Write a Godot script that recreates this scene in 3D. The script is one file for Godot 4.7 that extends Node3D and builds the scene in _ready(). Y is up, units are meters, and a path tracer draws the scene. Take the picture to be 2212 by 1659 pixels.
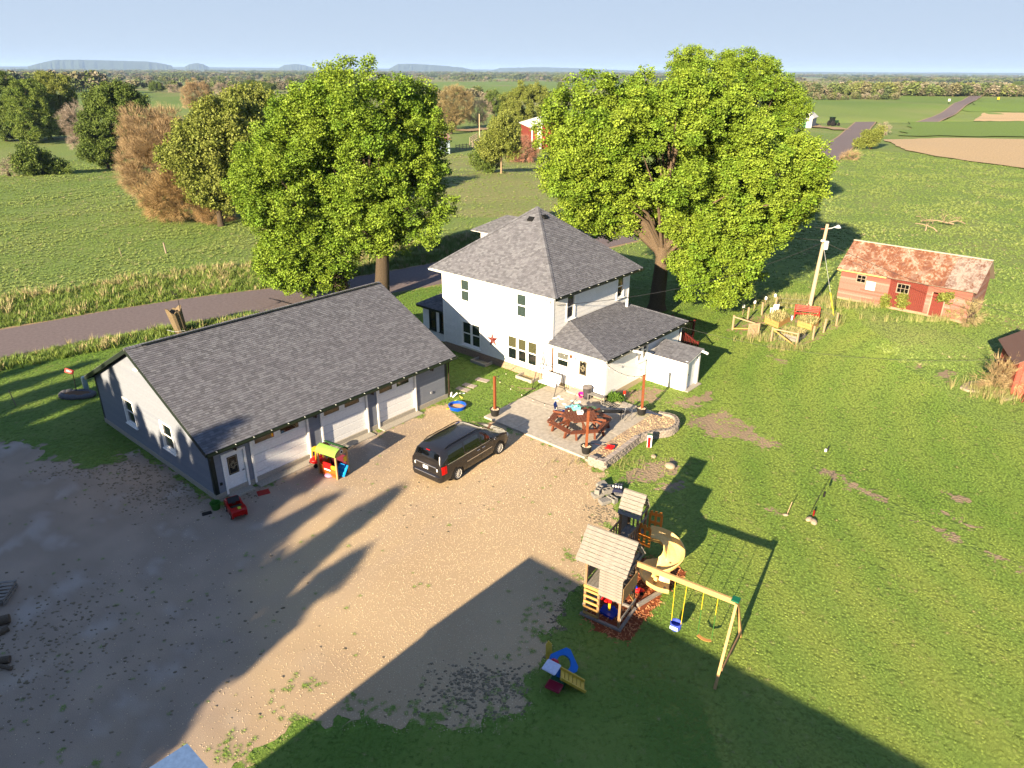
extends Node3D
# A farmyard seen from the air: house, garage, gravel drive, playset, maples and fields.

const CAM_H := 18.0
const FOCAL := 1532.0            # photograph measured at 2212 x 1659 pixels
const PITCH := 23.88
const ROLL := 0.35
const SUN_AZ := 30.5             # direction in which shadows fall, degrees right of straight ahead
const SUN_EL := 18.5

var rng := RandomNumberGenerator.new()
var mats := {}
var texs := {}
var used := {}
var boxes := {}
var tabs := {}
var n1 := FastNoiseLite.new()
var n2 := FastNoiseLite.new()
var n3 := FastNoiseLite.new()

class MB:
	# collects triangles; corners run counter-clockwise seen from outside
	var v := PackedVector3Array()
	var n := PackedVector3Array()
	var c := PackedColorArray()
	var col := Color(1, 1, 1)
	func tri(a: Vector3, b: Vector3, d: Vector3) -> void:
		var m := (b - a).cross(d - a).normalized()
		v.append(a); v.append(d); v.append(b)
		n.append(m); n.append(m); n.append(m)
		c.append(col); c.append(col); c.append(col)
	func quad(a: Vector3, b: Vector3, d: Vector3, e: Vector3) -> void:
		tri(a, b, d); tri(a, d, e)
	func trin(a: Vector3, b: Vector3, d: Vector3, na: Vector3, nb: Vector3, nd: Vector3) -> void:
		v.append(a); v.append(d); v.append(b)
		n.append(na); n.append(nd); n.append(nb)
		c.append(col); c.append(col); c.append(col)
	func box(size: Vector3, xf := Transform3D(), bev := 0.0) -> void:
		var h := size * 0.5
		if bev <= 0.0:
			var p: Array[Vector3] = []
			for i in 8:
				p.append(xf * Vector3(h.x if i & 1 else -h.x, h.y if i & 2 else -h.y, h.z if i & 4 else -h.z))
			quad(p[4], p[5], p[7], p[6]); quad(p[1], p[0], p[2], p[3])
			quad(p[5], p[1], p[3], p[7]); quad(p[0], p[4], p[6], p[2])
			quad(p[6], p[7], p[3], p[2]); quad(p[0], p[1], p[5], p[4])
			return
		var b: float = min(bev, min(h.x, min(h.y, h.z)) * 0.9)
		# corner points: for each corner three points, one on each face
		var q := {}
		for i in 8:
			var s := Vector3(1 if i & 1 else -1, 1 if i & 2 else -1, 1 if i & 4 else -1)
			q[[i, 0]] = xf * (s * Vector3(h.x, h.y - b, h.z - b))
			q[[i, 1]] = xf * (s * Vector3(h.x - b, h.y, h.z - b))
			q[[i, 2]] = xf * (s * Vector3(h.x - b, h.y - b, h.z))
		var ce := xf.origin
		for f in [[1, 3, 7, 5, 0], [0, 4, 6, 2, 0], [2, 6, 7, 3, 1], [0, 1, 5, 4, 1], [4, 5, 7, 6, 2], [0, 2, 3, 1, 2]]:
			oq(ce, q[[f[0], f[4]]], q[[f[1], f[4]]], q[[f[2], f[4]]], q[[f[3], f[4]]])
		for e in [[0, 1, 1, 2], [2, 3, 1, 2], [4, 5, 1, 2], [6, 7, 1, 2], [0, 2, 0, 2], [1, 3, 0, 2], [4, 6, 0, 2], [5, 7, 0, 2], [0, 4, 0, 1], [1, 5, 0, 1], [2, 6, 0, 1], [3, 7, 0, 1]]:
			oq(ce, q[[e[0], e[2]]], q[[e[1], e[2]]], q[[e[1], e[3]]], q[[e[0], e[3]]])
		for i in 8:
			var a: Vector3 = q[[i, 0]]
			var bb: Vector3 = q[[i, 1]]
			var d: Vector3 = q[[i, 2]]
			if (bb - a).cross(d - a).dot(a - ce) > 0.0: tri(a, bb, d)
			else: tri(a, d, bb)
	func oq(ce: Vector3, a: Vector3, b: Vector3, d: Vector3, e: Vector3) -> void:
		if (b - a).cross(d - a).dot((a + d) * 0.5 - ce) > 0.0: quad(a, b, d, e)
		else: quad(a, e, d, b)
	func tube(pts: Array, rad: Array, sides := 8, cap := true) -> void:
		var rings := []
		var m := pts.size()
		var up := Vector3.UP
		for i in m:
			var t: Vector3 = (pts[min(i + 1, m - 1)] - pts[max(i - 1, 0)]).normalized()
			if abs(t.dot(up)) > 0.95: up = Vector3.RIGHT if abs(t.x) < 0.9 else Vector3.BACK
			var s := t.cross(up).normalized()
			var w := s.cross(t).normalized()
			up = w
			var r := []
			for k in sides:
				var a := TAU * k / sides
				r.append([pts[i] + (s * cos(a) + w * sin(a)) * rad[i], s * cos(a) + w * sin(a)])
			rings.append(r)
		for i in m - 1:
			for k in sides:
				var k2 := (k + 1) % sides
				var A: Array = rings[i][k]
				var B: Array = rings[i][k2]
				var C: Array = rings[i + 1][k2]
				var D: Array = rings[i + 1][k]
				trin(A[0], C[0], B[0], A[1], C[1], B[1]); trin(A[0], D[0], C[0], A[1], D[1], C[1])
		if cap:
			for k in range(1, sides - 1):
				tri(rings[0][0][0], rings[0][k][0], rings[0][k + 1][0])
				tri(rings[m - 1][0][0], rings[m - 1][k + 1][0], rings[m - 1][k][0])
	func lathe(prof: Array, sides := 16, xf := Transform3D()) -> void:
		# profile of (radius, height) from the bottom up, seen from outside
		for i in prof.size() - 1:
			var p: Vector2 = prof[i]
			var q: Vector2 = prof[i + 1]
			var sl := Vector2(q.y - p.y, p.x - q.x).normalized()
			for k in sides:
				var a := TAU * k / sides
				var b := TAU * (k + 1) / sides
				var A := xf * Vector3(cos(a) * p.x, p.y, -sin(a) * p.x)
				var B := xf * Vector3(cos(b) * p.x, p.y, -sin(b) * p.x)
				var C := xf * Vector3(cos(b) * q.x, q.y, -sin(b) * q.x)
				var D := xf * Vector3(cos(a) * q.x, q.y, -sin(a) * q.x)
				var na := (xf.basis * Vector3(cos(a) * sl.x, sl.y, -sin(a) * sl.x)).normalized()
				var nb := (xf.basis * Vector3(cos(b) * sl.x, sl.y, -sin(b) * sl.x)).normalized()
				if p.x > 0.0001: trin(A, B, C, na, nb, nb)
				if q.x > 0.0001: trin(A, C, D, na, nb, na)
	func prism(poly: PackedVector2Array, z0: float, z1: float, xf := Transform3D()) -> void:
		# polygon in x, y, given depth from z0 (back) to z1 (front)
		var pl := poly.duplicate()
		if Geometry2D.is_polygon_clockwise(pl): pl.reverse()
		var ix := Geometry2D.triangulate_polygon(pl)
		for i in range(0, ix.size(), 3):
			var a := pl[ix[i]]
			var b := pl[ix[i + 1]]
			var d := pl[ix[i + 2]]
			if (b - a).cross(d - a) < 0.0:
				var t := b; b = d; d = t
			tri(xf * Vector3(a.x, a.y, z1), xf * Vector3(b.x, b.y, z1), xf * Vector3(d.x, d.y, z1))
			tri(xf * Vector3(a.x, a.y, z0), xf * Vector3(d.x, d.y, z0), xf * Vector3(b.x, b.y, z0))
		for i in pl.size():
			var a := pl[i]
			var b := pl[(i + 1) % pl.size()]
			quad(xf * Vector3(a.x, a.y, z0), xf * Vector3(b.x, b.y, z0), xf * Vector3(b.x, b.y, z1), xf * Vector3(a.x, a.y, z1))
	func wedge(poly: PackedVector2Array, y0: float, y1: float, za: float, zb: float, zback: float, xf := Transform3D()) -> void:
		# a lapped board or shingle: proud by za at its lower edge y0, by zb at its upper edge y1
		var pl := poly.duplicate()
		if Geometry2D.is_polygon_clockwise(pl): pl.reverse()
		var f := func(p: Vector2) -> Vector3: return xf * Vector3(p.x, p.y, lerp(za, zb, (p.y - y0) / (y1 - y0)))
		if pl.size() == 4:
			quad(f.call(pl[0]), f.call(pl[1]), f.call(pl[2]), f.call(pl[3]))
		else:
			var ix := Geometry2D.triangulate_polygon(pl)
			for i in range(0, ix.size(), 3):
				var a := pl[ix[i]]
				var b := pl[ix[i + 1]]
				var d := pl[ix[i + 2]]
				if (b - a).cross(d - a) < 0.0:
					var t := b; b = d; d = t
				tri(f.call(a), f.call(b), f.call(d))
		for i in pl.size():
			var a := pl[i]
			var b := pl[(i + 1) % pl.size()]
			if a.y > y1 - 0.001 and b.y > y1 - 0.001: continue
			quad(xf * Vector3(a.x, a.y, zback), xf * Vector3(b.x, b.y, zback), f.call(b), f.call(a))
	func blob(r: Vector3, xf := Transform3D(), seg := 10, rings := 6) -> void:
		for i in rings:
			for k in seg:
				var q := []
				for e in [[i, k], [i, k + 1], [i + 1, k + 1], [i + 1, k]]:
					var la: float = -PI / 2 + PI * e[0] / rings
					var lo: float = TAU * e[1] / seg
					var d := Vector3(cos(la) * cos(lo), sin(la), -cos(la) * sin(lo))
					q.append([xf * (d * r), (xf.basis * (d / r)).normalized()])
				if i > 0: trin(q[0][0], q[1][0], q[2][0], q[0][1], q[1][1], q[2][1])
				if i < rings - 1: trin(q[0][0], q[2][0], q[3][0], q[0][1], q[2][1], q[3][1])
	func mesh() -> ArrayMesh:
		var am := ArrayMesh.new()
		if v.is_empty(): return am
		var a := []
		a.resize(Mesh.ARRAY_MAX)
		a[Mesh.ARRAY_VERTEX] = v; a[Mesh.ARRAY_NORMAL] = n; a[Mesh.ARRAY_COLOR] = c
		am.add_surface_from_arrays(Mesh.PRIMITIVE_TRIANGLES, a)
		return am

# ---------- pixels of the photograph (2212 x 1659) and places on the ground
func ray(px: float, py: float) -> Vector3:
	var u := (px - 1106.0) / FOCAL
	var v := -(py - 829.5) / FOCAL
	var r := deg_to_rad(ROLL)
	var p := deg_to_rad(PITCH)
	var u2 := u * cos(r) - v * sin(r)
	var v2 := v * cos(r) + u * sin(r)
	return Vector3(u2, v2 * cos(p) - sin(p), -(v2 * sin(p) + cos(p)))
func G(px: float, py: float, h := 0.0) -> Vector3:
	var d := ray(px, py)
	return Vector3(0, CAM_H, 0) + d * ((h - CAM_H) / d.y)
func GT(px: float, py: float) -> Vector3:
	var d := ray(px, py)
	var p := Vector3(0, CAM_H, 0)
	var t := 10.0
	for i in 900:
		var q := p + d * t
		if q.y <= T(q.x, q.z):
			break
		t *= 1.008
	var hi := t
	var lo := t / 1.008
	for i in 12:
		var m := (lo + hi) * 0.5
		var q := p + d * m
		if q.y <= T(q.x, q.z): hi = m
		else: lo = m
	var e := p + d * hi
	e.y = T(e.x, e.z)
	return e
func above(base: Vector3, py: float) -> float:
	# height over a ground point at which a plumb line meets the row py
	var lo := -2.0
	var hi := 60.0
	for i in 40:
		var m := (lo + hi) * 0.5
		if row_of(base + Vector3(0, m, 0)) > py: lo = m
		else: hi = m
	return lo
func row_of(q: Vector3) -> float:
	var p := deg_to_rad(PITCH)
	var r := deg_to_rad(ROLL)
	var d := q - Vector3(0, CAM_H, 0)
	var z := d.dot(Vector3(0, -sin(p), -cos(p)))
	var u := d.x / z
	var v := d.dot(Vector3(0, cos(p), -sin(p))) / z
	return 829.5 - (-u * sin(r) + v * cos(r)) * FOCAL
func px_m(q: Vector3) -> float:
	# metres that one of those pixels covers at q
	var p := deg_to_rad(PITCH)
	return (q - Vector3(0, CAM_H, 0)).dot(Vector3(0, -sin(p), -cos(p))) / FOCAL

func knots(d: float, k: Array) -> float:
	if d <= k[0][0]: return k[0][1]
	for i in k.size() - 1:
		if d < k[i + 1][0]:
			return lerp(float(k[i][1]), float(k[i + 1][1]), smoothstep(0.0, 1.0, (d - k[i][0]) / (k[i + 1][0] - k[i][0])))
	return k[-1][1]
const KR := [[240, 0], [290, 0.3], [325, -7], [358, -8], [392, -3.4], [470, 0.6], [560, 3.2], [700, -6], [900, -12], [1500, -14], [3000, -16]]
const KL := [[130, 0], [180, -2.5], [240, -2.5], [420, 0], [640, 1], [900, -2], [1300, -6], [3000, -14]]
func T(x: float, z: float) -> float:
	var d := -z
	if d < 95.0: return 0.0
	var w: float = smoothstep(0.12, 0.34, x / d)
	var h: float = lerp(knots(d, KL), knots(d, KR), w)
	h += n2.get_noise_2d(x * 0.35, z * 0.35) * clamp((d - 95.0) / 300.0, 0.0, 1.0) * 1.4
	return h

# ---------- textures and materials
func noise_tex(key: String, freq: float, lo: float, hi: float, oct := 4, kind := FastNoiseLite.TYPE_SIMPLEX_SMOOTH, normal := 0.0, size := 512) -> NoiseTexture2D:
	if texs.has(key): return texs[key]
	var f := FastNoiseLite.new()
	f.seed = key.hash() % 10000
	f.noise_type = kind
	f.frequency = freq
	f.fractal_octaves = oct
	f.fractal_gain = 0.55
	if kind == FastNoiseLite.TYPE_CELLULAR:
		f.fractal_type = FastNoiseLite.FRACTAL_NONE
		f.cellular_return_type = FastNoiseLite.RETURN_CELL_VALUE if normal == 0.0 else FastNoiseLite.RETURN_DISTANCE
	var t := NoiseTexture2D.new()
	t.width = size; t.height = size
	t.seamless = true
	t.noise = f
	if normal > 0.0:
		t.as_normal_map = true
		t.bump_strength = normal
	else:
		var g := Gradient.new()
		g.set_color(0, Color(lo, lo, lo)); g.set_color(1, Color(hi, hi, hi))
		t.color_ramp = g
	texs[key] = t
	return t
func mat(key: String, col := Color.WHITE, rough := 0.8, tex: Texture2D = null, sc := Vector3.ONE, world := true, vc := false) -> StandardMaterial3D:
	if mats.has(key): return mats[key]
	var m := StandardMaterial3D.new()
	m.albedo_color = col
	m.roughness = rough
	m.metallic_specular = 0.35
	if tex:
		m.albedo_texture = tex
		m.uv1_triplanar = true
		m.uv1_world_triplanar = world
		m.uv1_scale = sc
	m.vertex_color_use_as_albedo = vc
	mats[key] = m
	return m
func bump(m: StandardMaterial3D, t: Texture2D, s := 1.0) -> StandardMaterial3D:
	m.normal_enabled = true
	m.normal_texture = t
	m.normal_scale = s
	if not m.uv1_triplanar:
		m.uv1_triplanar = true
		m.uv1_world_triplanar = true
	return m
func paint(key: String, col: Color, rough := 0.4) -> StandardMaterial3D:
	# moulded plastic, paint: slight unevenness only
	return mat(key, col, rough, noise_tex("dust", 0.02, 0.86, 1.0), Vector3.ONE * 0.9)

# ---------- nodes
func numbered(called: String) -> String:
	if not used.has(called):
		used[called] = 0
		return called
	used[called] += 1
	return "%s_%03d" % [called, used[called]]
func meta(o: Node, label: String, category: String, group := "") -> void:
	o.set_meta("label", label); o.set_meta("category", category)
	if group: o.set_meta("group", group)
func thing(called: String, label: String, category: String, at := Vector3.ZERO, turn := 0.0, group := "") -> Node3D:
	var o := Node3D.new()
	o.name = numbered(called)
	add_child(o)
	o.position = at; o.rotation.y = turn
	meta(o, label, category, group)
	return o
func single(called: String, label: String, category: String, m: Mesh, ma: Material, at := Vector3.ZERO, turn := 0.0, group := "") -> MeshInstance3D:
	var o := MeshInstance3D.new()
	o.name = numbered(called)
	o.mesh = m; o.material_override = ma
	add_child(o)
	o.position = at; o.rotation.y = turn
	meta(o, label, category, group)
	return o
func structure(called: String, m: Mesh, ma: Material, kind := "structure") -> MeshInstance3D:
	var o := MeshInstance3D.new()
	o.name = numbered(called)
	o.mesh = m; o.material_override = ma
	add_child(o)
	o.set_meta("kind", kind)
	return o
func part(parent: Node, called: String, m, ma: Material, xf := Transform3D()) -> MeshInstance3D:
	var o := MeshInstance3D.new()
	o.name = called
	o.mesh = m.mesh() if m is MB else m
	o.material_override = ma
	o.transform = xf
	parent.add_child(o, true)
	return o
func at(x: float, y: float, z: float, rx := 0.0, ry := 0.0, rz := 0.0) -> Transform3D:
	return Transform3D(Basis.from_euler(Vector3(deg_to_rad(rx), deg_to_rad(ry), deg_to_rad(rz))), Vector3(x, y, z))
func cbox(size: Vector3, bev := 0.008) -> ArrayMesh:
	var k := "%.3f %.3f %.3f %.3f" % [size.x, size.y, size.z, bev]
	if not boxes.has(k):
		var b := MB.new()
		b.box(size, Transform3D(), bev)
		boxes[k] = b.mesh()
	return boxes[k]
func pbox(parent: Node, called: String, size: Vector3, xf: Transform3D, ma: Material, bev := 0.008) -> MeshInstance3D:
	return part(parent, called, cbox(size, bev), ma, xf)
func bar(parent: Node, called: String, a: Vector3, b: Vector3, w: float, h: float, ma: Material, bev := 0.006) -> MeshInstance3D:
	# a timber from a to b: w across, h in the plane that holds the upright
	var x := (b - a).normalized()
	var s := x.cross(Vector3.UP)
	s = Vector3.BACK if s.length() < 0.01 else s.normalized()
	var y := s.cross(x).normalized()
	return part(parent, called, cbox(Vector3(snappedf(a.distance_to(b), 0.001), h, w), bev), ma, Transform3D(Basis(x, y, s), (a + b) * 0.5))
func rod(parent: Node, called: String, pts: Array, r: float, ma: Material, sides := 8) -> MeshInstance3D:
	var b := MB.new()
	var ra := []
	for p in pts: ra.append(r)
	b.tube(pts, ra, sides)
	return part(parent, called, b, ma)
func turned(b: MB, prof: Array, sides := 16, xf := Transform3D()) -> MB:
	b.lathe(prof, sides, xf)
	return b
func frame(o: Vector3, x: Vector3, y: Vector3) -> Transform3D:
	x = x.normalized()
	var z := x.cross(y).normalized()
	return Transform3D(Basis(x, z.cross(x).normalized(), z), o)
func rect(x0: float, y0: float, x1: float, y1: float) -> PackedVector2Array:
	return PackedVector2Array([Vector2(x0, y0), Vector2(x1, y0), Vector2(x1, y1), Vector2(x0, y1)])
func pv(a: Array) -> PackedVector2Array:
	var p := PackedVector2Array()
	for i in range(0, a.size(), 2): p.append(Vector2(a[i], a[i + 1]))
	return p

# ---------- coverings laid piece by piece: shingles, lap siding, boards
var laid: Array = []
func lay(fr: Transform3D, poly: PackedVector2Array, holes: Array, expo: float, wmin: float, wmax: float, za: float, zb: float, cols: Array, y_from := INF) -> void:
	var lo := poly[0]
	var hi := poly[0]
	for p in poly:
		lo = lo.min(p); hi = hi.max(p)
	var y := lo.y if y_from == INF else y_from
	var row := 0
	while y < hi.y - 0.01:
		var y1: float = min(y + expo, hi.y)
		var x := lo.x - (rng.randf() * wmax * 0.9 if wmin < 50.0 else 0.0)
		while x < hi.x - 0.005:
			var w := rng.randf_range(wmin, wmax)
			w = snappedf(w, 0.03) if wmin < 50.0 else hi.x - lo.x
			var x1: float = x + w
			var r := rect(x, y, x1, y1)
			var inside := true
			for p in r:
				if not Geometry2D.is_point_in_polygon(p, poly): inside = false
			for h in holes:
				if Rect2(x, y, w, y1 - y).intersects(h): inside = false
			var ci := rng.randi() % cols.size()
			if inside and absf(y1 - y - expo) < 0.001:
				laid.append([fr, r, y, y1, za, zb, cols[ci], w, ci])
			else:
				var got := Geometry2D.intersect_polygons(r, poly)
				for h in holes:
					var nx: Array[PackedVector2Array] = []
					for g in got:
						for c in Geometry2D.clip_polygons(g, rect(h.position.x, h.position.y, h.end.x, h.end.y)):
							nx.append(c)
					got = nx
				for g in got:
					var ar := 0.0
					for i in g.size(): ar += g[i].cross(g[(i + 1) % g.size()])
					if absf(ar) > 0.002: laid.append([fr, g, y, y1, za, zb, cols[ci], 0.0, ci])
			x = x1 + (0.004 if wmin < 50.0 else 0.0)
		y = y1
		row += 1
# boards nailed behind a wall's cladding, with the same openings
var sheath := MB.new()
func clad(fr: Transform3D, poly: PackedVector2Array, holes: Array, expo: float, wmin: float, wmax: float, za: float, zb: float, cols: Array) -> void:
	lay(fr, poly, holes, expo, wmin, wmax, za, zb, cols)
	var lo := poly[0]
	var hi := poly[0]
	for p in poly:
		lo = lo.min(p); hi = hi.max(p)
	var y := lo.y
	while y < hi.y - 0.01:
		var got: Array[PackedVector2Array] = Geometry2D.intersect_polygons(rect(lo.x, y, hi.x, min(y + 0.4, hi.y)), poly)
		for h in holes:
			var nx: Array[PackedVector2Array] = []
			for g in got: nx.append_array(Geometry2D.clip_polygons(g, rect(h.position.x, h.position.y, h.end.x, h.end.y)))
			got = nx
		for g in got:
			if g.size() > 2: sheath.prism(g, -0.07, -0.035, fr)
		y += 0.4
func clad_done(parent: Node3D) -> void:
	part(parent, "sheathing", sheath, mat("sheathing", Color(0.58, 0.50, 0.38), 0.9)).set_meta("kind", "stuff")
	sheath = MB.new()
func lay_done(parent: Node3D, called: String, ma: Material, cap := 300) -> void:
	# the pieces nearest the camera become parts, the rest one part of the same thing
	var cam := Vector3(0, CAM_H, 0)
	var k := 0
	var order := []
	for e in laid:
		var g: PackedVector2Array = e[1]
		var c: Vector3 = parent.transform * (e[0] * Vector3(g[0].x, g[0].y, 0))
		var face: Vector3 = parent.transform.basis * e[0].basis.z
		var away := c.distance_to(cam) + (0.0 if face.dot(cam - c) > 0.0 else 1000.0)
		order.append([away, k])
		k += 1
	order.sort()
	var rest := MB.new()
	for i in order.size():
		var e: Array = laid[order[i][1]]
		var fr: Transform3D = e[0]
		var g: PackedVector2Array = e[1]
		if i < cap:
			if e[7] > 0.0:
				var key := "%s %.2f %.3f %.3f %d %s" % [called, e[7], e[3] - e[2], e[4], e[8], parent.name]
				if not tabs.has(key):
					var b := MB.new()
					b.col = e[6]
					b.wedge(rect(0, 0, e[7], e[3] - e[2]), 0, e[3] - e[2], e[4], e[5], -0.004)
					tabs[key] = b.mesh()
				part(parent, called, tabs[key], ma, fr * Transform3D(Basis(), Vector3(g[0].x, g[0].y, 0)))
			else:
				var b := MB.new()
				b.col = e[6]
				b.wedge(g, e[2], e[3], e[4], e[5], -0.004)
				part(parent, called, b, ma, fr)
		else:
			rest.col = e[6]
			rest.wedge(g, e[2], e[3], e[4], e[5], -0.004, fr)
	if not rest.v.is_empty():
		var o := part(parent, called + "s", rest, ma)
		o.set_meta("kind", "stuff")
	laid.clear()

func _ready() -> void:
	rng.seed = 7
	n1.seed = 3; n1.frequency = 0.08; n1.fractal_octaves = 4
	n2.seed = 11; n2.frequency = 0.02; n2.fractal_octaves = 3
	n3.seed = 9; n3.noise_type = FastNoiseLite.TYPE_CELLULAR; n3.frequency = 0.0035; n3.fractal_type = FastNoiseLite.FRACTAL_NONE; n3.cellular_return_type = FastNoiseLite.RETURN_CELL_VALUE
	# camera
	var cam := Camera3D.new()
	cam.name = "camera"
	cam.fov = rad_to_deg(2.0 * atan(829.5 / FOCAL))
	cam.near = 0.1
	cam.far = 60000.0
	add_child(cam)
	cam.transform = Transform3D(Basis(Vector3.RIGHT, deg_to_rad(-PITCH)) * Basis(Vector3.BACK, deg_to_rad(ROLL)), Vector3(0, CAM_H, 0))
	cam.current = true
	# sky, haze, exposure
	var we := WorldEnvironment.new()
	we.name = "environment"
	var env := Environment.new()
	env.background_mode = Environment.BG_SKY
	var sm := ProceduralSkyMaterial.new()
	sm.sky_top_color = Color(0.48, 0.595, 0.79)
	sm.sky_horizon_color = Color(0.735, 0.80, 0.87)
	sm.sky_curve = 0.28
	sm.sky_energy_multiplier = 1.0
	sm.ground_bottom_color = Color(0.25, 0.30, 0.18)
	sm.ground_horizon_color = Color(0.74, 0.80, 0.85)
	sm.sun_angle_max = 20.0
	var sky := Sky.new()
	sky.sky_material = sm
	env.sky = sky
	env.background_energy_multiplier = 0.265
	env.tonemap_mode = Environment.TONE_MAPPER_LINEAR
	env.tonemap_exposure = 4.5
	env.sdfgi_enabled = true; env.ssao_enabled = true; env.ssil_enabled = true
	env.fog_enabled = true
	env.fog_density = 0.000048
	env.fog_light_color = Color(0.66, 0.79, 0.98)
	we.environment = env
	add_child(we)
	# sun
	var sun := DirectionalLight3D.new()
	sun.name = "sun"
	sun.light_energy = 1.6
	sun.light_color = Color(1.0, 0.91, 0.77)
	sun.light_angular_distance = 0.5
	sun.shadow_enabled = true
	var az := deg_to_rad(SUN_AZ)
	var el := deg_to_rad(SUN_EL)
	var dir := Vector3(sin(az) * cos(el), -sin(el), -cos(az) * cos(el))
	sun.transform = Transform3D(Basis.looking_at(dir, Vector3.UP), Vector3(0, 60, 0))
	add_child(sun)
	# land
	make_land()
	make_roads()
	make_yard()
	# buildings
	make_garage()
	make_house()
	make_entry_shed()
	make_red_barn()
	make_right_shed()
	make_near_barn()
	make_far_buildings()
	# yard things
	make_patio_things()
	make_wall_bed()
	make_blocks()
	make_playset()
	make_van()
	make_toys()
	make_garden()
	make_pole()
	make_small()
	# plants
	make_trees()
	make_grass()
	make_far_woods()
	make_hills()

# ---------- terrain
func axis(step: float, near: float, far: float, grow: float) -> Array:
	var a := []
	var s := step
	var p := 0.0
	while p < far:
		a.append(p)
		if p > near: s *= grow
		p += s
	a.append(far)
	return a
const FIELDS := [Color(0.125, 0.205, 0.038), Color(0.155, 0.225, 0.05), Color(0.185, 0.24, 0.065), Color(0.22, 0.235, 0.085), Color(0.25, 0.215, 0.13), Color(0.125, 0.20, 0.04)]
func land_color(x: float, z: float) -> Color:
	var a := n1.get_noise_2d(x, z)
	var b := n2.get_noise_2d(x * 1.3 + 90, z * 1.3)
	# mown yard
	if x > -36.0 and x < 27.0 + 3.0 * a and z > -66.0 + 3.0 * a:
		var c := Color(0.105, 0.195, 0.028).lerp(Color(0.16, 0.24, 0.045), clamp(0.5 + a * 0.9 + b * 0.6, 0, 1))
		if x > 4.0:
			# passes of the mower round the right lawn
			var st := 0.5 + 0.5 * sin((Vector2(x - 47.0, z + 26.0).length() + n1.get_noise_2d(x * 0.4, z * 0.4) * 2.0) * 2.4)
			c = c.lerp(Color(0.225, 0.275, 0.055), 0.12 + 0.62 * st * clamp(0.6 + b, 0.2, 1.0))
		return c
	# each parcel of farmland has its own crop or grass
	var kind := n3.get_noise_2d(x, z * 0.6) * 0.5 + 0.5
	var f: Color = FIELDS[int(clamp(kind * 6.0, 0.0, 5.0))]
	if z > -420.0: f = FIELDS[1]
	if x > -22.0 and x < 32.0 and z < -95.0 and z > -190.0: f = FIELDS[3]
	return f.lerp(FIELDS[3], clamp(a * 0.9 + b * 0.5, 0.0, 0.7)).lerp(FIELDS[0], clamp(-a * 0.8 - b * 0.4, 0.0, 0.7))
func make_land() -> void:
	var ax := axis(1.0, 62.0, 24000.0, 1.085)
	var xs := []
	for i in range(ax.size() - 1, 0, -1): xs.append(-ax[i])
	xs.append_array(ax)
	var az := axis(1.0, 95.0, 26000.0, 1.07)
	var zs := [3000.0, 1200.0, 500.0, 200.0, 90.0, 40.0, 20.0, 10.0, 5.0]
	for q in az: zs.append(-q)
	var nx := xs.size()
	var nz := zs.size()
	var v := PackedVector3Array()
	var n := PackedVector3Array()
	var c := PackedColorArray()
	var ix := PackedInt32Array()
	for j in nz:
		for i in nx:
			var x: float = xs[i]
			var z: float = zs[j]
			v.append(Vector3(x, T(x, z), z))
			var e := 0.5 + Vector2(x, z).length() * 0.01
			n.append(Vector3(T(x - e, z) - T(x + e, z), 2 * e, T(x, z - e) - T(x, z + e)).normalized())
			c.append(land_color(x, z))
	for j in nz - 1:
		for i in nx - 1:
			var a := j * nx + i
			ix.append_array([a, a + nx, a + 1, a + 1, a + nx, a + nx + 1])
	var am := ArrayMesh.new()
	var arr := []
	arr.resize(Mesh.ARRAY_MAX)
	arr[Mesh.ARRAY_VERTEX] = v; arr[Mesh.ARRAY_NORMAL] = n; arr[Mesh.ARRAY_COLOR] = c; arr[Mesh.ARRAY_INDEX] = ix
	am.add_surface_from_arrays(Mesh.PRIMITIVE_TRIANGLES, arr)
	var m := mat("land", Color.WHITE, 0.95, noise_tex("turf", 0.03, 0.74, 1.0, 5), Vector3.ONE * 0.11, true, true)
	bump(m, noise_tex("turf_n", 0.05, 0, 1, 4, FastNoiseLite.TYPE_SIMPLEX_SMOOTH, 5.0), 0.7)
	structure("ground", am, m)

# a sheet that follows the terrain wherever the field is above zero
func sheet(called: String, f: Callable, x0: float, z0: float, x1: float, z1: float, cell: float, lift: float, ma: Material, colf: Callable, kind := "structure") -> MeshInstance3D:
	var nx := int(ceil((x1 - x0) / cell)) + 1
	var nz := int(ceil((z1 - z0) / cell)) + 1
	var g := PackedFloat32Array()
	g.resize(nx * nz)
	for j in nz:
		for i in nx:
			g[j * nx + i] = f.call(x0 + i * cell, z0 + j * cell)
	var b := MB.new()
	for j in nz - 1:
		for i in nx - 1:
			var q := [g[j * nx + i], g[j * nx + i + 1], g[(j + 1) * nx + i + 1], g[(j + 1) * nx + i]]
			if q[0] <= 0 and q[1] <= 0 and q[2] <= 0 and q[3] <= 0: continue
			var x := x0 + i * cell
			var z := z0 + j * cell
			var p := [Vector2(x, z), Vector2(x + cell, z), Vector2(x + cell, z + cell), Vector2(x, z + cell)]
			var poly := []
			for k in 4:
				var k2 := (k + 1) % 4
				if q[k] > 0: poly.append(p[k])
				if (q[k] > 0) != (q[k2] > 0): poly.append(p[k].lerp(p[k2], q[k] / (q[k] - q[k2])))
			var w := []
			var cc := []
			for e in poly:
				w.append(Vector3(e.x, T(e.x, e.y) + lift, e.y))
				cc.append(colf.call(e.x, e.y))
			for k in range(1, w.size() - 1):
				b.tri(w[0], w[k + 1], w[k])
				var m := b.c.size()
				b.c[m - 3] = cc[0]; b.c[m - 2] = cc[k]; b.c[m - 1] = cc[k + 1]
	return structure(called, b.mesh(), ma, kind)
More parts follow.
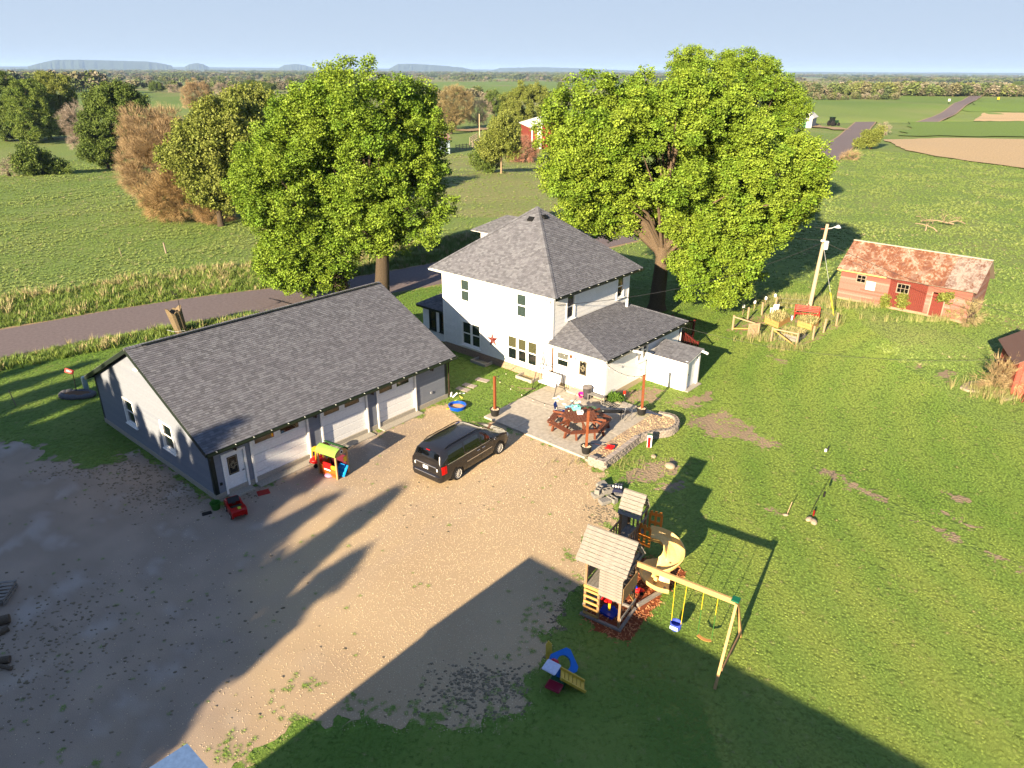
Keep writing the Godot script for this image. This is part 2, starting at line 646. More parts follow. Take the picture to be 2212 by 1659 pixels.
func poly_field(pts: PackedVector2Array) -> Callable:
	return func(x: float, z: float) -> float:
		var p := Vector2(x, z)
		var d := INF
		for i in pts.size():
			d = min(d, p.distance_squared_to(Geometry2D.get_closest_point_to_segment(p, pts[i], pts[(i + 1) % pts.size()])))
		d = sqrt(d)
		return d if Geometry2D.is_point_in_polygon(p, pts) else -d
func on_ground(pix: Array) -> PackedVector2Array:
	var o := PackedVector2Array()
	for i in range(0, pix.size(), 2):
		var q := GT(pix[i], pix[i + 1])
		o.append(Vector2(q.x, q.z))
	return o

# ---------- roads
var road_line: Array = []
func road_near(x: float, z: float) -> Vector2:
	# (distance from the centre line, which side: positive is the far side)
	var best := INF
	var side := 1.0
	var p := Vector2(x, z)
	for i in road_line.size() - 1:
		var a := Vector2(road_line[i].x, road_line[i].z)
		var b := Vector2(road_line[i + 1].x, road_line[i + 1].z)
		var c := Geometry2D.get_closest_point_to_segment(p, a, b)
		var d := p.distance_to(c)
		if d < best:
			best = d
			side = -signf((b - a).cross(p - a))
	return Vector2(best, side)
func ribbon(line: Array, off: float, w: float, lift: float) -> MB:
	var b := MB.new()
	var prev := []
	for i in line.size():
		var t: Vector3 = line[min(i + 1, line.size() - 1)] - line[max(i - 1, 0)]
		t.y = 0
		var s := t.normalized().cross(Vector3.UP)
		var row := []
		for k in [-1.0, 0.0, 1.0]:
			var q: Vector3 = line[i] + s * (off + k * w * 0.5)
			var far: float = Vector2(q.x, q.z).length()
			q.y = T(q.x, q.z) + lift + clamp((far - 100.0) / 300.0, 0.0, 1.0) * 0.5
			row.append(q)
		if i > 0:
			for k in 2: b.quad(prev[k], prev[k + 1], row[k + 1], row[k])
		prev = row
	return b
func make_roads() -> void:
	var c := Curve3D.new()
	var pts := []
	for q in [[-260, 0], [-110, 0], [0, 742], [400, 671], [950, 589]]:
		var p := G(q[0], q[1]) if q[1] > 0 else Vector3.ZERO
		pts.append(p)
	var a: Vector3 = pts[2]
	var dirv: Vector3 = (pts[2] - pts[3]).normalized()
	pts[1] = a + dirv * 45.0 + Vector3(-4, 0, 6)
	pts[0] = a + dirv * 140.0 + Vector3(-18, 0, 45)
	pts.append(Vector3(32, 0, -106))
	for q in [[1785, 338], [1862, 273]]:
		pts.append(GT(q[0], q[1]))
	pts.append(Vector3(160, 0, -335)); pts.append(Vector3(190, 0, -365)); pts.append(Vector3(220, 0, -392))
	pts.append(Vector3(278, 0, -470)); pts.append(Vector3(340, 0, -560)); pts.append(Vector3(440, 0, -700))
	for i in pts.size():
		var t: Vector3 = (pts[min(i + 1, pts.size() - 1)] - pts[max(i - 1, 0)]) * 0.16
		c.add_point(pts[i], -t, t)
	c.bake_interval = 2.5
	for p in c.get_baked_points(): road_line.append(Vector3(p.x, 0, p.z))
	var gm := mat("shoulder", Color(0.62, 0.54, 0.42), 0.95, noise_tex("gravel", 0.22, 0.7, 1.0, 3), Vector3.ONE * 0.35)
	structure("road_shoulder", ribbon(road_line, 0.0, 7.5, 0.012).mesh(), gm)
	var am := mat("asphalt", Color(0.43, 0.39, 0.395), 0.88, noise_tex("asphalt", 0.05, 0.8, 1.0, 5), Vector3.ONE * 0.12)
	bump(am, noise_tex("gravel_n", 0.25, 0, 1, 3, FastNoiseLite.TYPE_SIMPLEX_SMOOTH, 4.0), 0.4)
	structure("road", ribbon(road_line, 0.0, 6.6, 0.03).mesh(), am)
	# wheel tracks worn into the surface and tar on its cracks
	var wm := mat("wheel_track", Color(0.36, 0.32, 0.33), 0.85, noise_tex("asphalt", 0.05, 0.8, 1.0, 5), Vector3.ONE * 0.12)
	var near := road_line.slice(0, 90)
	for o in [-1.55, 1.35]:
		structure("wheel_track", ribbon(near, o, 0.28, 0.035).mesh(), wm)
	var tar := mat("tar", Color(0.13, 0.12, 0.125), 0.6)
	for q in [[715, 648, 792, 668, 0.1], [790, 660, 815, 668, 0.06], [700, 645, 730, 652, 0.07]]:
		var A := G(q[0] - 120.0, q[1])
		var B := G(q[2] - 120.0, q[3])
		var ln := []
		for k in 7: ln.append(A.lerp(B, k / 6.0) + Vector3(rng.randf_range(-0.1, 0.1), 0, rng.randf_range(-0.1, 0.1)))
		structure("tar_seam", ribbon(ln, 0.0, q[4] * 2.2, 0.036).mesh(), tar)
	# gravel lanes of the farms far off
	for q in [[[960, 280], [1010, 284], [1062, 278], [1130, 272]], [[1735, 263], [1760, 276], [1800, 278], [1822, 283]]]:
		var ln := []
		for i in q.size() - 1:
			for k in 8: ln.append(GT(lerp(float(q[i][0]), float(q[i + 1][0]), k / 8.0), lerp(float(q[i][1]), float(q[i + 1][1]), k / 8.0)))
		structure("farm_lane", ribbon(ln, 0.0, 6.0, 0.1).mesh(), gm)
	# tilled and green fields
	var soil := mat("soil", Color(0.70, 0.61, 0.47), 0.95, noise_tex("turf", 0.03, 0.74, 1.0, 5), Vector3(0.25, 0.25, 0.06), true, true)
	var white := func(_x: float, _z: float) -> Color: return Color(1, 1, 1)
	for q in [[1905, 303, 2060, 299, 2330, 303, 2330, 378, 2212, 366, 2080, 348, 1960, 327], [2103, 262, 2125, 244, 2300, 246, 2300, 263]]:
		var pl := on_ground(q)
		var lo := pl[0]
		var hi := pl[0]
		for p in pl:
			lo = lo.min(p); hi = hi.max(p)
		var pf := poly_field(pl)
		var jag := func(x: float, z: float) -> float: return pf.call(x, z) + n1.get_noise_2d(x * 2.0, z * 2.0) * 1.6
		sheet("tilled_field", jag, lo.x - 2, lo.y - 2, hi.x + 2, hi.y + 2, 2.5, 0.25, soil, white)
	var crop := mat("crop", Color(0.40, 0.50, 0.20), 0.95, noise_tex("turf", 0.03, 0.74, 1.0, 5), Vector3(0.3, 0.3, 0.05))
	for q in [[1945, 295, 1990, 262, 2300, 263, 2300, 297], [935, 196, 940, 178, 1200, 176, 1225, 196, 1100, 212], [2080, 242, 2125, 216, 2300, 212, 2300, 243]]:
		var pl := on_ground(q)
		var lo := pl[0]
		var hi := pl[0]
		for p in pl:
			lo = lo.min(p); hi = hi.max(p)
		var cf := poly_field(pl)
		sheet("crop_field", func(x: float, z: float) -> float: return cf.call(x, z) + n1.get_noise_2d(x * 0.6, z * 0.6) * 4.0, lo.x, lo.y, hi.x, hi.y, max(3.0, (hi.x - lo.x) / 90.0), 0.3, crop, white)
	# a pale farm track at the far right of the yard
	var dirt := mat("track", Color(0.62, 0.55, 0.42), 0.95, noise_tex("turf", 0.03, 0.74, 1.0, 5), Vector3.ONE * 0.3)
	var track := on_ground([2110, 668, 2160, 678, 2230, 700, 2260, 740, 2200, 722, 2150, 694])
	var tf := poly_field(track)
	sheet("worn_track", func(x: float, z: float) -> float: return tf.call(x, z) + n1.get_noise_2d(x * 8, z * 8) * 1.0, 38, -62, 56, -46, 0.3, 0.004, dirt, white)

# ---------- the yard: gravel, bare earth, bark
var gx0 := -48.0
var gz0 := -50.0
var gcell := 0.25
var gnx := 0
var gnz := 0
var ggrid := PackedFloat32Array()
var dgrid := PackedFloat32Array()
var bark_f: Callable
func grid_at(g: PackedFloat32Array, x: float, z: float) -> float:
	var i := int((x - gx0) / gcell)
	var j := int((z - gz0) / gcell)
	if i < 0 or j < 0 or i >= gnx or j >= gnz: return -9.0
	return g[j * gnx + i]
const DRIVE := [-420, 930, 0, 955, 90, 968, 170, 1003, 215, 1012, 290, 975, 330, 985, 467, 1085, 962, 862, 985, 880, 1003, 915, 1048, 908, 1272, 990, 1305, 1012, 1292, 1060, 1330, 1085, 1322, 1120, 1262, 1175, 1262, 1250, 1210, 1330, 1160, 1430, 1118, 1530, 1010, 1556, 900, 1562, 760, 1548, 660, 1546, 585, 1595, 520, 1665, 440, 1760, -900, 1760]
const BARE := [[1480, 905, 1560, 880, 1640, 930, 1690, 965, 1660, 975, 1590, 950, 1520, 945], [1750, 1000, 1830, 1030, 1950, 1095, 2070, 1160, 2220, 1225, 2220, 1245, 2110, 1195, 2040, 1160, 1930, 1100, 1800, 1040],
	[1335, 1005, 1470, 985, 1480, 1030, 1350, 1050], [1085, 880, 1130, 852, 1175, 840, 1110, 878, 1065, 905], [1100, 832, 1165, 838, 1180, 845, 1130, 842], [1325, 850, 1400, 830, 1440, 845, 1395, 880, 1340, 868],
	[1650, 762, 1700, 778, 1690, 786, 1655, 772], [1965, 792, 2010, 782, 1990, 800, 1975, 800], [2020, 800, 2060, 795, 2050, 830, 2030, 820], [1630, 1095, 1690, 1102, 1690, 1112, 1640, 1108], [2040, 1060, 2090, 1075, 2080, 1090, 2045, 1080],
	[1990, 1090, 2060, 1110, 2120, 1140, 2090, 1145], [300, 975, 470, 1085, 440, 1110, 330, 1040, 250, 1000], [1440, 870, 1530, 842, 1540, 865, 1480, 890], [1390, 1050, 1480, 1030, 1470, 1060, 1400, 1070]]
const BARK := [1255, 1330, 1300, 1300, 1330, 1250, 1400, 1200, 1470, 1225, 1475, 1245, 1440, 1270, 1400, 1330, 1352, 1392, 1290, 1362]
func make_yard() -> void:
	var drive := PackedVector2Array()
	for i in range(0, DRIVE.size(), 2):
		var q := G(DRIVE[i], DRIVE[i + 1])
		drive.append(Vector2(q.x, q.z))
	var df := poly_field(drive)
	gnx = int(100.0 / gcell); gnz = int(62.0 / gcell)
	ggrid.resize(gnx * gnz); dgrid.resize(gnx * gnz)
	var bares := []
	for b in BARE:
		var pl := PackedVector2Array()
		for i in range(0, b.size(), 2):
			var q := G(b[i], b[i + 1])
			pl.append(Vector2(q.x, q.z))
		var lo := pl[0]
		var hi := pl[0]
		for p in pl:
			lo = lo.min(p); hi = hi.max(p)
		bares.append([poly_field(pl), Rect2(lo, hi - lo).grow(0.9)])
	for j in gnz:
		for i in gnx:
			var x := gx0 + i * gcell
			var z := gz0 + j * gcell
			var nn := n1.get_noise_2d(x * 5.0, z * 5.0) + 0.9 * n1.get_noise_2d(x * 17.0, z * 17.0) + 0.5 * n1.get_noise_2d(x * 45.0, z * 45.0)
			ggrid[j * gnx + i] = df.call(x, z) + nn * 0.75
			var best := -9.0
			for b in bares:
				if b[1].has_point(Vector2(x, z)): best = max(best, b[0].call(x, z) + nn * 0.5)
			dgrid[j * gnx + i] = best
	var gm := mat("drive", Color(1, 1, 1), 0.95, noise_tex("stones", 0.28, 0.66, 1.0, 2), Vector3.ONE * 0.31, true, true)
	var gcol := func(x: float, z: float) -> Color:
		var a: float = n1.get_noise_2d(x * 1.2, z * 1.2)
		var b: float = n1.get_noise_2d(x * 4.0 + 50, z * 4.0)
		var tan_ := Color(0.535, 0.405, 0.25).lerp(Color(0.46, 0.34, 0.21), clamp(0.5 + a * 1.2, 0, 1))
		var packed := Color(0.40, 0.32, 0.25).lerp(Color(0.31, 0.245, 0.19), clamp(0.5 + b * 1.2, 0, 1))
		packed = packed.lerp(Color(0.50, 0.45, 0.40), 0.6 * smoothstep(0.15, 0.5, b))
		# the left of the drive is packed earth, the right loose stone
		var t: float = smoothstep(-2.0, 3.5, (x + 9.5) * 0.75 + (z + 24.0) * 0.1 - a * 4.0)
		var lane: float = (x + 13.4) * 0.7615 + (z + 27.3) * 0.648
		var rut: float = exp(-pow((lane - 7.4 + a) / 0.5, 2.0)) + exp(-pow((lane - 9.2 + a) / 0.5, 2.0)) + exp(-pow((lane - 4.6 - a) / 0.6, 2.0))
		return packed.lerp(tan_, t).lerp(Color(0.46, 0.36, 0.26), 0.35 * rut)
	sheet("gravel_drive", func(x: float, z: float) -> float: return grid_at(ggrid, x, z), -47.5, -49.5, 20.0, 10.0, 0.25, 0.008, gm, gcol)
	var em := mat("earth", Color(1, 1, 1), 0.95, noise_tex("stones", 0.28, 0.66, 1.0, 2), Vector3.ONE * 0.22, true, true)
	bump(em, noise_tex("turf_n", 0.05, 0, 1, 4, FastNoiseLite.TYPE_SIMPLEX_SMOOTH, 10.0), 1.0)
	for q in bares:
		var f: Callable = q[0]
		var thin := 0.28 if q[1].size.x > 9.0 else -0.2
		var rc: Rect2 = q[1]
		sheet("bare_earth", func(x: float, z: float) -> float: return f.call(x, z) + thin + n1.get_noise_2d(x * 6.0 + z * 3.0, z * 9.0) * 0.75 + n1.get_noise_2d(x * 26.0, z * 34.0) * 0.7 - max(0.0, grid_at(ggrid, x, z)) * 9.0, rc.position.x, rc.position.y, rc.end.x, rc.end.y, 0.13, 0.004, em,
			func(x: float, z: float) -> Color: return Color(0.38, 0.285, 0.185).lerp(Color(0.29, 0.22, 0.145), clamp(0.5 + n1.get_noise_2d(x * 5, z * 5), 0, 1)))
	var bp := PackedVector2Array()
	for i in range(0, BARK.size(), 2):
		var q := G(BARK[i], BARK[i + 1])
		bp.append(Vector2(q.x, q.z))
	var bf := poly_field(bp)
	bark_f = func(x: float, z: float) -> float: return bf.call(x, z) + n1.get_noise_2d(x * 14, z * 14) * 0.35
	var bm := mat("bark_bed", Color(0.52, 0.27, 0.15), 0.95, noise_tex("stones", 0.28, 0.66, 1.0, 2), Vector3.ONE * 0.4)
	sheet("bark_mulch", bark_f, 1.0, -28.0, 12.0, -16.0, 0.15, 0.012, bm, func(_x: float, _z: float) -> Color: return Color.WHITE)
	# loose bark chips, one mass
	var chip := MB.new()
	chip.box(Vector3(0.09, 0.012, 0.025))
	var pos := []
	for k in 9000:
		var x := rng.randf_range(1.5, 10.0)
		var z := rng.randf_range(-27.0, -16.5)
		if bark_f.call(x, z) > -0.1:
			var s := rng.randf_range(0.6, 1.4)
			var c := Color(0.30, 0.095, 0.035).lerp(Color(0.46, 0.22, 0.10), rng.randf())
			pos.append([Transform3D(Basis.from_euler(Vector3(rng.randf_range(-0.6, 0.6), rng.randf() * TAU, rng.randf_range(-0.6, 0.6))).scaled(Vector3.ONE * s), Vector3(x, 0.03, z)), c])
	scatter("bark_chips", chip.mesh(), pos, mat("chips", Color.WHITE, 0.9, null, Vector3.ONE, true, true))
	# loose stones on the drive, one mass
	var st := MB.new()
	st.blob(Vector3(0.013, 0.008, 0.011), Transform3D(), 5, 3)
	pos = []
	for k in 120000:
		var x := rng.randf_range(-16.0, 10.0)
		var z := rng.randf_range(-38.0, -12.5)
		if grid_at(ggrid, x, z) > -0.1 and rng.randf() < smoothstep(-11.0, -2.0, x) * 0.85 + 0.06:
			var s := rng.randf_range(0.5, 1.5)
			var c := Color(0.58, 0.45, 0.28).lerp(Color(0.66, 0.56, 0.40), rng.randf()) * rng.randf_range(0.62, 1.05)
			pos.append([Transform3D(Basis(Vector3.UP, rng.randf() * TAU).scaled(Vector3(s, s * rng.randf_range(0.6, 1.3), s)), Vector3(x, 0.012, z)), c])
	scatter("loose_gravel", st.mesh(), pos, mat("pebble", Color.WHITE, 0.9, null, Vector3.ONE, true, true))
	# crumbs of turf and dark soil dropped on the packed earth
	var cl := MB.new()
	cl.blob(Vector3(0.05, 0.022, 0.04), Transform3D(), 6, 4)
	pos = []
	for q in [[390, 1060, 4.0, 2.0, 650], [250, 1010, 4.0, 1.5, 500], [60, 1400, 3.0, 4.0, 500], [300, 1400, 6.0, 4.0, 260], [1040, 1490, 2.0, 1.2, 700], [1225, 1340, 0.7, 1.4, 260], [1300, 1110, 0.7, 0.9, 160], [900, 1080, 6.0, 4.0, 60]]:
		var c0 := G(q[0], q[1])
		for k in q[4]:
			var p := c0 + Vector3(rng.randfn() * q[2] * 0.5, 0.012, rng.randfn() * q[3] * 0.5)
			if grid_at(ggrid, p.x, p.z) < 0.0: continue
			var s := rng.randf_range(0.3, 1.2)
			pos.append([Transform3D(Basis(Vector3.UP, rng.randf() * TAU).scaled(Vector3(s * 1.3, s, s)), p), Color(0.10, 0.085, 0.055).lerp(Color(0.20, 0.16, 0.11), rng.randf())])
	scatter("soil_crumbs", cl.mesh(), pos, mats["pebble"])
func scatter(called: String, m: Mesh, pos: Array, ma: Material, parent: Node = self) -> MultiMeshInstance3D:
	var mm := MultiMesh.new()
	mm.transform_format = MultiMesh.TRANSFORM_3D
	mm.use_colors = true
	mm.mesh = m
	mm.instance_count = pos.size()
	for i in pos.size():
		mm.set_instance_transform(i, pos[i][0])
		mm.set_instance_color(i, pos[i][1])
	var o := MultiMeshInstance3D.new()
	o.name = numbered(called) if parent == self else called
	o.multimesh = mm
	o.material_override = ma
	parent.add_child(o, true)
	if parent == self: o.set_meta("kind", "stuff")
	return o

# ---------- shared pieces of buildings
func glass() -> StandardMaterial3D:
	if mats.has("glass"): return mats["glass"]
	var m := mat("glass", Color(0.10, 0.13, 0.14, 0.38), 0.03)
	m.transparency = BaseMaterial3D.TRANSPARENCY_ALPHA
	m.metallic_specular = 0.7
	return m
func shingle_mat() -> StandardMaterial3D:
	return bump(mat("shingle", Color.WHITE, 0.92, noise_tex("granule", 0.2, 0.72, 1.0, 3), Vector3.ONE * 0.9, true, true), noise_tex("granule_n", 0.3, 0, 1, 2, FastNoiseLite.TYPE_SIMPLEX_SMOOTH, 4.0), 0.5)
const SHINGLE := [Color(0.112, 0.117, 0.137), Color(0.128, 0.133, 0.155), Color(0.142, 0.148, 0.172), Color(0.154, 0.16, 0.186), Color(0.168, 0.174, 0.201), Color(0.135, 0.14, 0.163), Color(0.184, 0.19, 0.218)]
func board_mat() -> StandardMaterial3D:
	return mat("board_paint", Color.WHITE, 0.55, noise_tex("dust", 0.02, 0.86, 1.0), Vector3(0.5, 2.0, 0.5), true, true)
func white_paint() -> StandardMaterial3D: return paint("white_paint", Color(0.90, 0.90, 0.89), 0.5)
func black_trim() -> StandardMaterial3D: return paint("black_trim", Color(0.13, 0.16, 0.14), 0.35)
# a window set in a wall frame: jambs, sashes, panes and what hangs behind them
func window(parent: Node, fr: Transform3D, x: float, y: float, w: float, h: float, ma: Material, opt := {}) -> MeshInstance3D:
	var b := MB.new()
	var t: float = opt.get("trim", 0.1)
	var lights: int = opt.get("lights", 1)
	for e in [[-t * 0.5, h * 0.5, t, h + 2 * t], [w + t * 0.5, h * 0.5, t, h + 2 * t]]:
		b.box(Vector3(e[2], e[3], 0.16), Transform3D(Basis(), Vector3(e[0], e[1], -0.035)), 0.006)
	for e in [-t * 0.5, h + t * 0.5]:
		b.box(Vector3(w, t, 0.155), Transform3D(Basis(), Vector3(w * 0.5, e, -0.035)), 0.006)
	for k in range(1, lights):
		b.box(Vector3(0.12, h, 0.13), Transform3D(Basis(), Vector3(w * k / lights, h * 0.5, -0.04)), 0.006)
	var o := part(parent, "window", b, ma, fr * Transform3D(Basis(), Vector3(x, y, 0)))
	var sm: Material = opt.get("sash", ma)
	for k in lights:
		var a := w * k / lights + (0.06 if k else 0.0)
		var e := w * (k + 1) / lights - (0.06 if k < lights - 1 else 0.0)
		for q in [[0.0, h * 0.5, -0.055], [h * 0.5, h, -0.035]]:
			var s := MB.new()
			var r := 0.045
			s.box(Vector3(r, q[1] - q[0], 0.03), Transform3D(Basis(), Vector3(a + r * 0.5, (q[0] + q[1]) * 0.5, q[2])))
			s.box(Vector3(r, q[1] - q[0], 0.03), Transform3D(Basis(), Vector3(e - r * 0.5, (q[0] + q[1]) * 0.5, q[2])))
			s.box(Vector3(e - a - 2 * r, r, 0.028), Transform3D(Basis(), Vector3((a + e) * 0.5, q[0] + r * 0.5, q[2])))
			s.box(Vector3(e - a - 2 * r, r, 0.028), Transform3D(Basis(), Vector3((a + e) * 0.5, q[1] - r * 0.5, q[2])))
			part(o, "sash", s, sm)
			pbox(o, "pane", Vector3(e - a - 2 * r, q[1] - q[0] - 2 * r, 0.006), at((a + e) * 0.5, (q[0] + q[1]) * 0.5, q[2]), glass(), 0.0)
		if opt.has("blind"):
			pbox(o, "blind", Vector3(e - a - 0.02, h * 0.48, 0.008), at((a + e) * 0.5, h * 0.74, -0.085), opt["blind"], 0.0)
		if opt.has("curtain"):
			var c := MB.new()
			var steps := 10
			for i in steps:
				var x0: float = lerp(a, e, float(i) / steps)
				var x1: float = lerp(a, e, float(i + 1) / steps)
				c.quad(Vector3(x0, 0.02, -0.085 - 0.012 * (i % 2)), Vector3(x1, 0.02, -0.085 - 0.012 * ((i + 1) % 2)), Vector3(x1, h - 0.02, -0.085 - 0.012 * ((i + 1) % 2)), Vector3(x0, h - 0.02, -0.085 - 0.012 * (i % 2)))
			part(o, "curtain", c, opt["curtain"])
	pbox(o, "sill", Vector3(w + 2 * t + 0.08, 0.05, 0.1), at(w * 0.5, -t - 0.02, 0.06), ma, 0.008)
	return o
func caps(parent: Node, a: Vector3, b: Vector3, up: Vector3, ma: Material, w := 0.16) -> void:
	# overlapping caps along a ridge or hip
	var m := MB.new()
	var n := int(a.distance_to(b) / 0.15)
	var x := (b - a).normalized()
	var s := x.cross(up).normalized()
	var u := s.cross(x)
	for i in n:
		m.col = SHINGLE[rng.randi() % SHINGLE.size()]
		var p := a + x * (i * 0.15)
		var q := p + x * 0.17
		for e in [-1.0, 1.0]:
			var o0: Vector3 = p + s * e * w - u * 0.055
			var o1: Vector3 = q + s * e * w - u * 0.075
			if e > 0: m.quad(p + u * 0.035, o0 + u * 0.03, o1 + u * 0.02, q + u * 0.016)
			else: m.quad(p + u * 0.035, q + u * 0.016, o1 + u * 0.02, o0 + u * 0.03)
			m.tri(p + u * 0.035, p, o0 + u * 0.03)
	part(parent, "ridge_caps", m, ma).set_meta("kind", "stuff")
func slab(parent: Node, called: String, pts: Array, t: float, ma: Material) -> MeshInstance3D:
	# a flat plate of thickness t below the given corners (counter-clockwise from above)
	var b := MB.new()
	var n: Vector3 = (pts[1] - pts[0]).cross(pts[2] - pts[0]).normalized()
	for k in range(1, pts.size() - 1):
		b.tri(pts[0], pts[k], pts[k + 1])
		b.tri(pts[0] - n * t, pts[k + 1] - n * t, pts[k] - n * t)
	for k in pts.size():
		var q: Vector3 = pts[(k + 1) % pts.size()]
		b.quad(pts[k] - n * t, q - n * t, q, pts[k])
	return part(parent, called, b, ma)
func roof_plane(parent: Node, pts: Array, deck: Material, fascia := true) -> void:
	# pts: eave left, eave right (seen from outside), then the upper corners
	slab(parent, "roof_deck", pts.map(func(p: Vector3) -> Vector3: return p), 0.05, deck)
	var up: Vector3 = Vector3.UP
	var x: Vector3 = (pts[1] - pts[0]).normalized()
	var nn: Vector3 = (pts[1] - pts[0]).cross(pts[2] - pts[0]).normalized()
	var y := nn.cross(x).normalized()
	var fr := frame(pts[0] + nn * 0.003, x, y)
	var pl := PackedVector2Array()
	for p in pts:
		var q: Vector3 = p - pts[0]
		pl.append(Vector2(q.dot(x), q.dot(y)))
	lay(fr, pl, [], 0.135, 0.12, 0.27, 0.026, 0.003, SHINGLE, 0.0)
	if fascia and up.y > 0: pass
func gutter(parent: Node, a: Vector3, b: Vector3, out: Vector3, ma: Material) -> void:
	# an open trough of folded metal along an eave, with hangers across it
	var m := MB.new()
	var prof := [Vector2(0, -0.01), Vector2(0, -0.13), Vector2(0.09, -0.13), Vector2(0.125, -0.03), Vector2(0.125, 0.0), Vector2(0.115, 0.0), Vector2(0.112, -0.03), Vector2(0.085, -0.12), Vector2(0.008, -0.12), Vector2(0.008, -0.01)]
	for i in prof.size():
		var p: Vector2 = prof[i]
		var q: Vector2 = prof[(i + 1) % prof.size()]
		m.quad(a + out * p.x + Vector3.UP * p.y, a + out * q.x + Vector3.UP * q.y, b + out * q.x + Vector3.UP * q.y, b + out * p.x + Vector3.UP * p.y)
	var g := part(parent, "gutter", m, ma)
	var n := int(a.distance_to(b) / 0.9)
	for i in n:
		var c := a.lerp(b, (i + 0.5) / n) + out * 0.06 + Vector3.UP * -0.004
		var xf := frame(c, (b - a).normalized(), Vector3.UP)
		part(g, "hanger", cbox(Vector3(0.03, 0.012, 0.11), 0.0), mat("hanger_metal", Color(0.72, 0.74, 0.72), 0.4), xf)

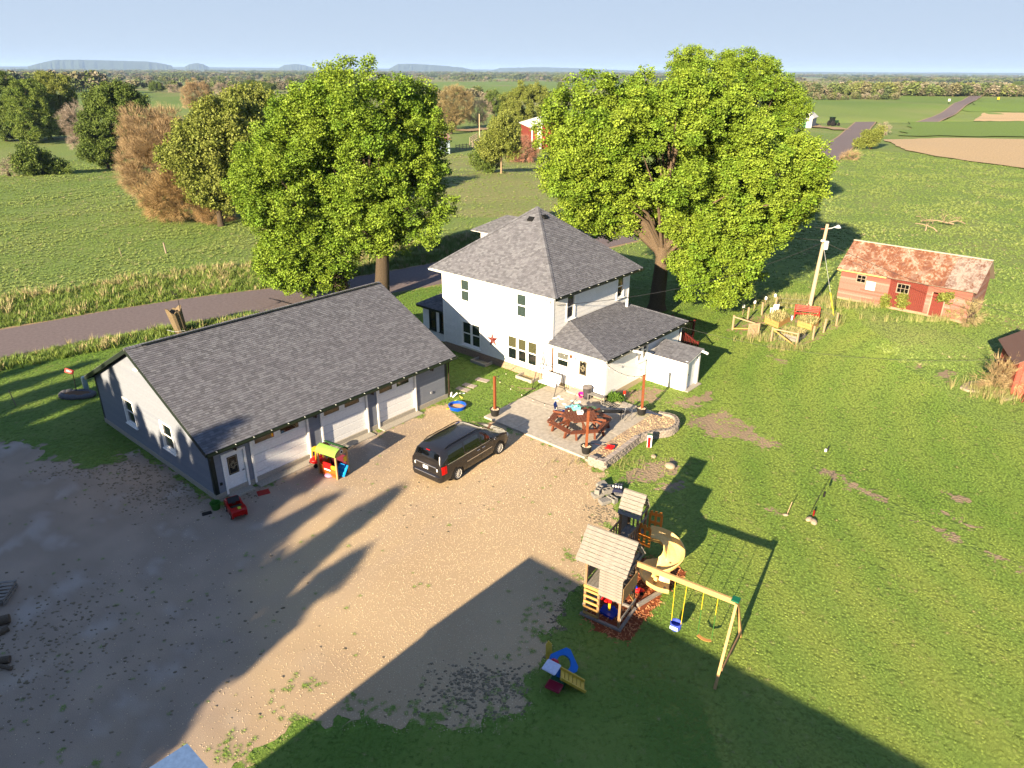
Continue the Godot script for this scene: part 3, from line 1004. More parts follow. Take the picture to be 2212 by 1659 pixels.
# ---------- garage
func make_garage() -> void:
	var g := thing("garage", "long grey-sided garage with shingled gable roof and three white doors", "garage", Vector3(-13.375, 0, -27.345), deg_to_rad(49.7))
	var L := 14.7
	var D := 12.04
	var RIDGE := 5.95
	var EAVE := 2.71
	pbox(g, "foundation", Vector3(L + 0.06, 0.34, D + 0.06), at(L / 2, 0.12, -D / 2), mat("concrete", Color(0.62, 0.60, 0.56), 0.9, noise_tex("asphalt", 0.05, 0.8, 1.0, 5), Vector3.ONE * 0.4), 0.01)
	var cols := [Color(0.175, 0.195, 0.235), Color(0.183, 0.203, 0.243), Color(0.168, 0.188, 0.228)]
	# openings in the front wall
	var holes := [Rect2(0.5, 0.0, 1.16, 2.16), Rect2(1.92, 0.0, 3.18, 2.48), Rect2(5.8, 0.0, 2.98, 2.48), Rect2(9.4, 0.0, 2.84, 2.48)]
	clad(Transform3D(), rect(0.1, 0.27, L - 0.1, 2.7), holes, 0.105, 99, 99, 0.016, 0.003, cols)
	var fl := Transform3D(Basis(Vector3(0, 0, 1), Vector3(0, 1, 0), Vector3(-1, 0, 0)), Vector3(0, 0, -D))
	var wl := [Rect2(D - 4.6, 1.12, 1.24, 1.5), Rect2(D - 8.7, 1.12, 1.24, 1.5)]
	clad(fl, pv([0.1, 0.27, D - 0.1, 0.27, D - 0.1, 2.80, D / 2, 5.72, 0.1, 2.80]), wl, 0.105, 99, 99, 0.016, 0.003, cols)
	var frr := Transform3D(Basis(Vector3(0, 0, -1), Vector3(0, 1, 0), Vector3(1, 0, 0)), Vector3(L, 0, 0))
	clad(frr, pv([0.1, 0.27, D - 0.1, 0.27, D - 0.1, 2.80, D / 2, 5.72, 0.1, 2.80]), [], 0.21, 99, 99, 0.016, 0.003, cols)
	var fb := Transform3D(Basis(Vector3(-1, 0, 0), Vector3(0, 1, 0), Vector3(0, 0, -1)), Vector3(L, 0, -D))
	clad(fb, rect(0.1, 0.27, L - 0.1, 2.7), [], 0.21, 99, 99, 0.016, 0.003, cols)
	lay_done(g, "siding_board", board_mat())
	clad_done(g)
	var bt := black_trim()
	for c in [[0.0, 0.0], [L, 0.0], [0.0, -D], [L, -D]]:
		pbox(g, "corner_trim", Vector3(0.2, 2.52, 0.2), at(c[0] + (0.075 if c[0] == 0.0 else -0.075), 1.5, c[1] + (-0.075 if c[1] == 0.0 else 0.075)), bt, 0.012)
	# windows in the gable end
	for w in wl:
		window(g, fl, w.position.x + 0.1, w.position.y + 0.1, w.size.x - 0.2, w.size.y - 0.2, white_paint(), {"trim": 0.095})
	# entry door
	var dm := paint("door_white", Color(0.87, 0.88, 0.89), 0.35)
	var e := MB.new()
	for q in [[0.54, 1.06, 0.1, 2.06], [1.62, 1.06, 0.1, 2.06]]: e.box(Vector3(q[2], q[3], 0.16), Transform3D(Basis(), Vector3(q[0], q[1] + 0.06, -0.03)), 0.006)
	e.box(Vector3(0.98, 0.1, 0.155), Transform3D(Basis(), Vector3(1.08, 2.1, -0.03)), 0.006)
	var ef := part(g, "entry_door", e, white_paint())
	pbox(ef, "door_leaf", Vector3(0.96, 1.96, 0.05), at(1.08, 1.07, -0.06), dm, 0.005)
	decor_glass(ef, 1.02, 1.42, 0.5, 0.92, -0.03)
	rod(ef, "handle", [Vector3(1.49, 1.0, -0.03), Vector3(1.49, 1.0, 0.03), Vector3(1.38, 1.0, 0.035)], 0.016, bt)
	pbox(g, "threshold", Vector3(1.16, 0.1, 0.5), at(1.08, 0.05, 0.22), mats["concrete"], 0.01)
	# three overhead doors
	for h in [[2.0, 3.02], [5.88, 2.82], [9.48, 2.68]]:
		var tr := MB.new()
		for x in [h[0] - 0.03, h[0] + h[1] + 0.03]: tr.box(Vector3(0.1, 2.42, 0.17), Transform3D(Basis(), Vector3(x, 1.21, -0.02)), 0.006)
		tr.box(Vector3(h[1] - 0.04, 0.1, 0.165), Transform3D(Basis(), Vector3(h[0] + h[1] / 2, 2.40, -0.02)), 0.006)
		var d := part(g, "overhead_door", tr, white_paint())
		var n := 5
		for k in n:
			var ph := 2.29 / n
			if k < n - 1:
				pbox(d, "panel", Vector3(h[1] - 0.05, ph - 0.014, 0.045), at(h[0] + h[1] / 2, 0.06 + ph * (k + 0.5), -0.07), dm, 0.012)
			else:
				# the top section holds two long lights
				var m := MB.new()
				var y0 := 0.06 + ph * k
				var lw: float = h[1] * 0.335
				var xs := [h[0] + 0.03, h[0] + h[1] * 0.075, h[0] + h[1] * 0.075 + lw, h[0] + h[1] * 0.53, h[0] + h[1] * 0.53 + lw, h[0] + h[1] - 0.03]
				for s in [0, 2, 4]: m.box(Vector3(xs[s + 1] - xs[s], ph - 0.014, 0.045), Transform3D(Basis(), Vector3((xs[s] + xs[s + 1]) / 2, y0 + ph / 2, -0.07)))
				for s in [1, 3]:
					m.box(Vector3(lw, 0.07, 0.045), Transform3D(Basis(), Vector3(xs[s] + lw / 2, y0 + 0.042, -0.07)))
					m.box(Vector3(lw, 0.07, 0.045), Transform3D(Basis(), Vector3(xs[s] + lw / 2, y0 + ph - 0.042, -0.07)))
				part(d, "panel", m, dm)
				for s in [1, 3]:
					pbox(d, "pane", Vector3(lw, ph - 0.15, 0.01), at(xs[s] + lw / 2, y0 + ph / 2, -0.075), mirror_pane(), 0.0)
		pbox(g, "apron", Vector3(h[1] + 0.2, 0.07, 0.55), at(h[0] + h[1] / 2, 0.035, 0.25), mats["concrete"], 0.01)
	# coach lamps under the eave
	for x in [1.17, 5.5, 9.1, 13.45]:
		var lm := MB.new()
		lm.box(Vector3(0.12, 0.3, 0.03), at(0, 0, 0.02))
		lm.box(Vector3(0.05, 0.05, 0.12), at(0, 0.1, 0.08))
		turned(lm, [Vector2(0, -0.16), Vector2(0.05, -0.15), Vector2(0.075, 0.04), Vector2(0.1, 0.06), Vector2(0.03, 0.13), Vector2(0, 0.14)], 6, at(0, 0.02, 0.15))
		part(g, "wall_lamp", lm, paint("bronze", Color(0.22, 0.17, 0.15), 0.5), at(x, 2.32, 0.01))
	# outlet boxes
	pbox(g, "outlet", Vector3(0.12, 0.14, 0.05), at(0.3, 0.75, 0.03), bt, 0.01)
	pbox(g, "outlet", Vector3(0.14, 0.14, 0.06), at(13.4, 0.8, 0.03), paint("outlet_grey", Color(0.55, 0.56, 0.58)), 0.01)
	# flood lamp high on the gable
	var fm := MB.new()
	fm.box(Vector3(0.16, 0.16, 0.06)); fm.blob(Vector3(0.09, 0.07, 0.12), at(-0.12, -0.05, 0.12)); fm.blob(Vector3(0.09, 0.07, 0.12), at(0.12, -0.05, 0.12))
	part(g, "flood_lamp", fm, white_paint(), fl * at(D / 2 + 0.45, 5.02, 0.05))
	# roof
	var x0 := -0.33
	var x1 := L + 0.33
	var f0 := Vector3(x0, EAVE, 0.5)
	var f1 := Vector3(x1, EAVE, 0.5)
	var r0 := Vector3(x0, RIDGE, -D / 2)
	var r1 := Vector3(x1, RIDGE, -D / 2)
	var b0 := Vector3(x0, EAVE, -D - 0.5)
	var b1 := Vector3(x1, EAVE, -D - 0.5)
	roof_plane(g, [f0, f1, r1, r0], bt)
	roof_plane(g, [b1, b0, r0, r1], bt)
	lay_done(g, "shingle", shingle_mat())
	caps(g, r0 + Vector3(0, 0.03, 0), r1 + Vector3(0, 0.03, 0), Vector3.UP, shingle_mat())
	var rv := (r0 - f0).normalized()
	bar(g, "ridge_vent", r0 + Vector3(0.7, 0.045, 0.2), r1 + Vector3(-0.3, 0.045, 0.2), 0.07, 0.05, bt)
	# fascia along eaves and rakes, soffits
	pbox(g, "fascia", Vector3(x1 - x0, 0.16, 0.03), at(L / 2, EAVE - 0.1, 0.48), bt, 0.004)
	pbox(g, "fascia", Vector3(x1 - x0, 0.16, 0.03), at(L / 2, EAVE - 0.1, -D - 0.48), bt, 0.004)
	pbox(g, "soffit", Vector3(x1 - x0 - 0.06, 0.03, 0.44), at(L / 2, EAVE - 0.15, 0.23), bt, 0.0)
	for x in [x0 - 0.01, x1 + 0.01]:
		bar(g, "rake_board", Vector3(x, EAVE - 0.1, 0.47), Vector3(x, RIDGE - 0.1, -D / 2), 0.03, 0.2, bt)
		bar(g, "rake_board", Vector3(x, EAVE - 0.1, -D - 0.47), Vector3(x, RIDGE - 0.1, -D / 2), 0.03, 0.2, bt)
	for s in [[f0, r0], [b0, r0]]:
		bar(g, "rake_soffit", s[0] + Vector3(0.17, -0.12, 0), s[1] + Vector3(0.17, -0.12, 0), 0.3, 0.02, bt)
	gutter(g, f0 + Vector3(0, -0.02, 0.0), f1 + Vector3(0, -0.02, 0.0), Vector3(0, 0, 1), paint("gutter_green", Color(0.16, 0.21, 0.16), 0.4))
	rod(g, "downspout", [Vector3(L + 0.1, EAVE - 0.1, 0.5), Vector3(L + 0.08, EAVE - 0.45, 0.08), Vector3(L + 0.08, 0.2, 0.08)], 0.045, paint("brown_metal", Color(0.20, 0.15, 0.13)), 6)
	for k in [-0.06, 0.1]:
		rod(g, "drain_pipe", [Vector3(L + 0.2, 0.05, 0.15 + k), Vector3(L + 0.3 + k, 0.32, 0.25 + k * 2.0)], 0.05, white_paint(), 8)
func mirror_pane() -> StandardMaterial3D:
	var m := mat("mirror_pane", Color(0.10, 0.085, 0.06), 0.06)
	m.metallic_specular = 0.8
	return m
func decor_glass(parent: Node, x: float, y: float, w: float, h: float, z: float) -> void:
	pbox(parent, "pane", Vector3(w, h, 0.012), at(x, y, z), mat("leaded_glass", Color(0.10, 0.10, 0.095), 0.12), 0.0)
	var b := MB.new()
	for s in [-1, 1]:
		b.box(Vector3(0.012, h - 0.1, 0.012), at(x + s * (w / 2 - 0.05), y, z + 0.008))
		b.box(Vector3(w - 0.1, 0.012, 0.012), at(x, y + s * (h / 2 - 0.05), z + 0.008))
		for r in [35, -35]: b.box(Vector3(0.3, 0.014, 0.012), at(x + s * 0.06, y + (0.12 if (r > 0) == (s < 0) else -0.12), z + 0.01, 0, 0, r))
	for k in 4: b.box(Vector3(0.16, 0.014, 0.012), at(x + (0.06 if k < 2 else -0.06), y + (0.05 if k % 2 else -0.05), z + 0.012, 0, 0, 50 if (k < 2) == (k % 2 == 0) else -50))
	part(parent, "caming", b, mat("caming", Color(0.62, 0.58, 0.48), 0.35))

# ---------- house
func make_house() -> void:
	var h := thing("farmhouse", "two-storey white farmhouse with grey pyramid roof and one-storey addition", "house", Vector3(2.435, 0, -40.674), deg_to_rad(-41.0))
	var U := 9.55
	var V := 8.4
	var stone := mat("foundation_stone", Color(0.60, 0.51, 0.43), 0.95, noise_tex("turf", 0.03, 0.74, 1.0, 5), Vector3.ONE * 0.5)
	pbox(h, "foundation", Vector3(U + 0.04, 0.56, V + 0.04), at(-U / 2, 0.25, -V / 2), stone, 0.01)
	pbox(h, "foundation", Vector3(4.0, 0.4, 8.56), at(2.02, 0.18, -4.3), mat("render_tan", Color(0.66, 0.60, 0.49), 0.9, noise_tex("dust", 0.02, 0.86, 1.0), Vector3.ONE), 0.01)
	var wc := [Color(0.72, 0.72, 0.71), Color(0.69, 0.695, 0.695), Color(0.74, 0.74, 0.73), Color(0.705, 0.705, 0.69)]
	var fR := Transform3D(Basis(Vector3(0, 0, -1), Vector3(0, 1, 0), Vector3(1, 0, 0)), Vector3.ZERO)
	var fL := Transform3D(Basis(Vector3(0, 0, 1), Vector3(0, 1, 0), Vector3(-1, 0, 0)), Vector3(-U, 0, -V))
	var fB := Transform3D(Basis(Vector3(-1, 0, 0), Vector3(0, 1, 0), Vector3(0, 0, -1)), Vector3(0, 0, -V))
	# main walls: mineral shingles in staggered courses
	var wf := [Rect2(-7.93, 3.75, 0.98, 1.68), Rect2(-3.0, 3.75, 0.98, 1.68), Rect2(-7.82, 0.72, 1.82, 1.78), Rect2(-3.72, 0.72, 2.62, 1.78)]
	clad(Transform3D(), rect(-U + 0.06, 0.5, -0.06, 5.76), wf, 0.27, 0.58, 0.64, 0.014, 0.003, wc)
	var wr := [Rect2(1.3, 3.85, 0.94, 1.62), Rect2(6.85, 3.95, 0.94, 1.62)]
	clad(fR, rect(0.06, 3.0, V - 0.06, 5.76), wr, 0.27, 0.58, 0.64, 0.014, 0.003, wc)
	lay_done(h, "siding_shingle", board_mat())
	# plain boards on the sides out of view
	clad(fL, rect(0.06, 0.5, V - 0.06, 5.76), [], 0.27, 99, 99, 0.014, 0.003, wc)
	clad(fB, rect(0.06, 0.5, U - 0.06, 5.76), [], 0.27, 99, 99, 0.014, 0.003, wc)
	# addition: smooth front, lap siding on its long side
	var fA := fR.translated(Vector3(4.0, 0, 0))
	clad(fA, rect(0.12, 0.36, 8.6, 2.80), [Rect2(3.36, 1.5, 1.3, 1.2)], 0.115, 99, 99, 0.017, 0.003, wc)
	var fAb := Transform3D(Basis(Vector3(-1, 0, 0), Vector3(0, 1, 0), Vector3(0, 0, -1)), Vector3(4.0, 0, -8.6))
	clad(fAb, rect(0.0, 0.36, 4.0, 2.8), [], 0.23, 99, 99, 0.017, 0.003, wc)
	clad(Transform3D(), rect(0.1, 0.36, 3.9, 2.80), [Rect2(0.3, 1.32, 1.08, 1.1), Rect2(1.72, 0.3, 1.24, 2.1)], 1.25, 99, 99, 0.012, 0.010, [Color(0.80, 0.80, 0.79)])
	# porch and back wing
	clad(Transform3D(Basis(), Vector3(0, 0, -0.25)), rect(-11.95, 0.3, -9.6, 2.6), [Rect2(-11.3, 0.95, 0.72, 1.5), Rect2(-10.25, 0.95, 0.68, 1.5)], 0.15, 99, 99, 0.014, 0.003, wc)
	clad(Transform3D(fL.basis, Vector3(-11.95, 0, -3.6)), rect(0, 0.3, 3.35, 2.6), [], 0.15, 99, 99, 0.014, 0.003, wc)
	clad(Transform3D(Basis(), Vector3(0, 0, -8.75)), rect(-14.2, 0.4, -7.1, 6.25), [], 0.27, 99, 99, 0.014, 0.003, wc)
	clad(Transform3D(fL.basis, Vector3(-14.2, 0, -12.6)), rect(0, 0.4, 3.85, 6.25), [], 0.27, 99, 99, 0.014, 0.003, wc)
	lay_done(h, "siding_board", board_mat(), 150)
	clad_done(h)
	pbox(h, "upper_floor", Vector3(9.2, 0.2, 8.1), at(-4.77, 3.0, -4.2), mat("floor_wood", Color(0.45, 0.33, 0.22), 0.7), 0.0)
	pbox(h, "partition", Vector3(0.12, 5.0, 8.1), at(-4.8, 3.1, -4.2), mat("plaster", Color(0.72, 0.70, 0.64), 0.9), 0.0)
	var wp := white_paint()
	for c in [[-0.04, 3.13, -0.04, 5.3], [-U + 0.04, 3.13, -0.04, 5.3], [-0.04, 4.4, -V + 0.04, 2.7], [3.94, 1.6, -0.06, 2.5], [3.94, 1.6, -8.54, 2.5], [-11.9, 1.45, -0.3, 2.3], [-14.15, 3.3, -8.8, 5.9]]:
		pbox(h, "corner_board", Vector3(0.13, c[3], 0.13), at(c[0], c[1], c[2]), wp, 0.008)
	# windows
	var curtain := mat("curtain", Color(0.42, 0.52, 0.49), 0.9)
	var blind := mat("blind", Color(0.62, 0.60, 0.40), 0.85)
	window(h, Transform3D(), -7.83, 3.85, 0.78, 1.48, wp, {"curtain": curtain})
	window(h, Transform3D(), -2.9, 3.85, 0.78, 1.48, wp, {"curtain": curtain})
	window(h, Transform3D(), -7.72, 0.82, 1.62, 1.58, wp, {"lights": 2, "curtain": mat("curtain_dark", Color(0.28, 0.33, 0.36), 0.9)})
	window(h, Transform3D(), -3.62, 0.82, 2.42, 1.58, wp, {"lights": 3, "blind": blind})
	window(h, fR, 1.4, 3.95, 0.74, 1.42, wp)
	window(h, fR, 6.95, 4.05, 0.74, 1.42, wp)
	window(h, Transform3D(), 0.4, 1.42, 0.88, 0.9, wp, {"blind": mat("pale_blind", Color(0.8, 0.8, 0.78), 0.8)})
	window(h, fA, 3.46, 1.6, 1.1, 1.0, wp, {"lights": 2})
	var bt := black_trim()
	for x in [-11.2, -10.15]:
		window(h, Transform3D(Basis(), Vector3(0, 0, -0.25)), x, 1.05, 0.5, 1.3, bt)
	# back door with leaded light
	var e := MB.new()
	for x in [1.76, 2.92]: e.box(Vector3(0.09, 2.02, 0.16), at(x, 1.35, -0.03))
	e.box(Vector3(1.07, 0.09, 0.155), at(2.34, 2.32, -0.03))
	var d := part(h, "back_door", e, wp)
	pbox(d, "door_leaf", Vector3(1.06, 1.94, 0.05), at(2.34, 1.3, -0.05), paint("door_white", Color(0.87, 0.88, 0.89)), 0.005)
	decor_glass(d, 2.36, 1.72, 0.54, 0.9, -0.02)
	rod(d, "handle", [Vector3(1.9, 1.25, -0.02), Vector3(1.9, 1.25, 0.05)], 0.03, bt)
	pbox(h, "door_step", Vector3(1.5, 0.2, 0.5), at(2.34, 0.16, 0.27), mats["concrete"], 0.015)
	turned_lamp(h, Vector3(1.52, 2.3, 0.06))
	# main roof
	var E := 5.81
	var o := 0.6
	var A := Vector3(-U - o, E, o)
	var B := Vector3(o, E, o)
	var C := Vector3(o, E, -V - o)
	var D := Vector3(-U - o, E, -V - o)
	var P := Vector3(-U / 2, 9.85, -V / 2)
	for q in [[A, B], [B, C], [C, D], [D, A]]: roof_plane(h, [q[0], q[1], P], bt)
	# addition roof leaning on the main wall
	var a0 := Vector3(0.03, 2.85, 0.45)
	var a1 := Vector3(4.35, 2.85, 0.45)
	var a2 := Vector3(4.35, 2.85, -9.05)
	var a3 := Vector3(0.03, 2.85, -9.05)
	var t0 := Vector3(0.03, 3.75, -1.7)
	var t1 := Vector3(0.03, 3.75, -7.2)
	roof_plane(h, [a0, a1, t0], bt)
	roof_plane(h, [a1, a2, t1, t0], bt)
	roof_plane(h, [a2, a3, t1], bt)
	# porch roof and wing roof
	var p0 := Vector3(-12.35, 2.65, 0.05)
	var p1 := Vector3(-9.6, 2.65, 0.05)
	var pr0 := Vector3(-11.2, 3.35, -2.0)
	var pr1 := Vector3(-9.6, 3.35, -2.0)
	roof_plane(h, [p0, p1, pr1, pr0], bt)
	roof_plane(h, [Vector3(-12.35, 2.65, -4.05), p0, pr0], bt)
	roof_plane(h, [Vector3(-9.6, 2.65, -4.05), Vector3(-12.35, 2.65, -4.05), pr0, pr1], bt)
	var w0 := Vector3(-14.9, 6.3, -8.3)
	var w1 := Vector3(-7.0, 6.3, -8.3)
	var wr0 := Vector3(-13.2, 7.35, -10.7)
	var wr1 := Vector3(-7.0, 7.35, -10.7)
	roof_plane(h, [w0, w1, wr1, wr0], wp)
	roof_plane(h, [Vector3(-14.9, 6.3, -13.1), w0, wr0], wp)
	roof_plane(h, [Vector3(-7.0, 6.3, -13.1), Vector3(-14.9, 6.3, -13.1), wr0, wr1], wp)
	lay_done(h, "shingle", shingle_mat())
	for q in [[A, P], [B, P], [C, P], [D, P], [a1, t0], [a2, t1], [wr0, wr1], [w0, wr0], [p0, pr0]]: caps(h, q[0] + Vector3(0, 0.02, 0), q[1] + Vector3(0, 0.02, 0), Vector3.UP, shingle_mat())
	# soffits, fascias, gutters
	for q in [[-U / 2, o / 2, U + 2 * o, o], [-U / 2, -V - o / 2, U + 2 * o, o], [o / 2, -V / 2, o, V], [-U - o / 2, -V / 2, o, V]]:
		pbox(h, "soffit", Vector3(q[2] - 0.04, 0.04, q[3] - 0.02), at(q[0], E - 0.14, q[1]), wp, 0.0)
	var al := paint("gutter_white", Color(0.72, 0.74, 0.74), 0.45)
	var dk := black_trim()
	bar(h, "fascia", A + Vector3(0, -0.1, -0.02), B + Vector3(0, -0.1, -0.02), 0.03, 0.15, al)
	bar(h, "fascia", B + Vector3(-0.02, -0.1, 0), C + Vector3(-0.02, -0.1, 0), 0.03, 0.15, dk)
	gutter(h, A + Vector3(0, -0.02, 0), B + Vector3(0, -0.02, 0), Vector3(0, 0, 1), al)
	gutter(h, B + Vector3(0, -0.02, 0), C + Vector3(0, -0.02, 0), Vector3(1, 0, 0), dk)
	bar(h, "fascia", a0 + Vector3(0, -0.1, -0.02), a1 + Vector3(0, -0.1, -0.02), 0.03, 0.14, al)
	bar(h, "fascia", a1 + Vector3(-0.02, -0.1, 0), a2 + Vector3(-0.02, -0.1, 0), 0.03, 0.14, dk)
	gutter(h, a0 + Vector3(0, -0.02, 0), a1 + Vector3(0, -0.02, 0), Vector3(0, 0, 1), al)
	gutter(h, a1 + Vector3(0, -0.02, 0), a2 + Vector3(0, -0.02, 0), Vector3(1, 0, 0), dk)
	bar(h, "fascia", p0 + Vector3(0, -0.09, -0.02), p1 + Vector3(0, -0.09, -0.02), 0.03, 0.13, dk)
	pbox(h, "soffit", Vector3(4.2, 0.03, 0.4), at(2.16, 2.7, 0.22), wp, 0.0)
	pbox(h, "soffit", Vector3(0.33, 0.03, 8.6), at(4.17, 2.705, -4.3), wp, 0.0)
	# downspouts and the conduit up the wall
	rod(h, "downspout", [Vector3(-0.15, E - 0.15, o + 0.05), Vector3(-0.15, E - 0.6, 0.08), Vector3(-0.15, 2.95, 0.08), Vector3(-0.12, 2.85, 0.5), Vector3(-0.2, 2.75, 0.6)], 0.045, wp, 6)
	rod(h, "downspout", [Vector3(0.12, 2.75, 0.5), Vector3(0.12, 2.5, 0.08), Vector3(0.12, 0.35, 0.08)], 0.045, paint("rust_pipe", Color(0.42, 0.30, 0.2)), 6)
	rod(h, "downspout", [Vector3(4.4, 2.75, -8.7), Vector3(4.1, 2.5, -8.65), Vector3(4.1, 0.3, -8.65)], 0.045, wp, 6)
	rod(h, "gutter_extension", [Vector3(4.45, 2.78, -2.1), Vector3(4.95, 2.72, -2.35)], 0.075, wp, 8)
	rod(h, "conduit", [Vector3(-0.62, 5.5, 0.04), Vector3(-0.62, 0.8, 0.04)], 0.02, paint("outlet_grey", Color(0.55, 0.56, 0.58)), 6)
	pbox(h, "meter_box", Vector3(0.26, 0.4, 0.14), at(-0.62, 1.5, 0.08), paint("outlet_grey", Color(0.55, 0.56, 0.58)), 0.02)
	rod(h, "vent_pipe", [Vector3(0.8, 3.4, -7.0), Vector3(0.8, 4.1, -7.0)], 0.09, wp, 10)
	# square vents near the peak
	for q in [[A, B, 0.30, 0.83], [B, C, 0.24, 0.86]]:
		var m: Vector3 = q[0].lerp(q[1], 0.5)
		var s: Vector3 = m.lerp(P, q[3]) + (q[1] - q[0]).normalized() * (0.15 if q[2] > 0.27 else -0.2)
		var nn: Vector3 = (q[1] - q[0]).cross(P - q[0]).normalized()
		part(h, "roof_vent", cbox(Vector3(0.42, 0.34, 0.12), 0.02), mat("vent_black", Color(0.06, 0.06, 0.06), 0.6), frame(s + nn * 0.06, q[1] - q[0], nn.cross((q[1] - q[0]).normalized())))
	# window wells
	for x in [-5.6, -1.6]:
		var ww := MB.new()
		for s in [-1, 1]: ww.box(Vector3(0.08, 0.26, 0.7), at(x + s * 0.62, 0.08, 0.36))
		ww.box(Vector3(1.32, 0.26, 0.08), at(x, 0.08, 0.74))
		var well := part(h, "window_well", ww, mats["concrete"])
		pbox(well, "well_bottom", Vector3(1.18, 0.03, 0.66), at(x, 0.02, 0.36), mats["render_tan"], 0.0)
	# the five-pointed metal star on the sunlit wall
	var st := MB.new()
	var ring := []
	for k in 10:
		var a := PI / 2 + TAU * k / 10
		var r := 0.52 if k % 2 == 0 else 0.19
		ring.append(Vector3(cos(a) * r, sin(a) * r, 0))
	for k in 10:
		st.tri(Vector3(0, 0, 0.13), ring[k], ring[(k + 1) % 10])
		st.tri(Vector3(0, 0, -0.02), ring[(k + 1) % 10], ring[k])
	var so := single("wall_star", "rusty red metal star hung on the white house wall", "star", st.mesh(), bump(mat("star", Color(0.36, 0.13, 0.11), 0.4, noise_tex("dust", 0.02, 0.86, 1.0)), noise_tex("granule_n", 0.3, 0, 1, 2, FastNoiseLite.TYPE_SIMPLEX_SMOOTH, 4.0), 0.2))
	so.transform = h.transform * at(-4.91, 1.75, 0.04, 0, 0, 8)
func turned_lamp(parent: Node, p: Vector3) -> void:
	var b := MB.new()
	turned(b, [Vector2(0, -0.14), Vector2(0.05, -0.12), Vector2(0.07, 0.05), Vector2(0.02, 0.12), Vector2(0, 0.12)], 8, at(p.x, p.y, p.z + 0.06))
	b.box(Vector3(0.1, 0.1, 0.06), at(p.x, p.y, p.z - 0.02))
	part(parent, "wall_lamp", b, paint("copper", Color(0.55, 0.35, 0.22), 0.4))

func make_entry_shed() -> void:
	var s := thing("cellar_entry", "small white lean-to cellar entry with shingled roof against the addition", "shed", Vector3(2.435, 0, -40.674) + Basis(Vector3.UP, deg_to_rad(-41.0)) * Vector3(4.02, 0, -4.55), deg_to_rad(-41.0))
	var wp := white_paint()
	var w := 2.7
	var d := 1.75
	pbox(s, "wall", Vector3(w - 0.02, 1.92, 0.1), at(w / 2 + 0.06, 0.93, -0.05), wp, 0.006)
	pbox(s, "wall", Vector3(w - 0.02, 2.1, 0.1), at(w / 2 + 0.06, 1.02, -d + 0.05), wp, 0.006)
	for z in [-0.16, -d + 0.16]: pbox(s, "corner_post", Vector3(0.16, 2.0, 0.22), at(w + 0.02, 0.97, z), wp, 0.008)
	pbox(s, "door_leaf", Vector3(0.05, 1.85, d - 0.56), at(w - 0.05, 0.93, -d / 2), paint("shed_door", Color(0.80, 0.82, 0.84)), 0.006)
	rod(s, "handle", [Vector3(w - 0.02, 0.95, -0.5), Vector3(w + 0.05, 0.95, -0.5)], 0.025, black_trim())
	pbox(s, "sill", Vector3(0.5, 0.1, d), at(w + 0.1, 0.03, -d / 2), mats["concrete"], 0.01)
	var a := Vector3(0.35, 1.9, 0.14)
	var b := Vector3(w + 0.2, 1.9, 0.14)
	var c := Vector3(w + 0.2, 2.3, -d - 0.12)
	var e := Vector3(0.1, 2.3, -d - 0.12)
	roof_plane(s, [a, b, c, e], wp)
	lay_done(s, "shingle", shingle_mat())
	rod(s, "gutter_end", [Vector3(w + 0.2, 2.22, -d + 0.1), Vector3(w + 0.6, 2.16, -d + 0.12)], 0.08, wp, 8)
	pbox(s, "gutter_end", Vector3(0.34, 0.12, 0.14), at(0.3, 1.92, 0.02, 0, 25, 0), paint("gutter_white", Color(0.72, 0.74, 0.74)), 0.02)
	# the dark red stair and railing of the deck behind
	var r := thing("deck_railing", "dark red wooden stair railing with close balusters behind the house addition", "railing", Vector3(2.435, 0, -40.674) + Basis(Vector3.UP, deg_to_rad(-41.0)) * Vector3(3.3, 0, -9.6), deg_to_rad(-41.0))
	var red := mat("deck_red", Color(0.36, 0.11, 0.085), 0.6, noise_tex("wood", 0.03, 0.7, 1.0, 4), Vector3(0.5, 4, 0.5))
	pbox(r, "deck", Vector3(1.9, 0.08, 2.2), at(-0.6, 1.0, -0.9), red)
	for q in [[0.3, 0.1, 2.1], [1.7, 0.1, 1.4], [-1.4, -1.9, 2.1], [0.3, -1.9, 2.1]]:
		pbox(r, "post", Vector3(0.11, q[2], 0.11), at(q[0], q[2] / 2, q[1]), red)
		pbox(r, "post_cap", Vector3(0.16, 0.06, 0.16), at(q[0], q[2] + 0.03, q[1]), red, 0.02)
	bar(r, "handrail", Vector3(0.3, 2.0, 0.1), Vector3(1.7, 1.35, 0.1), 0.12, 0.05, red)
	bar(r, "bottom_rail", Vector3(0.3, 1.1, 0.1), Vector3(1.7, 0.42, 0.1), 0.06, 0.06, red)
	for k in 11:
		var t := (k + 0.7) / 12.0
		pbox(r, "baluster", Vector3(0.045, 0.9, 0.045), at(0.3 + 1.4 * t, lerp(1.55, 0.9, t), 0.1), red, 0.0)
	bar(r, "handrail", Vector3(-1.4, 2.0, -1.9), Vector3(0.3, 2.0, -1.9), 0.12, 0.05, red)
	for k in 12: pbox(r, "baluster", Vector3(0.045, 0.9, 0.045), at(-1.3 + 0.135 * k, 1.5, -1.9), red, 0.0)
	for k in 4: pbox(r, "step", Vector3(0.3, 0.05, 1.1), at(0.5 + 0.3 * k, 0.85 - 0.2 * k, -0.45), red)

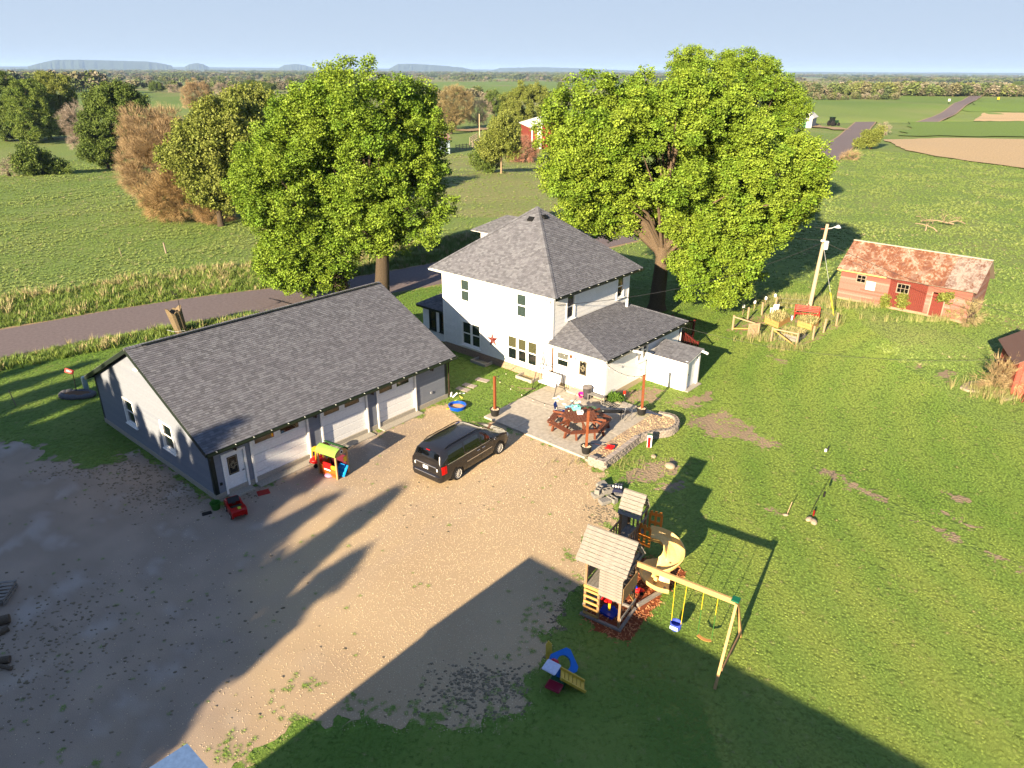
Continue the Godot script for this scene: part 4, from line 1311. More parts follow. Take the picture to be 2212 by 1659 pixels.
# ---------- weathered barn in the pasture
func make_red_barn() -> void:
	var a := G(1807, 644)
	var L := 9.9
	var turn := deg_to_rad(-43.0)
	var g := thing("red_barn", "weathered red plank barn with rusty corrugated metal roof in the pasture", "barn", a, turn)
	var D := 5.2
	var EH := 2.75
	var RH := 4.7
	var red := [Color(0.28, 0.095, 0.075), Color(0.30, 0.115, 0.09), Color(0.31, 0.14, 0.11), Color(0.285, 0.10, 0.08)]
	var pale := [Color(0.31, 0.16, 0.13), Color(0.34, 0.21, 0.175), Color(0.28, 0.115, 0.09), Color(0.30, 0.145, 0.115)]
	var wood := bump(mat("barn_board", Color.WHITE, 0.9, noise_tex("peel", 0.035, 0.62, 1.0, 5), Vector3(0.5, 1.2, 0.5), true, true), noise_tex("granule_n", 0.3, 0, 1, 2, FastNoiseLite.TYPE_SIMPLEX_SMOOTH, 4.0), 0.5)
	pbox(g, "foundation", Vector3(L, 0.3, D), at(L / 2, 0.1, -D / 2), mats["foundation_stone"], 0.02)
	var dx := L * 0.725
	var holes := [Rect2(L * 0.135, 1.75, 0.72, 0.62), Rect2(L * 0.46, 1.5, 0.9, 0.75), Rect2(L * 0.40, 0.0, L * 0.285, 2.62), Rect2(dx, 0.1, 1.0, 1.95)]
	clad(Transform3D(), rect(0, 0.2, L, 2.0), holes, 0.15, 3.2, 6.0, 0.016, 0.003, pale)
	clad(Transform3D(), rect(0, 2.0, L, EH), holes, 0.15, 3.2, 6.0, 0.016, 0.003, red)
	clad(Transform3D(Basis(Vector3(0, 0, -1), Vector3(0, 1, 0), Vector3(1, 0, 0)), Vector3(L, 0, 0)), pv([0, 0.2, D, 0.2, D, EH, D / 2, RH - 0.1, 0, EH]), [], 0.15, 3.2, 6.0, 0.016, 0.003, pale)
	clad(Transform3D(Basis(Vector3(0, 0, 1), Vector3(0, 1, 0), Vector3(-1, 0, 0)), Vector3(0, 0, -D)), pv([0, 0.2, D, 0.2, D, EH, D / 2, RH - 0.1, 0, EH]), [], 0.15, 3.2, 6.0, 0.016, 0.003, red)
	clad(Transform3D(Basis(Vector3(-1, 0, 0), Vector3(0, 1, 0), Vector3(0, 0, -1)), Vector3(L, 0, -D)), rect(0, 0.2, L, EH), [], 0.17, 3, 5, 0.016, 0.003, red)
	lay_done(g, "wall_board", wood, 260)
	clad_done(g)
	# upright boards of the sliding door, the small door, its frame
	var rb := mat("barn_red", Color(0.46, 0.21, 0.175), 0.85, noise_tex("peel", 0.035, 0.62, 1.0, 5), Vector3(1.4, 0.3, 1.4))
	var w0 := L * 0.40
	var ww := L * 0.285
	var n := 20
	for k in n:
		var xx: float = w0 + ww * (k + 0.5) / n
		var hole: bool = xx > L * 0.455 and xx < L * 0.46 + 0.95
		if hole:
			pbox(g, "upright_board", Vector3(ww / n - 0.012, 1.25, 0.03), at(xx, 0.85, 0.02), rb, 0.004)
			pbox(g, "upright_board", Vector3(ww / n - 0.012, 0.36, 0.03), at(xx, 2.45, 0.02), rb, 0.004)
		else: pbox(g, "upright_board", Vector3(ww / n - 0.012, 2.36, 0.03), at(xx, 1.42, 0.02), rb, 0.004)
	var dd := pbox(g, "small_door", Vector3(0.9, 1.8, 0.05), at(dx + 0.5, 1.05, 0.03), rb, 0.006)
	pbox(dd, "batten", Vector3(0.86, 0.12, 0.03), at(0, 0.5, 0.04), rb, 0.006)
	for s in [-0.48, 0.48]: pbox(g, "door_post", Vector3(0.1, 1.95, 0.08), at(dx + 0.5 + s, 1.08, 0.03), mat("grey_wood", Color(0.58, 0.53, 0.47), 0.9, noise_tex("wood", 0.03, 0.7, 1.0, 4), Vector3(3, 0.4, 3), false), 0.006)
	var gw: Material = mats["grey_wood"]
	# small windows, four and six panes
	for q in [[L * 0.135, 1.75, 0.72, 0.62, 2], [L * 0.46, 1.5, 0.9, 0.75, 3]]:
		var m := MB.new()
		for s in [0.0, 1.0]:
			m.box(Vector3(0.07, q[3] + 0.07, 0.1), at(q[0] + s * q[2], q[1] + q[3] / 2, 0.03))
			m.box(Vector3(q[2] - 0.07, 0.07, 0.09), at(q[0] + q[2] / 2, q[1] + s * q[3], 0.03))
		for k in range(1, q[4]): m.box(Vector3(0.035, q[3] - 0.07, 0.05), at(q[0] + q[2] * k / q[4], q[1] + q[3] / 2, 0.03))
		m.box(Vector3(q[2] - 0.07, 0.035, 0.045), at(q[0] + q[2] / 2, q[1] + q[3] / 2, 0.03))
		var wn := part(g, "window", m, gw)
		pbox(wn, "pane", Vector3(q[2] - 0.07, q[3] - 0.07, 0.01), at(q[0] + q[2] / 2, q[1] + q[3] / 2, 0.0), mat("dusty_pane", Color(0.03, 0.03, 0.03), 0.2), 0.0)
	# metal roof, sheet by sheet, silver where the rust has not reached
	var rust := mat("rusty_sheet", Color(1, 1, 1), 0.75, null, Vector3.ONE, true)
	rust.albedo_texture = rust_tex()
	rust.uv1_triplanar = true; rust.uv1_world_triplanar = true
	rust.uv1_scale = Vector3.ONE * 0.13
	rust.metallic = 0.15
	var zinc := mat("zinc_sheet", Color(0.52, 0.53, 0.55), 0.5, noise_tex("peel", 0.035, 0.62, 1.0, 5), Vector3.ONE * 0.6)
	zinc.albedo_texture = rust_tex(0.40)
	zinc.albedo_color = Color(0.95, 0.97, 1.0)
	zinc.uv1_scale = Vector3.ONE * 0.17
	zinc.metallic = 0.2
	var sl := Vector3(0, RH - EH, -D / 2 - 0.35)
	var len_ := sl.length()
	for side in 2:
		var fr := frame(Vector3(-0.3, EH - 0.12, 0.35), Vector3.RIGHT, sl) if side == 0 else frame(Vector3(L + 0.3, EH - 0.12, -D - 0.35), Vector3.LEFT, Vector3(0, sl.y, -sl.z))
		var ns := 18
		for k in ns:
			var sw := (L + 0.6) / ns
			var m := MB.new()
			var prof := pv([0, 0, sw * 0.42, 0, sw * 0.46, 0.05, sw * 0.54, 0.05, sw * 0.58, 0, sw * 0.9, 0, sw * 0.94, 0.055, sw + 0.02, 0.055, sw + 0.02, 0.045, sw * 0.95, 0.045, sw * 0.94, -0.006, 0, -0.006])
			m.prism(prof, -len_ - 0.02, 0.0, Transform3D(Basis(Vector3(1, 0, 0), Vector3(0, 0, 1), Vector3(0, -1, 0)), Vector3(0, 0, 0.02)))
			part(g, "roof_sheet", m, zinc if k >= 14 else rust, fr * Transform3D(Basis(Vector3(0, 0, 1), rng.randf_range(-0.002, 0.002)), Vector3(k * sw, 0, rng.randf() * 0.006)))
		slab(g, "roof_boards", [fr * Vector3(0, 0, 0), fr * Vector3(L + 0.6, 0, 0), fr * Vector3(L + 0.6, len_, 0), fr * Vector3(0, len_, 0)], 0.05, gw)
	bar(g, "ridge_cap", Vector3(-0.32, RH - 0.05, -D / 2), Vector3(L + 0.32, RH - 0.05, -D / 2), 0.3, 0.04, paint("ridge_tin", Color(0.75, 0.72, 0.64), 0.5))
	bar(g, "eave_board", Vector3(-0.3, EH - 0.17, 0.36), Vector3(L * 0.37, EH - 0.17, 0.36), 0.05, 0.1, mat("yellow_wood", Color(0.70, 0.60, 0.36), 0.8))
	# the white painted square with a flower on the wall
	var fs := MB.new()
	fs.box(Vector3(0.75, 0.75, 0.02), at(0, 0, 0))
	var sq := single("barn_quilt", "faded white square barn sign with pale green leaves on red wall", "sign", fs.mesh(), mat("quilt", Color(0.84, 0.84, 0.80), 0.8, noise_tex("peel", 0.035, 0.62, 1.0, 5), Vector3.ONE * 2.0))
	sq.transform = g.transform * at(L * 0.255, 1.62, 0.06)
	var lf := MB.new()
	for k in 4:
		lf.prism(pv([0.04, 0.04, 0.2, 0.08, 0.3, 0.3, 0.08, 0.2]), 0.0, 0.008, at(0, 0, 0.011, 0, 0, 90 * k))
	part(sq, "leaves", lf, mat("quilt_green", Color(0.62, 0.74, 0.68), 0.8))
func rust_tex(pale := 0.54) -> ImageTexture:
	var im := Image.create(512, 512, false, Image.FORMAT_RGB8)
	var a := FastNoiseLite.new()
	a.seed = 5; a.frequency = 0.012; a.fractal_octaves = 5
	var b := FastNoiseLite.new()
	b.seed = 8; b.frequency = 0.05; b.fractal_octaves = 4
	var ia := a.get_seamless_image(512, 512)
	var ib := b.get_seamless_image(512, 512)
	for y in 512:
		for x in 512:
			var p := ia.get_pixel(x, y).r
			var q := ib.get_pixel(x, y).r
			var c := Color(0.42, 0.27, 0.20).lerp(Color(0.51, 0.35, 0.25), clamp(q * 1.6 - 0.3, 0, 1))
			c = c.lerp(Color(0.36, 0.235, 0.20), clamp((0.5 - p) * 3.0, 0, 1))
			c = c.lerp(Color(0.60, 0.57, 0.53), 0.85 * smoothstep(pale, pale + 0.06, p * 0.5 + q * 0.5))
			im.set_pixel(x, y, c)
	return ImageTexture.create_from_image(im)

func make_right_shed() -> void:
	# only its near corner is in the picture
	var p := G(2180, 858)
	var g := thing("red_shed", "small red plank shed with rusty roof beside stone slabs and brush", "shed", p, deg_to_rad(-22))
	var red := [Color(0.40, 0.085, 0.06), Color(0.45, 0.11, 0.08), Color(0.36, 0.08, 0.06)]
	var n := 13
	for k in n:
		var xx := 0.14 + k * 0.27
		var hh := 2.3 + 1.2 * (1.0 - absf(xx - 1.75) / 1.75)
		pbox(g, "wall_board", Vector3(0.255, hh, 0.03), at(xx, hh / 2, 0.0), mat("shed_red%d" % (k % 3), red[k % 3].linear_to_srgb(), 0.8, noise_tex("peel", 0.035, 0.62, 1.0, 5), Vector3(2, 0.4, 2)), 0.004)
		pbox(g, "wall_board", Vector3(0.03, 2.3, 0.3), at(0.0, 1.15, -0.18 - k * 0.315), mats["shed_red%d" % ((k + 1) % 3)] if mats.has("shed_red%d" % ((k + 1) % 3)) else mats["shed_red0"], 0.004)
	for s in [-1, 1]:
		slab(g, "roof_sheet", [Vector3(1.75 - 2.1 * s, 2.2, 0.25), Vector3(1.75, 3.6, 0.25), Vector3(1.75, 3.6, -4.4), Vector3(1.75 - 2.1 * s, 2.2, -4.4)] if s > 0 else [Vector3(1.75, 3.6, 0.25), Vector3(3.85, 2.2, 0.25), Vector3(3.85, 2.2, -4.4), Vector3(1.75, 3.6, -4.4)], 0.05, mat("shed_roof", Color(0.42, 0.33, 0.30), 0.7, noise_tex("peel", 0.035, 0.62, 1.0, 5), Vector3(2, 0.5, 2)))
	# boards leaning on the shed
	var wp := white_paint()
	bar(g, "leaning_board", Vector3(0.9, 0.0, 0.75), Vector3(1.2, 2.1, 0.06), 0.05, 0.2, wp)
	bar(g, "leaning_board", Vector3(0.55, 0.0, 0.6), Vector3(0.9, 1.9, 0.06), 0.05, 0.16, mats["barn_red"])
	var names := ["large flat grey stone slab lying in grass by the red shed", "small flat stone slab between larger slab and red shed", "narrow broken slab of pale concrete by the brush"]
	for q in [[2100, 838, 1.5, 0.8, 20, 0], [2140, 850, 1.1, 0.7, -15, 1], [2165, 858, 0.9, 0.4, 40, 2]]:
		var c := G(q[0] + 12.0, q[1])
		var b := MB.new()
		var pl := PackedVector2Array()
		for k in 9:
			var a := TAU * k / 9
			pl.append(Vector2(cos(a) * q[2] * rng.randf_range(0.75, 1.0), sin(a) * q[3] * rng.randf_range(0.75, 1.0)))
		b.prism(pl, 0.0, 0.16, Transform3D(Basis(Vector3.RIGHT, -PI / 2), Vector3.ZERO))
		single("stone_slab", names[q[5]], "stone", b.mesh(), mat("pale_stone", Color(0.66, 0.60, 0.52), 0.9, noise_tex("peel", 0.035, 0.62, 1.0, 5), Vector3.ONE * 0.8), c, deg_to_rad(q[4]))

# ---------- the metal-roofed barn below the camera; its eave shades the foreground
func make_near_barn() -> void:
	var S := G(1130, 1190)
	var az := deg_to_rad(SUN_AZ)
	var hh := 5.0
	var back := hh / tan(deg_to_rad(SUN_EL))
	var want := S - Vector3(sin(az), 0, -cos(az)) * back + Vector3(0, hh, 0)
	var q := G(413, 1623, hh)
	q = q.lerp(want, 0.35)
	q.y = 0
	var g := thing("pole_barn", "blue-grey ribbed metal roof corner of a barn below", "barn", q, deg_to_rad(49.7))
	# local x runs along the drive, away from the viewer; the barn lies to -x and +z
	var W := 13.0
	var LL := 24.0
	var tin := mat("tin_roof", Color(0.40, 0.51, 0.66), 0.38, noise_tex("dust", 0.02, 0.86, 1.0), Vector3.ONE * 0.6)
	tin.metallic = 0.25
	var sheet_w := 0.92
	var rise := 0.04
	var fr := frame(Vector3(0, hh, 0), Vector3(0, 0, 1), Vector3(-1, rise, 0))
	var lr := Vector2(W / 2, W / 2 * rise).length()
	for k in int(LL / sheet_w):
		for s in 2:
			var m := MB.new()
			var prof := PackedVector2Array([Vector2(0, 0)])
			for r in 3:
				var c := sheet_w * (r + 0.5) / 3.0
				prof.append_array([Vector2(c - 0.045, 0), Vector2(c - 0.022, 0.028), Vector2(c + 0.022, 0.028), Vector2(c + 0.045, 0)])
			prof.append_array([Vector2(sheet_w, 0), Vector2(sheet_w, -0.008), Vector2(0, -0.008)])
			m.prism(prof, -lr, 0.0, Transform3D(Basis(Vector3(1, 0, 0), Vector3(0, 0, 1), Vector3(0, -1, 0)), Vector3.ZERO))
			var f := fr if s == 0 else frame(Vector3(-W, hh, LL), Vector3(0, 0, -1), Vector3(1, rise, 0))
			part(g, "roof_sheet", m, tin, f * Transform3D(Basis(), Vector3(k * sheet_w, 0, 0)))
	var wall := paint("barn_white", Color(0.78, 0.78, 0.76), 0.5)
	pbox(g, "wall", Vector3(W - 0.7, hh - 0.15, 0.12), at(-W / 2, hh / 2 - 0.1, 0.4), wall, 0.01)
	pbox(g, "wall", Vector3(W - 0.7, hh - 0.15, 0.12), at(-W / 2, hh / 2 - 0.1, LL - 1.2), wall, 0.01)
	pbox(g, "wall", Vector3(0.12, hh - 0.15, LL - 1.8), at(-0.4, hh / 2 - 0.1, LL / 2 - 0.4), wall, 0.01)
	pbox(g, "wall", Vector3(0.12, hh - 0.15, LL - 1.8), at(-W + 0.4, hh / 2 - 0.1, LL / 2 - 0.4), wall, 0.01)

# ---------- farm buildings far off
func make_far_buildings() -> void:
	var p := GT(968, 332)
	var s := px_m(p)
	var g := thing("tin_shed", "pale blue metal shed with rusty lean roof beside the far corral", "shed", p, deg_to_rad(12))
	var tin := mat("pale_tin", Color(0.62, 0.70, 0.76), 0.5, noise_tex("peel", 0.035, 0.62, 1.0, 5), Vector3(2, 0.3, 2))
	pbox(g, "wall", Vector3(7.0, 3.6, 0.15), at(-3.0, 1.8, 0), tin, 0.0)
	pbox(g, "wall", Vector3(0.15, 4.0, 4.5), at(0.5, 2.0, -2.3), tin, 0.0)
	pbox(g, "wall", Vector3(7.0, 4.4, 0.15), at(-3.0, 2.2, -4.5), tin, 0.0)
	slab(g, "roof", [Vector3(-6.8, 3.6, 0.4), Vector3(0.9, 3.6, 0.4), Vector3(0.9, 4.8, -5.0), Vector3(-6.8, 4.8, -5.0)], 0.12, mats["rusty_sheet"])
	p = GT(1148, 322)
	g = thing("red_metal_barn", "red metal barn with white trim among trees across the road", "barn", p, deg_to_rad(8))
	var red := mat("metal_red", Color(0.47, 0.20, 0.17), 0.6, noise_tex("dust", 0.02, 0.86, 1.0), Vector3(2, 0.2, 2))
	var rw := 18.0 * s * 14.0 / 3.0
	rw = 16.0
	var top := above(p, 262) * 0.98
	var b := MB.new()
	b.prism(pv([0, 0, rw, 0, rw, top * 0.82, rw / 2, top * 1.12, 0, top * 0.82]), -20.0, 0.0)
	part(g, "wall", b, red)
	for q in [[0.1, top * 0.41, 0.3, top * 0.82], [2.2, top * 0.43, 1.2, top * 0.86]]: pbox(g, "trim", Vector3(q[2], q[3], 0.1), at(q[0], q[1], 0.06), white_paint(), 0.0)
	var pitch_ := Vector2(rw / 2, top * 0.3)
	for k in 2:
		slab(g, "roof", [Vector3(-0.6, top * 0.80, 0.5), Vector3(rw / 2, top * 1.13, 0.5), Vector3(rw / 2, top * 1.13, -20.5), Vector3(-0.6, top * 0.80, -20.5)] if k == 0 else [Vector3(rw / 2, top * 1.13, 0.5), Vector3(rw + 0.6, top * 0.80, 0.5), Vector3(rw + 0.6, top * 0.80, -20.5), Vector3(rw / 2, top * 1.13, -20.5)], 0.15, white_paint())
	# corral: posts and rails
	var wood: Material = mats["grey_wood"]
	var lines := [[985, 326, 1022, 322, "low grey corral fence beside the tin shed"], [1020, 318, 1045, 312, "grey corral fence panel nearest the two birches"], [1015, 309, 1030, 300, "dark corral gate panel standing behind the fence"]]
	for q in lines:
		var A := GT(q[0], q[1])
		var B := GT(q[2], q[3])
		var f := thing("corral_fence", q[4], "fence", A)
		B -= A
		var n := 5
		for k in n + 1: pbox(f, "post", Vector3(0.18, 1.7, 0.18), Transform3D(Basis(), B * k / n + Vector3(0, 0.85, 0)), wood, 0.0)
		for r in 3: bar(f, "rail", Vector3(0, 0.5 + r * 0.45, 0), B + Vector3(0, 0.5 + r * 0.45, 0), 0.06, 0.16, wood, 0.0)
	# pale utility poles across the road
	for q in [[1036, 297, 246, "tall pale pole beside the far gravel lane"], [1108, 330, 305, "short pale pole between the birches"], [1085, 275, 255, "far pole standing beyond the gravel lane"]]:
		var c := GT(q[0], q[1])
		var m := MB.new()
		var hh := above(c, q[2])
		m.tube([Vector3.ZERO, Vector3(0, hh, 0)], [0.2, 0.14], 8)
		single("wood_pole", q[3], "pole", m.mesh(), mat("pole_wood", Color(0.62, 0.55, 0.46), 0.9), c)
	# building and tractor at the far right
	c_far_right()
func c_far_right() -> void:
	var p := GT(1733, 276)
	var g := thing("grey_gable_shed", "grey shed with steep gable at the end of the far lane", "shed", p, deg_to_rad(-30))
	var b := MB.new()
	var w := 6.0
	var hh := 5.2
	b.prism(pv([-w / 2, 0, w / 2, 0, w / 2, hh * 0.7, 0, hh * 1.15, -w / 2, hh * 0.7]), -9.0, 0.0)
	part(g, "wall", b, mat("shed_grey", Color(0.55, 0.57, 0.58), 0.7))
	for k in 2:
		slab(g, "roof", [Vector3(-w / 2 - 0.5, hh * 0.65, 0.4), Vector3(0, hh * 1.2, 0.4), Vector3(0, hh * 1.2, -9.4), Vector3(-w / 2 - 0.5, hh * 0.65, -9.4)] if k == 0 else [Vector3(0, hh * 1.2, 0.4), Vector3(w / 2 + 0.5, hh * 0.65, 0.4), Vector3(w / 2 + 0.5, hh * 0.65, -9.4), Vector3(0, hh * 1.2, -9.4)], 0.2, mat("shed_roof_pale", Color(0.72, 0.72, 0.70), 0.6))
	pbox(g, "door", Vector3(2.2, 2.8, 0.1), at(0, 1.4, 0.06), mat("shed_green", Color(0.2, 0.4, 0.28), 0.6), 0.0)
	p = GT(1798, 272)
	g = thing("tractor", "dark green farm tractor parked by the far gravel lane", "tractor", p, deg_to_rad(20))
	var gr := paint("tractor_green", Color(0.09, 0.20, 0.08), 0.4)
	pbox(g, "hood", Vector3(2.2, 0.9, 0.9), at(1.2, 1.5, 0), gr, 0.1)
	pbox(g, "cab", Vector3(1.5, 1.6, 1.5), at(-0.5, 2.2, 0), mat("cab_glass", Color(0.08, 0.1, 0.1), 0.1), 0.1)
	pbox(g, "cab_roof", Vector3(1.8, 0.18, 1.7), at(-0.5, 3.05, 0), gr, 0.06)
	for q in [[-0.8, 0.95, 0.95, 0.5], [-0.8, 0.95, -0.95, 0.5], [2.0, 0.6, 0.8, 0.3], [2.0, 0.6, -0.8, 0.3]]:
		var m := MB.new()
		turned(m, [Vector2(0, -q[3] / 2), Vector2(q[1] * 0.9, -q[3] / 2), Vector2(q[1], -q[3] * 0.3), Vector2(q[1], q[3] * 0.3), Vector2(q[1] * 0.9, q[3] / 2), Vector2(0, q[3] / 2)], 14, at(q[0], q[1], q[2], 90, 0, 0))
		part(g, "wheel", m, mat("tyre", Color(0.10, 0.10, 0.10), 0.85))

# ---------- woods used outdoors
func stain() -> StandardMaterial3D: return mat("stain_wood", Color(0.44, 0.25, 0.17), 0.7, noise_tex("wood", 0.03, 0.7, 1.0, 4), Vector3(0.35, 4, 4), false)
func cedar() -> StandardMaterial3D: return mat("cedar_post", Color(0.50, 0.27, 0.15), 0.65, noise_tex("wood", 0.03, 0.7, 1.0, 4), Vector3(4, 0.4, 4), false)
func pine() -> StandardMaterial3D: return mat("pine", Color(0.74, 0.60, 0.40), 0.7, noise_tex("wood", 0.03, 0.7, 1.0, 4), Vector3(0.4, 4, 4), false)
func greyed() -> StandardMaterial3D: return bump(mat("greyed_plank", Color(0.53, 0.51, 0.485), 0.85, noise_tex("wood_old", 0.03, 0.72, 1.0, 5), Vector3(0.25, 3, 3), false), noise_tex("granule_n", 0.3, 0, 1, 2, FastNoiseLite.TYPE_SIMPLEX_SMOOTH, 4.0), 0.3)
func HB() -> Transform3D: return Transform3D(Basis(Vector3.UP, deg_to_rad(-41.0)), Vector3(2.435, 0, -40.674))
func string_lights(label: String, a: Vector3, b: Vector3, sag: float, n: int) -> void:
	var o := thing("string_lights", label, "string lights", a, 0.0, "string lights over the patio")
	var d := b - a
	var pts := []
	for k in 15:
		var t := k / 14.0
		pts.append(d * t - Vector3(0, 4.0 * sag * t * (1 - t), 0))
	var bk := mat("cord_black", Color(0.05, 0.05, 0.05), 0.6)
	rod(o, "cord", pts, 0.009, bk, 5)
	var m := MB.new()
	turned(m, [Vector2(0, -0.13), Vector2(0.024, -0.11), Vector2(0.03, -0.075), Vector2(0.018, -0.04)], 8)
	var s := MB.new()
	turned(s, [Vector2(0, -0.04), Vector2(0.022, -0.04), Vector2(0.022, 0.0), Vector2(0, 0.01)], 8)
	var bm := m.mesh()
	var smm := s.mesh()
	for k in n:
		var t := (k + 0.5) / n
		var p := d * t - Vector3(0, 4.0 * sag * t * (1 - t), 0)
		var q := part(o, "socket", smm, bk, Transform3D(Basis(), p))
		part(q, "bulb", bm, mat("bulb_glass", Color(0.75, 0.72, 0.62), 0.1))
func make_patio_things() -> void:
	var hb := HB()
	# the slabs
	var pat := Node3D.new()
	pat.name = "patio"
	add_child(pat)
	pat.transform = hb
	pat.set_meta("kind", "structure")
	var cm := bump(mat("slab_concrete", Color(0.66, 0.63, 0.58), 0.9, noise_tex("slab", 0.02, 0.8, 1.0, 5), Vector3.ONE * 0.3), noise_tex("gravel_n", 0.25, 0, 1, 3, FastNoiseLite.TYPE_SIMPLEX_SMOOTH, 4.0), 0.15)
	var xs := [0.1, 2.4, 4.75, 7.1]
	var zs := [0.03, 3.1, 6.25]
	for i in 3:
		for j in 2:
			pbox(pat, "slab", Vector3(xs[i + 1] - xs[i] - 0.014, 0.12, zs[j + 1] - zs[j] - 0.014), at((xs[i] + xs[i + 1]) / 2, 0.055, (zs[j] + zs[j + 1]) / 2), cm, 0.012)
	pbox(pat, "slab", Vector3(2.9, 0.12, 0.7), at(5.65, 0.055, -0.34), cm, 0.012)
	var Y := 0.115
	# three posts set in tubs
	var tops := []
	for q in [[1069, 897, 813, "string light post in black tub by the lawn edge of the patio"], [1266, 978, 887, "string light post in black tub beside the gravel and picnic table"], [1385, 895, 810, "string light post in black tub beside the curved block wall"]]:
		var p := G(q[0], q[1], Y)
		var top := above(Vector3(p.x, 0, p.z), q[2])
		var o := thing("light_post", q[3], "post", p, rng.randf(), "posts in tubs round the patio")
		var b := MB.new()
		turned(b, [Vector2(0, 0), Vector2(0.2, 0), Vector2(0.215, 0.03), Vector2(0.265, 0.36), Vector2(0.30, 0.37), Vector2(0.30, 0.42), Vector2(0.275, 0.42), Vector2(0.25, 0.36), Vector2(0, 0.36)], 20)
		part(o, "tub", b, paint("tub_black", Color(0.13, 0.13, 0.13), 0.5))
		var st := MB.new()
		for k in 26:
			st.blob(Vector3(0.04, 0.03, 0.035) * rng.randf_range(0.7, 1.3), at(cos(k * 2.4) * 0.23 * sqrt(k / 26.0), 0.375, sin(k * 2.4) * 0.23 * sqrt(k / 26.0), 0, k * 40, 0), 6, 4)
		part(o, "stones", st, mat("river_stone", Color(0.72, 0.66, 0.57), 0.85)).set_meta("kind", "stuff")
		var ph := top - Y - 0.2
		pbox(o, "post", Vector3(0.13, ph, 0.13), at(0, 0.2 + ph / 2, 0, 0, 0, rng.randf_range(-1, 1)), cedar(), 0.01)
		tops.append(p + Vector3(0, top - Y - 0.05, 0))
	string_lights("string lights hung across the patio between the two near posts", tops[0], tops[1], 0.45, 8)
	string_lights("string lights from lawn post to the white house wall", tops[0], hb * Vector3(-0.6, 2.75, 0.12), 0.35, 7)
	string_lights("string lights from block wall post to addition corner", tops[2], hb * Vector3(4.2, 2.6, 0.3), 0.3, 6)
	string_lights("string lights along the eave above the back door", hb * Vector3(4.2, 2.6, 0.3), hb * Vector3(0.2, 2.6, 0.3), 0.25, 6)
	# picnic table with six sides
	var tb := G(1251, 922, Y)
	var t := thing("picnic_table", "brown six-sided picnic table with attached plank benches on the patio", "picnic table", tb, deg_to_rad(8))
	var w := stain()
	var R := 1.02
	for k in 13:
		var x := -R + 0.08 + k * 0.16
		var half := 0.0
		var ax := absf(x)
		# a hexagon with corners to left and right
		half = min(R * 0.866, (R - ax) * 1.732 + 0.03)
		pbox(t, "top_plank", Vector3(half * 2, 0.038, 0.145), at(x, 0.74, 0, 0, 90, 0), w, 0.006)
	for a in [0, 60, 120]:
		pbox(t, "beam", Vector3(3.1, 0.12, 0.045), at(0, 0.66 if a == 0 else (0.655 if a == 60 else 0.665), 0, 0, a + 30, 0), w)
	for k in 6:
		if k == 1: continue
		var a := deg_to_rad(60.0 * k + 30.0)
		var c := Vector3(cos(a), 0, -sin(a))
		var s := Vector3(-sin(a), 0, -cos(a))
		var r0 := 1.28
		for j in 3:
			var rr := r0 + j * 0.13
			var ln := rr * 1.1
			part(t, "bench_plank", cbox(Vector3(snappedf(ln, 0.001), 0.038, 0.12), 0.006), w, Transform3D(Basis(s, Vector3.UP, -c), c * rr + Vector3(0, 0.43, 0)))
		for e in [-1, 1]:
			var lp: Vector3 = c * (r0 + 0.13) + s * e * 0.5
			bar(t, "leg", lp + Vector3(0, 0.41, 0), lp + c * 0.12, 0.09, 0.14, w)
		bar(t, "brace", c * (r0 + 0.1) + Vector3(0, 0.36, 0), c * 0.55 + Vector3(0, 0.62, 0), 0.045, 0.12, w)
		bar(t, "leg", c * 0.75 + Vector3(0, 0.6, 0), c * 0.95, 0.045, 0.14, w)
	# on and by the table
	var tub := func(called: String, label: String, p: Vector3, col: Color, sx: float, sy: float, sz: float, turn: float) -> void:
		var o := thing(called, label, "tub", p, turn)
		var m := paint("tub_%s" % col.to_html(), col, 0.35)
		var b := MB.new()
		for s in [[sx, 0.02, sz, 0, 0.01, 0], [sx, sy, 0.02, 0, sy / 2, sz / 2], [sx, sy, 0.02, 0, sy / 2, -sz / 2], [0.02, sy, sz, sx / 2, sy / 2, 0], [0.02, sy, sz, -sx / 2, sy / 2, 0]]:
			b.box(Vector3(s[0], s[1], s[2]), at(s[3], s[4], s[5]), 0.005)
		part(o, "basin", b, m)
		for e in [-1, 1]: pbox(o, "rim", Vector3(sx + 0.05, 0.02, 0.05), at(0, sy, e * (sz / 2 + 0.01)), m, 0.008)
		for k in 4: pbox(o, "toy", Vector3(0.1, 0.06, 0.07), at(rng.randf_range(-0.3, 0.3) * sx, sy * 0.8, rng.randf_range(-0.3, 0.3) * sz, 0, k * 50, 0), m if k % 2 else mat("toy_white", Color(0.85, 0.85, 0.85), 0.4), 0.015)
	tub.call("toy_tub", "pale blue plastic tub of toys behind picnic table corner", G(1234, 889, Y), Color(0.45, 0.66, 0.78), 0.55, 0.3, 0.4, 0.5)
	tub.call("toy_tub", "turquoise plastic tub standing on the picnic table", tb + Vector3(-0.15, 0.76, -0.62), Color(0.42, 0.72, 0.70), 0.42, 0.2, 0.3, 0.2)
	var wb := MB.new()
	wb.box(Vector3(0.34, 0.16, 0.26), at(0, 0.08, 0), 0.04)
	var wo := single("food_box", "white lidded plastic box on the picnic table", "box", wb.mesh(), paint("box_white", Color(0.88, 0.86, 0.88), 0.3), tb + Vector3(0.02, 0.76, -0.05), 0.1)
	pbox(wo, "lid", Vector3(0.37, 0.03, 0.29), at(0, 0.17, 0), paint("box_white", Color(0.88, 0.86, 0.88)), 0.012)
	# green plastic sled or lid lying beyond the table
	var gs := MB.new()
	gs.box(Vector3(0.8, 0.07, 0.38), at(0, 0.05, 0), 0.03)
	gs.box(Vector3(0.86, 0.03, 0.44), at(0, 0.09, 0), 0.012)
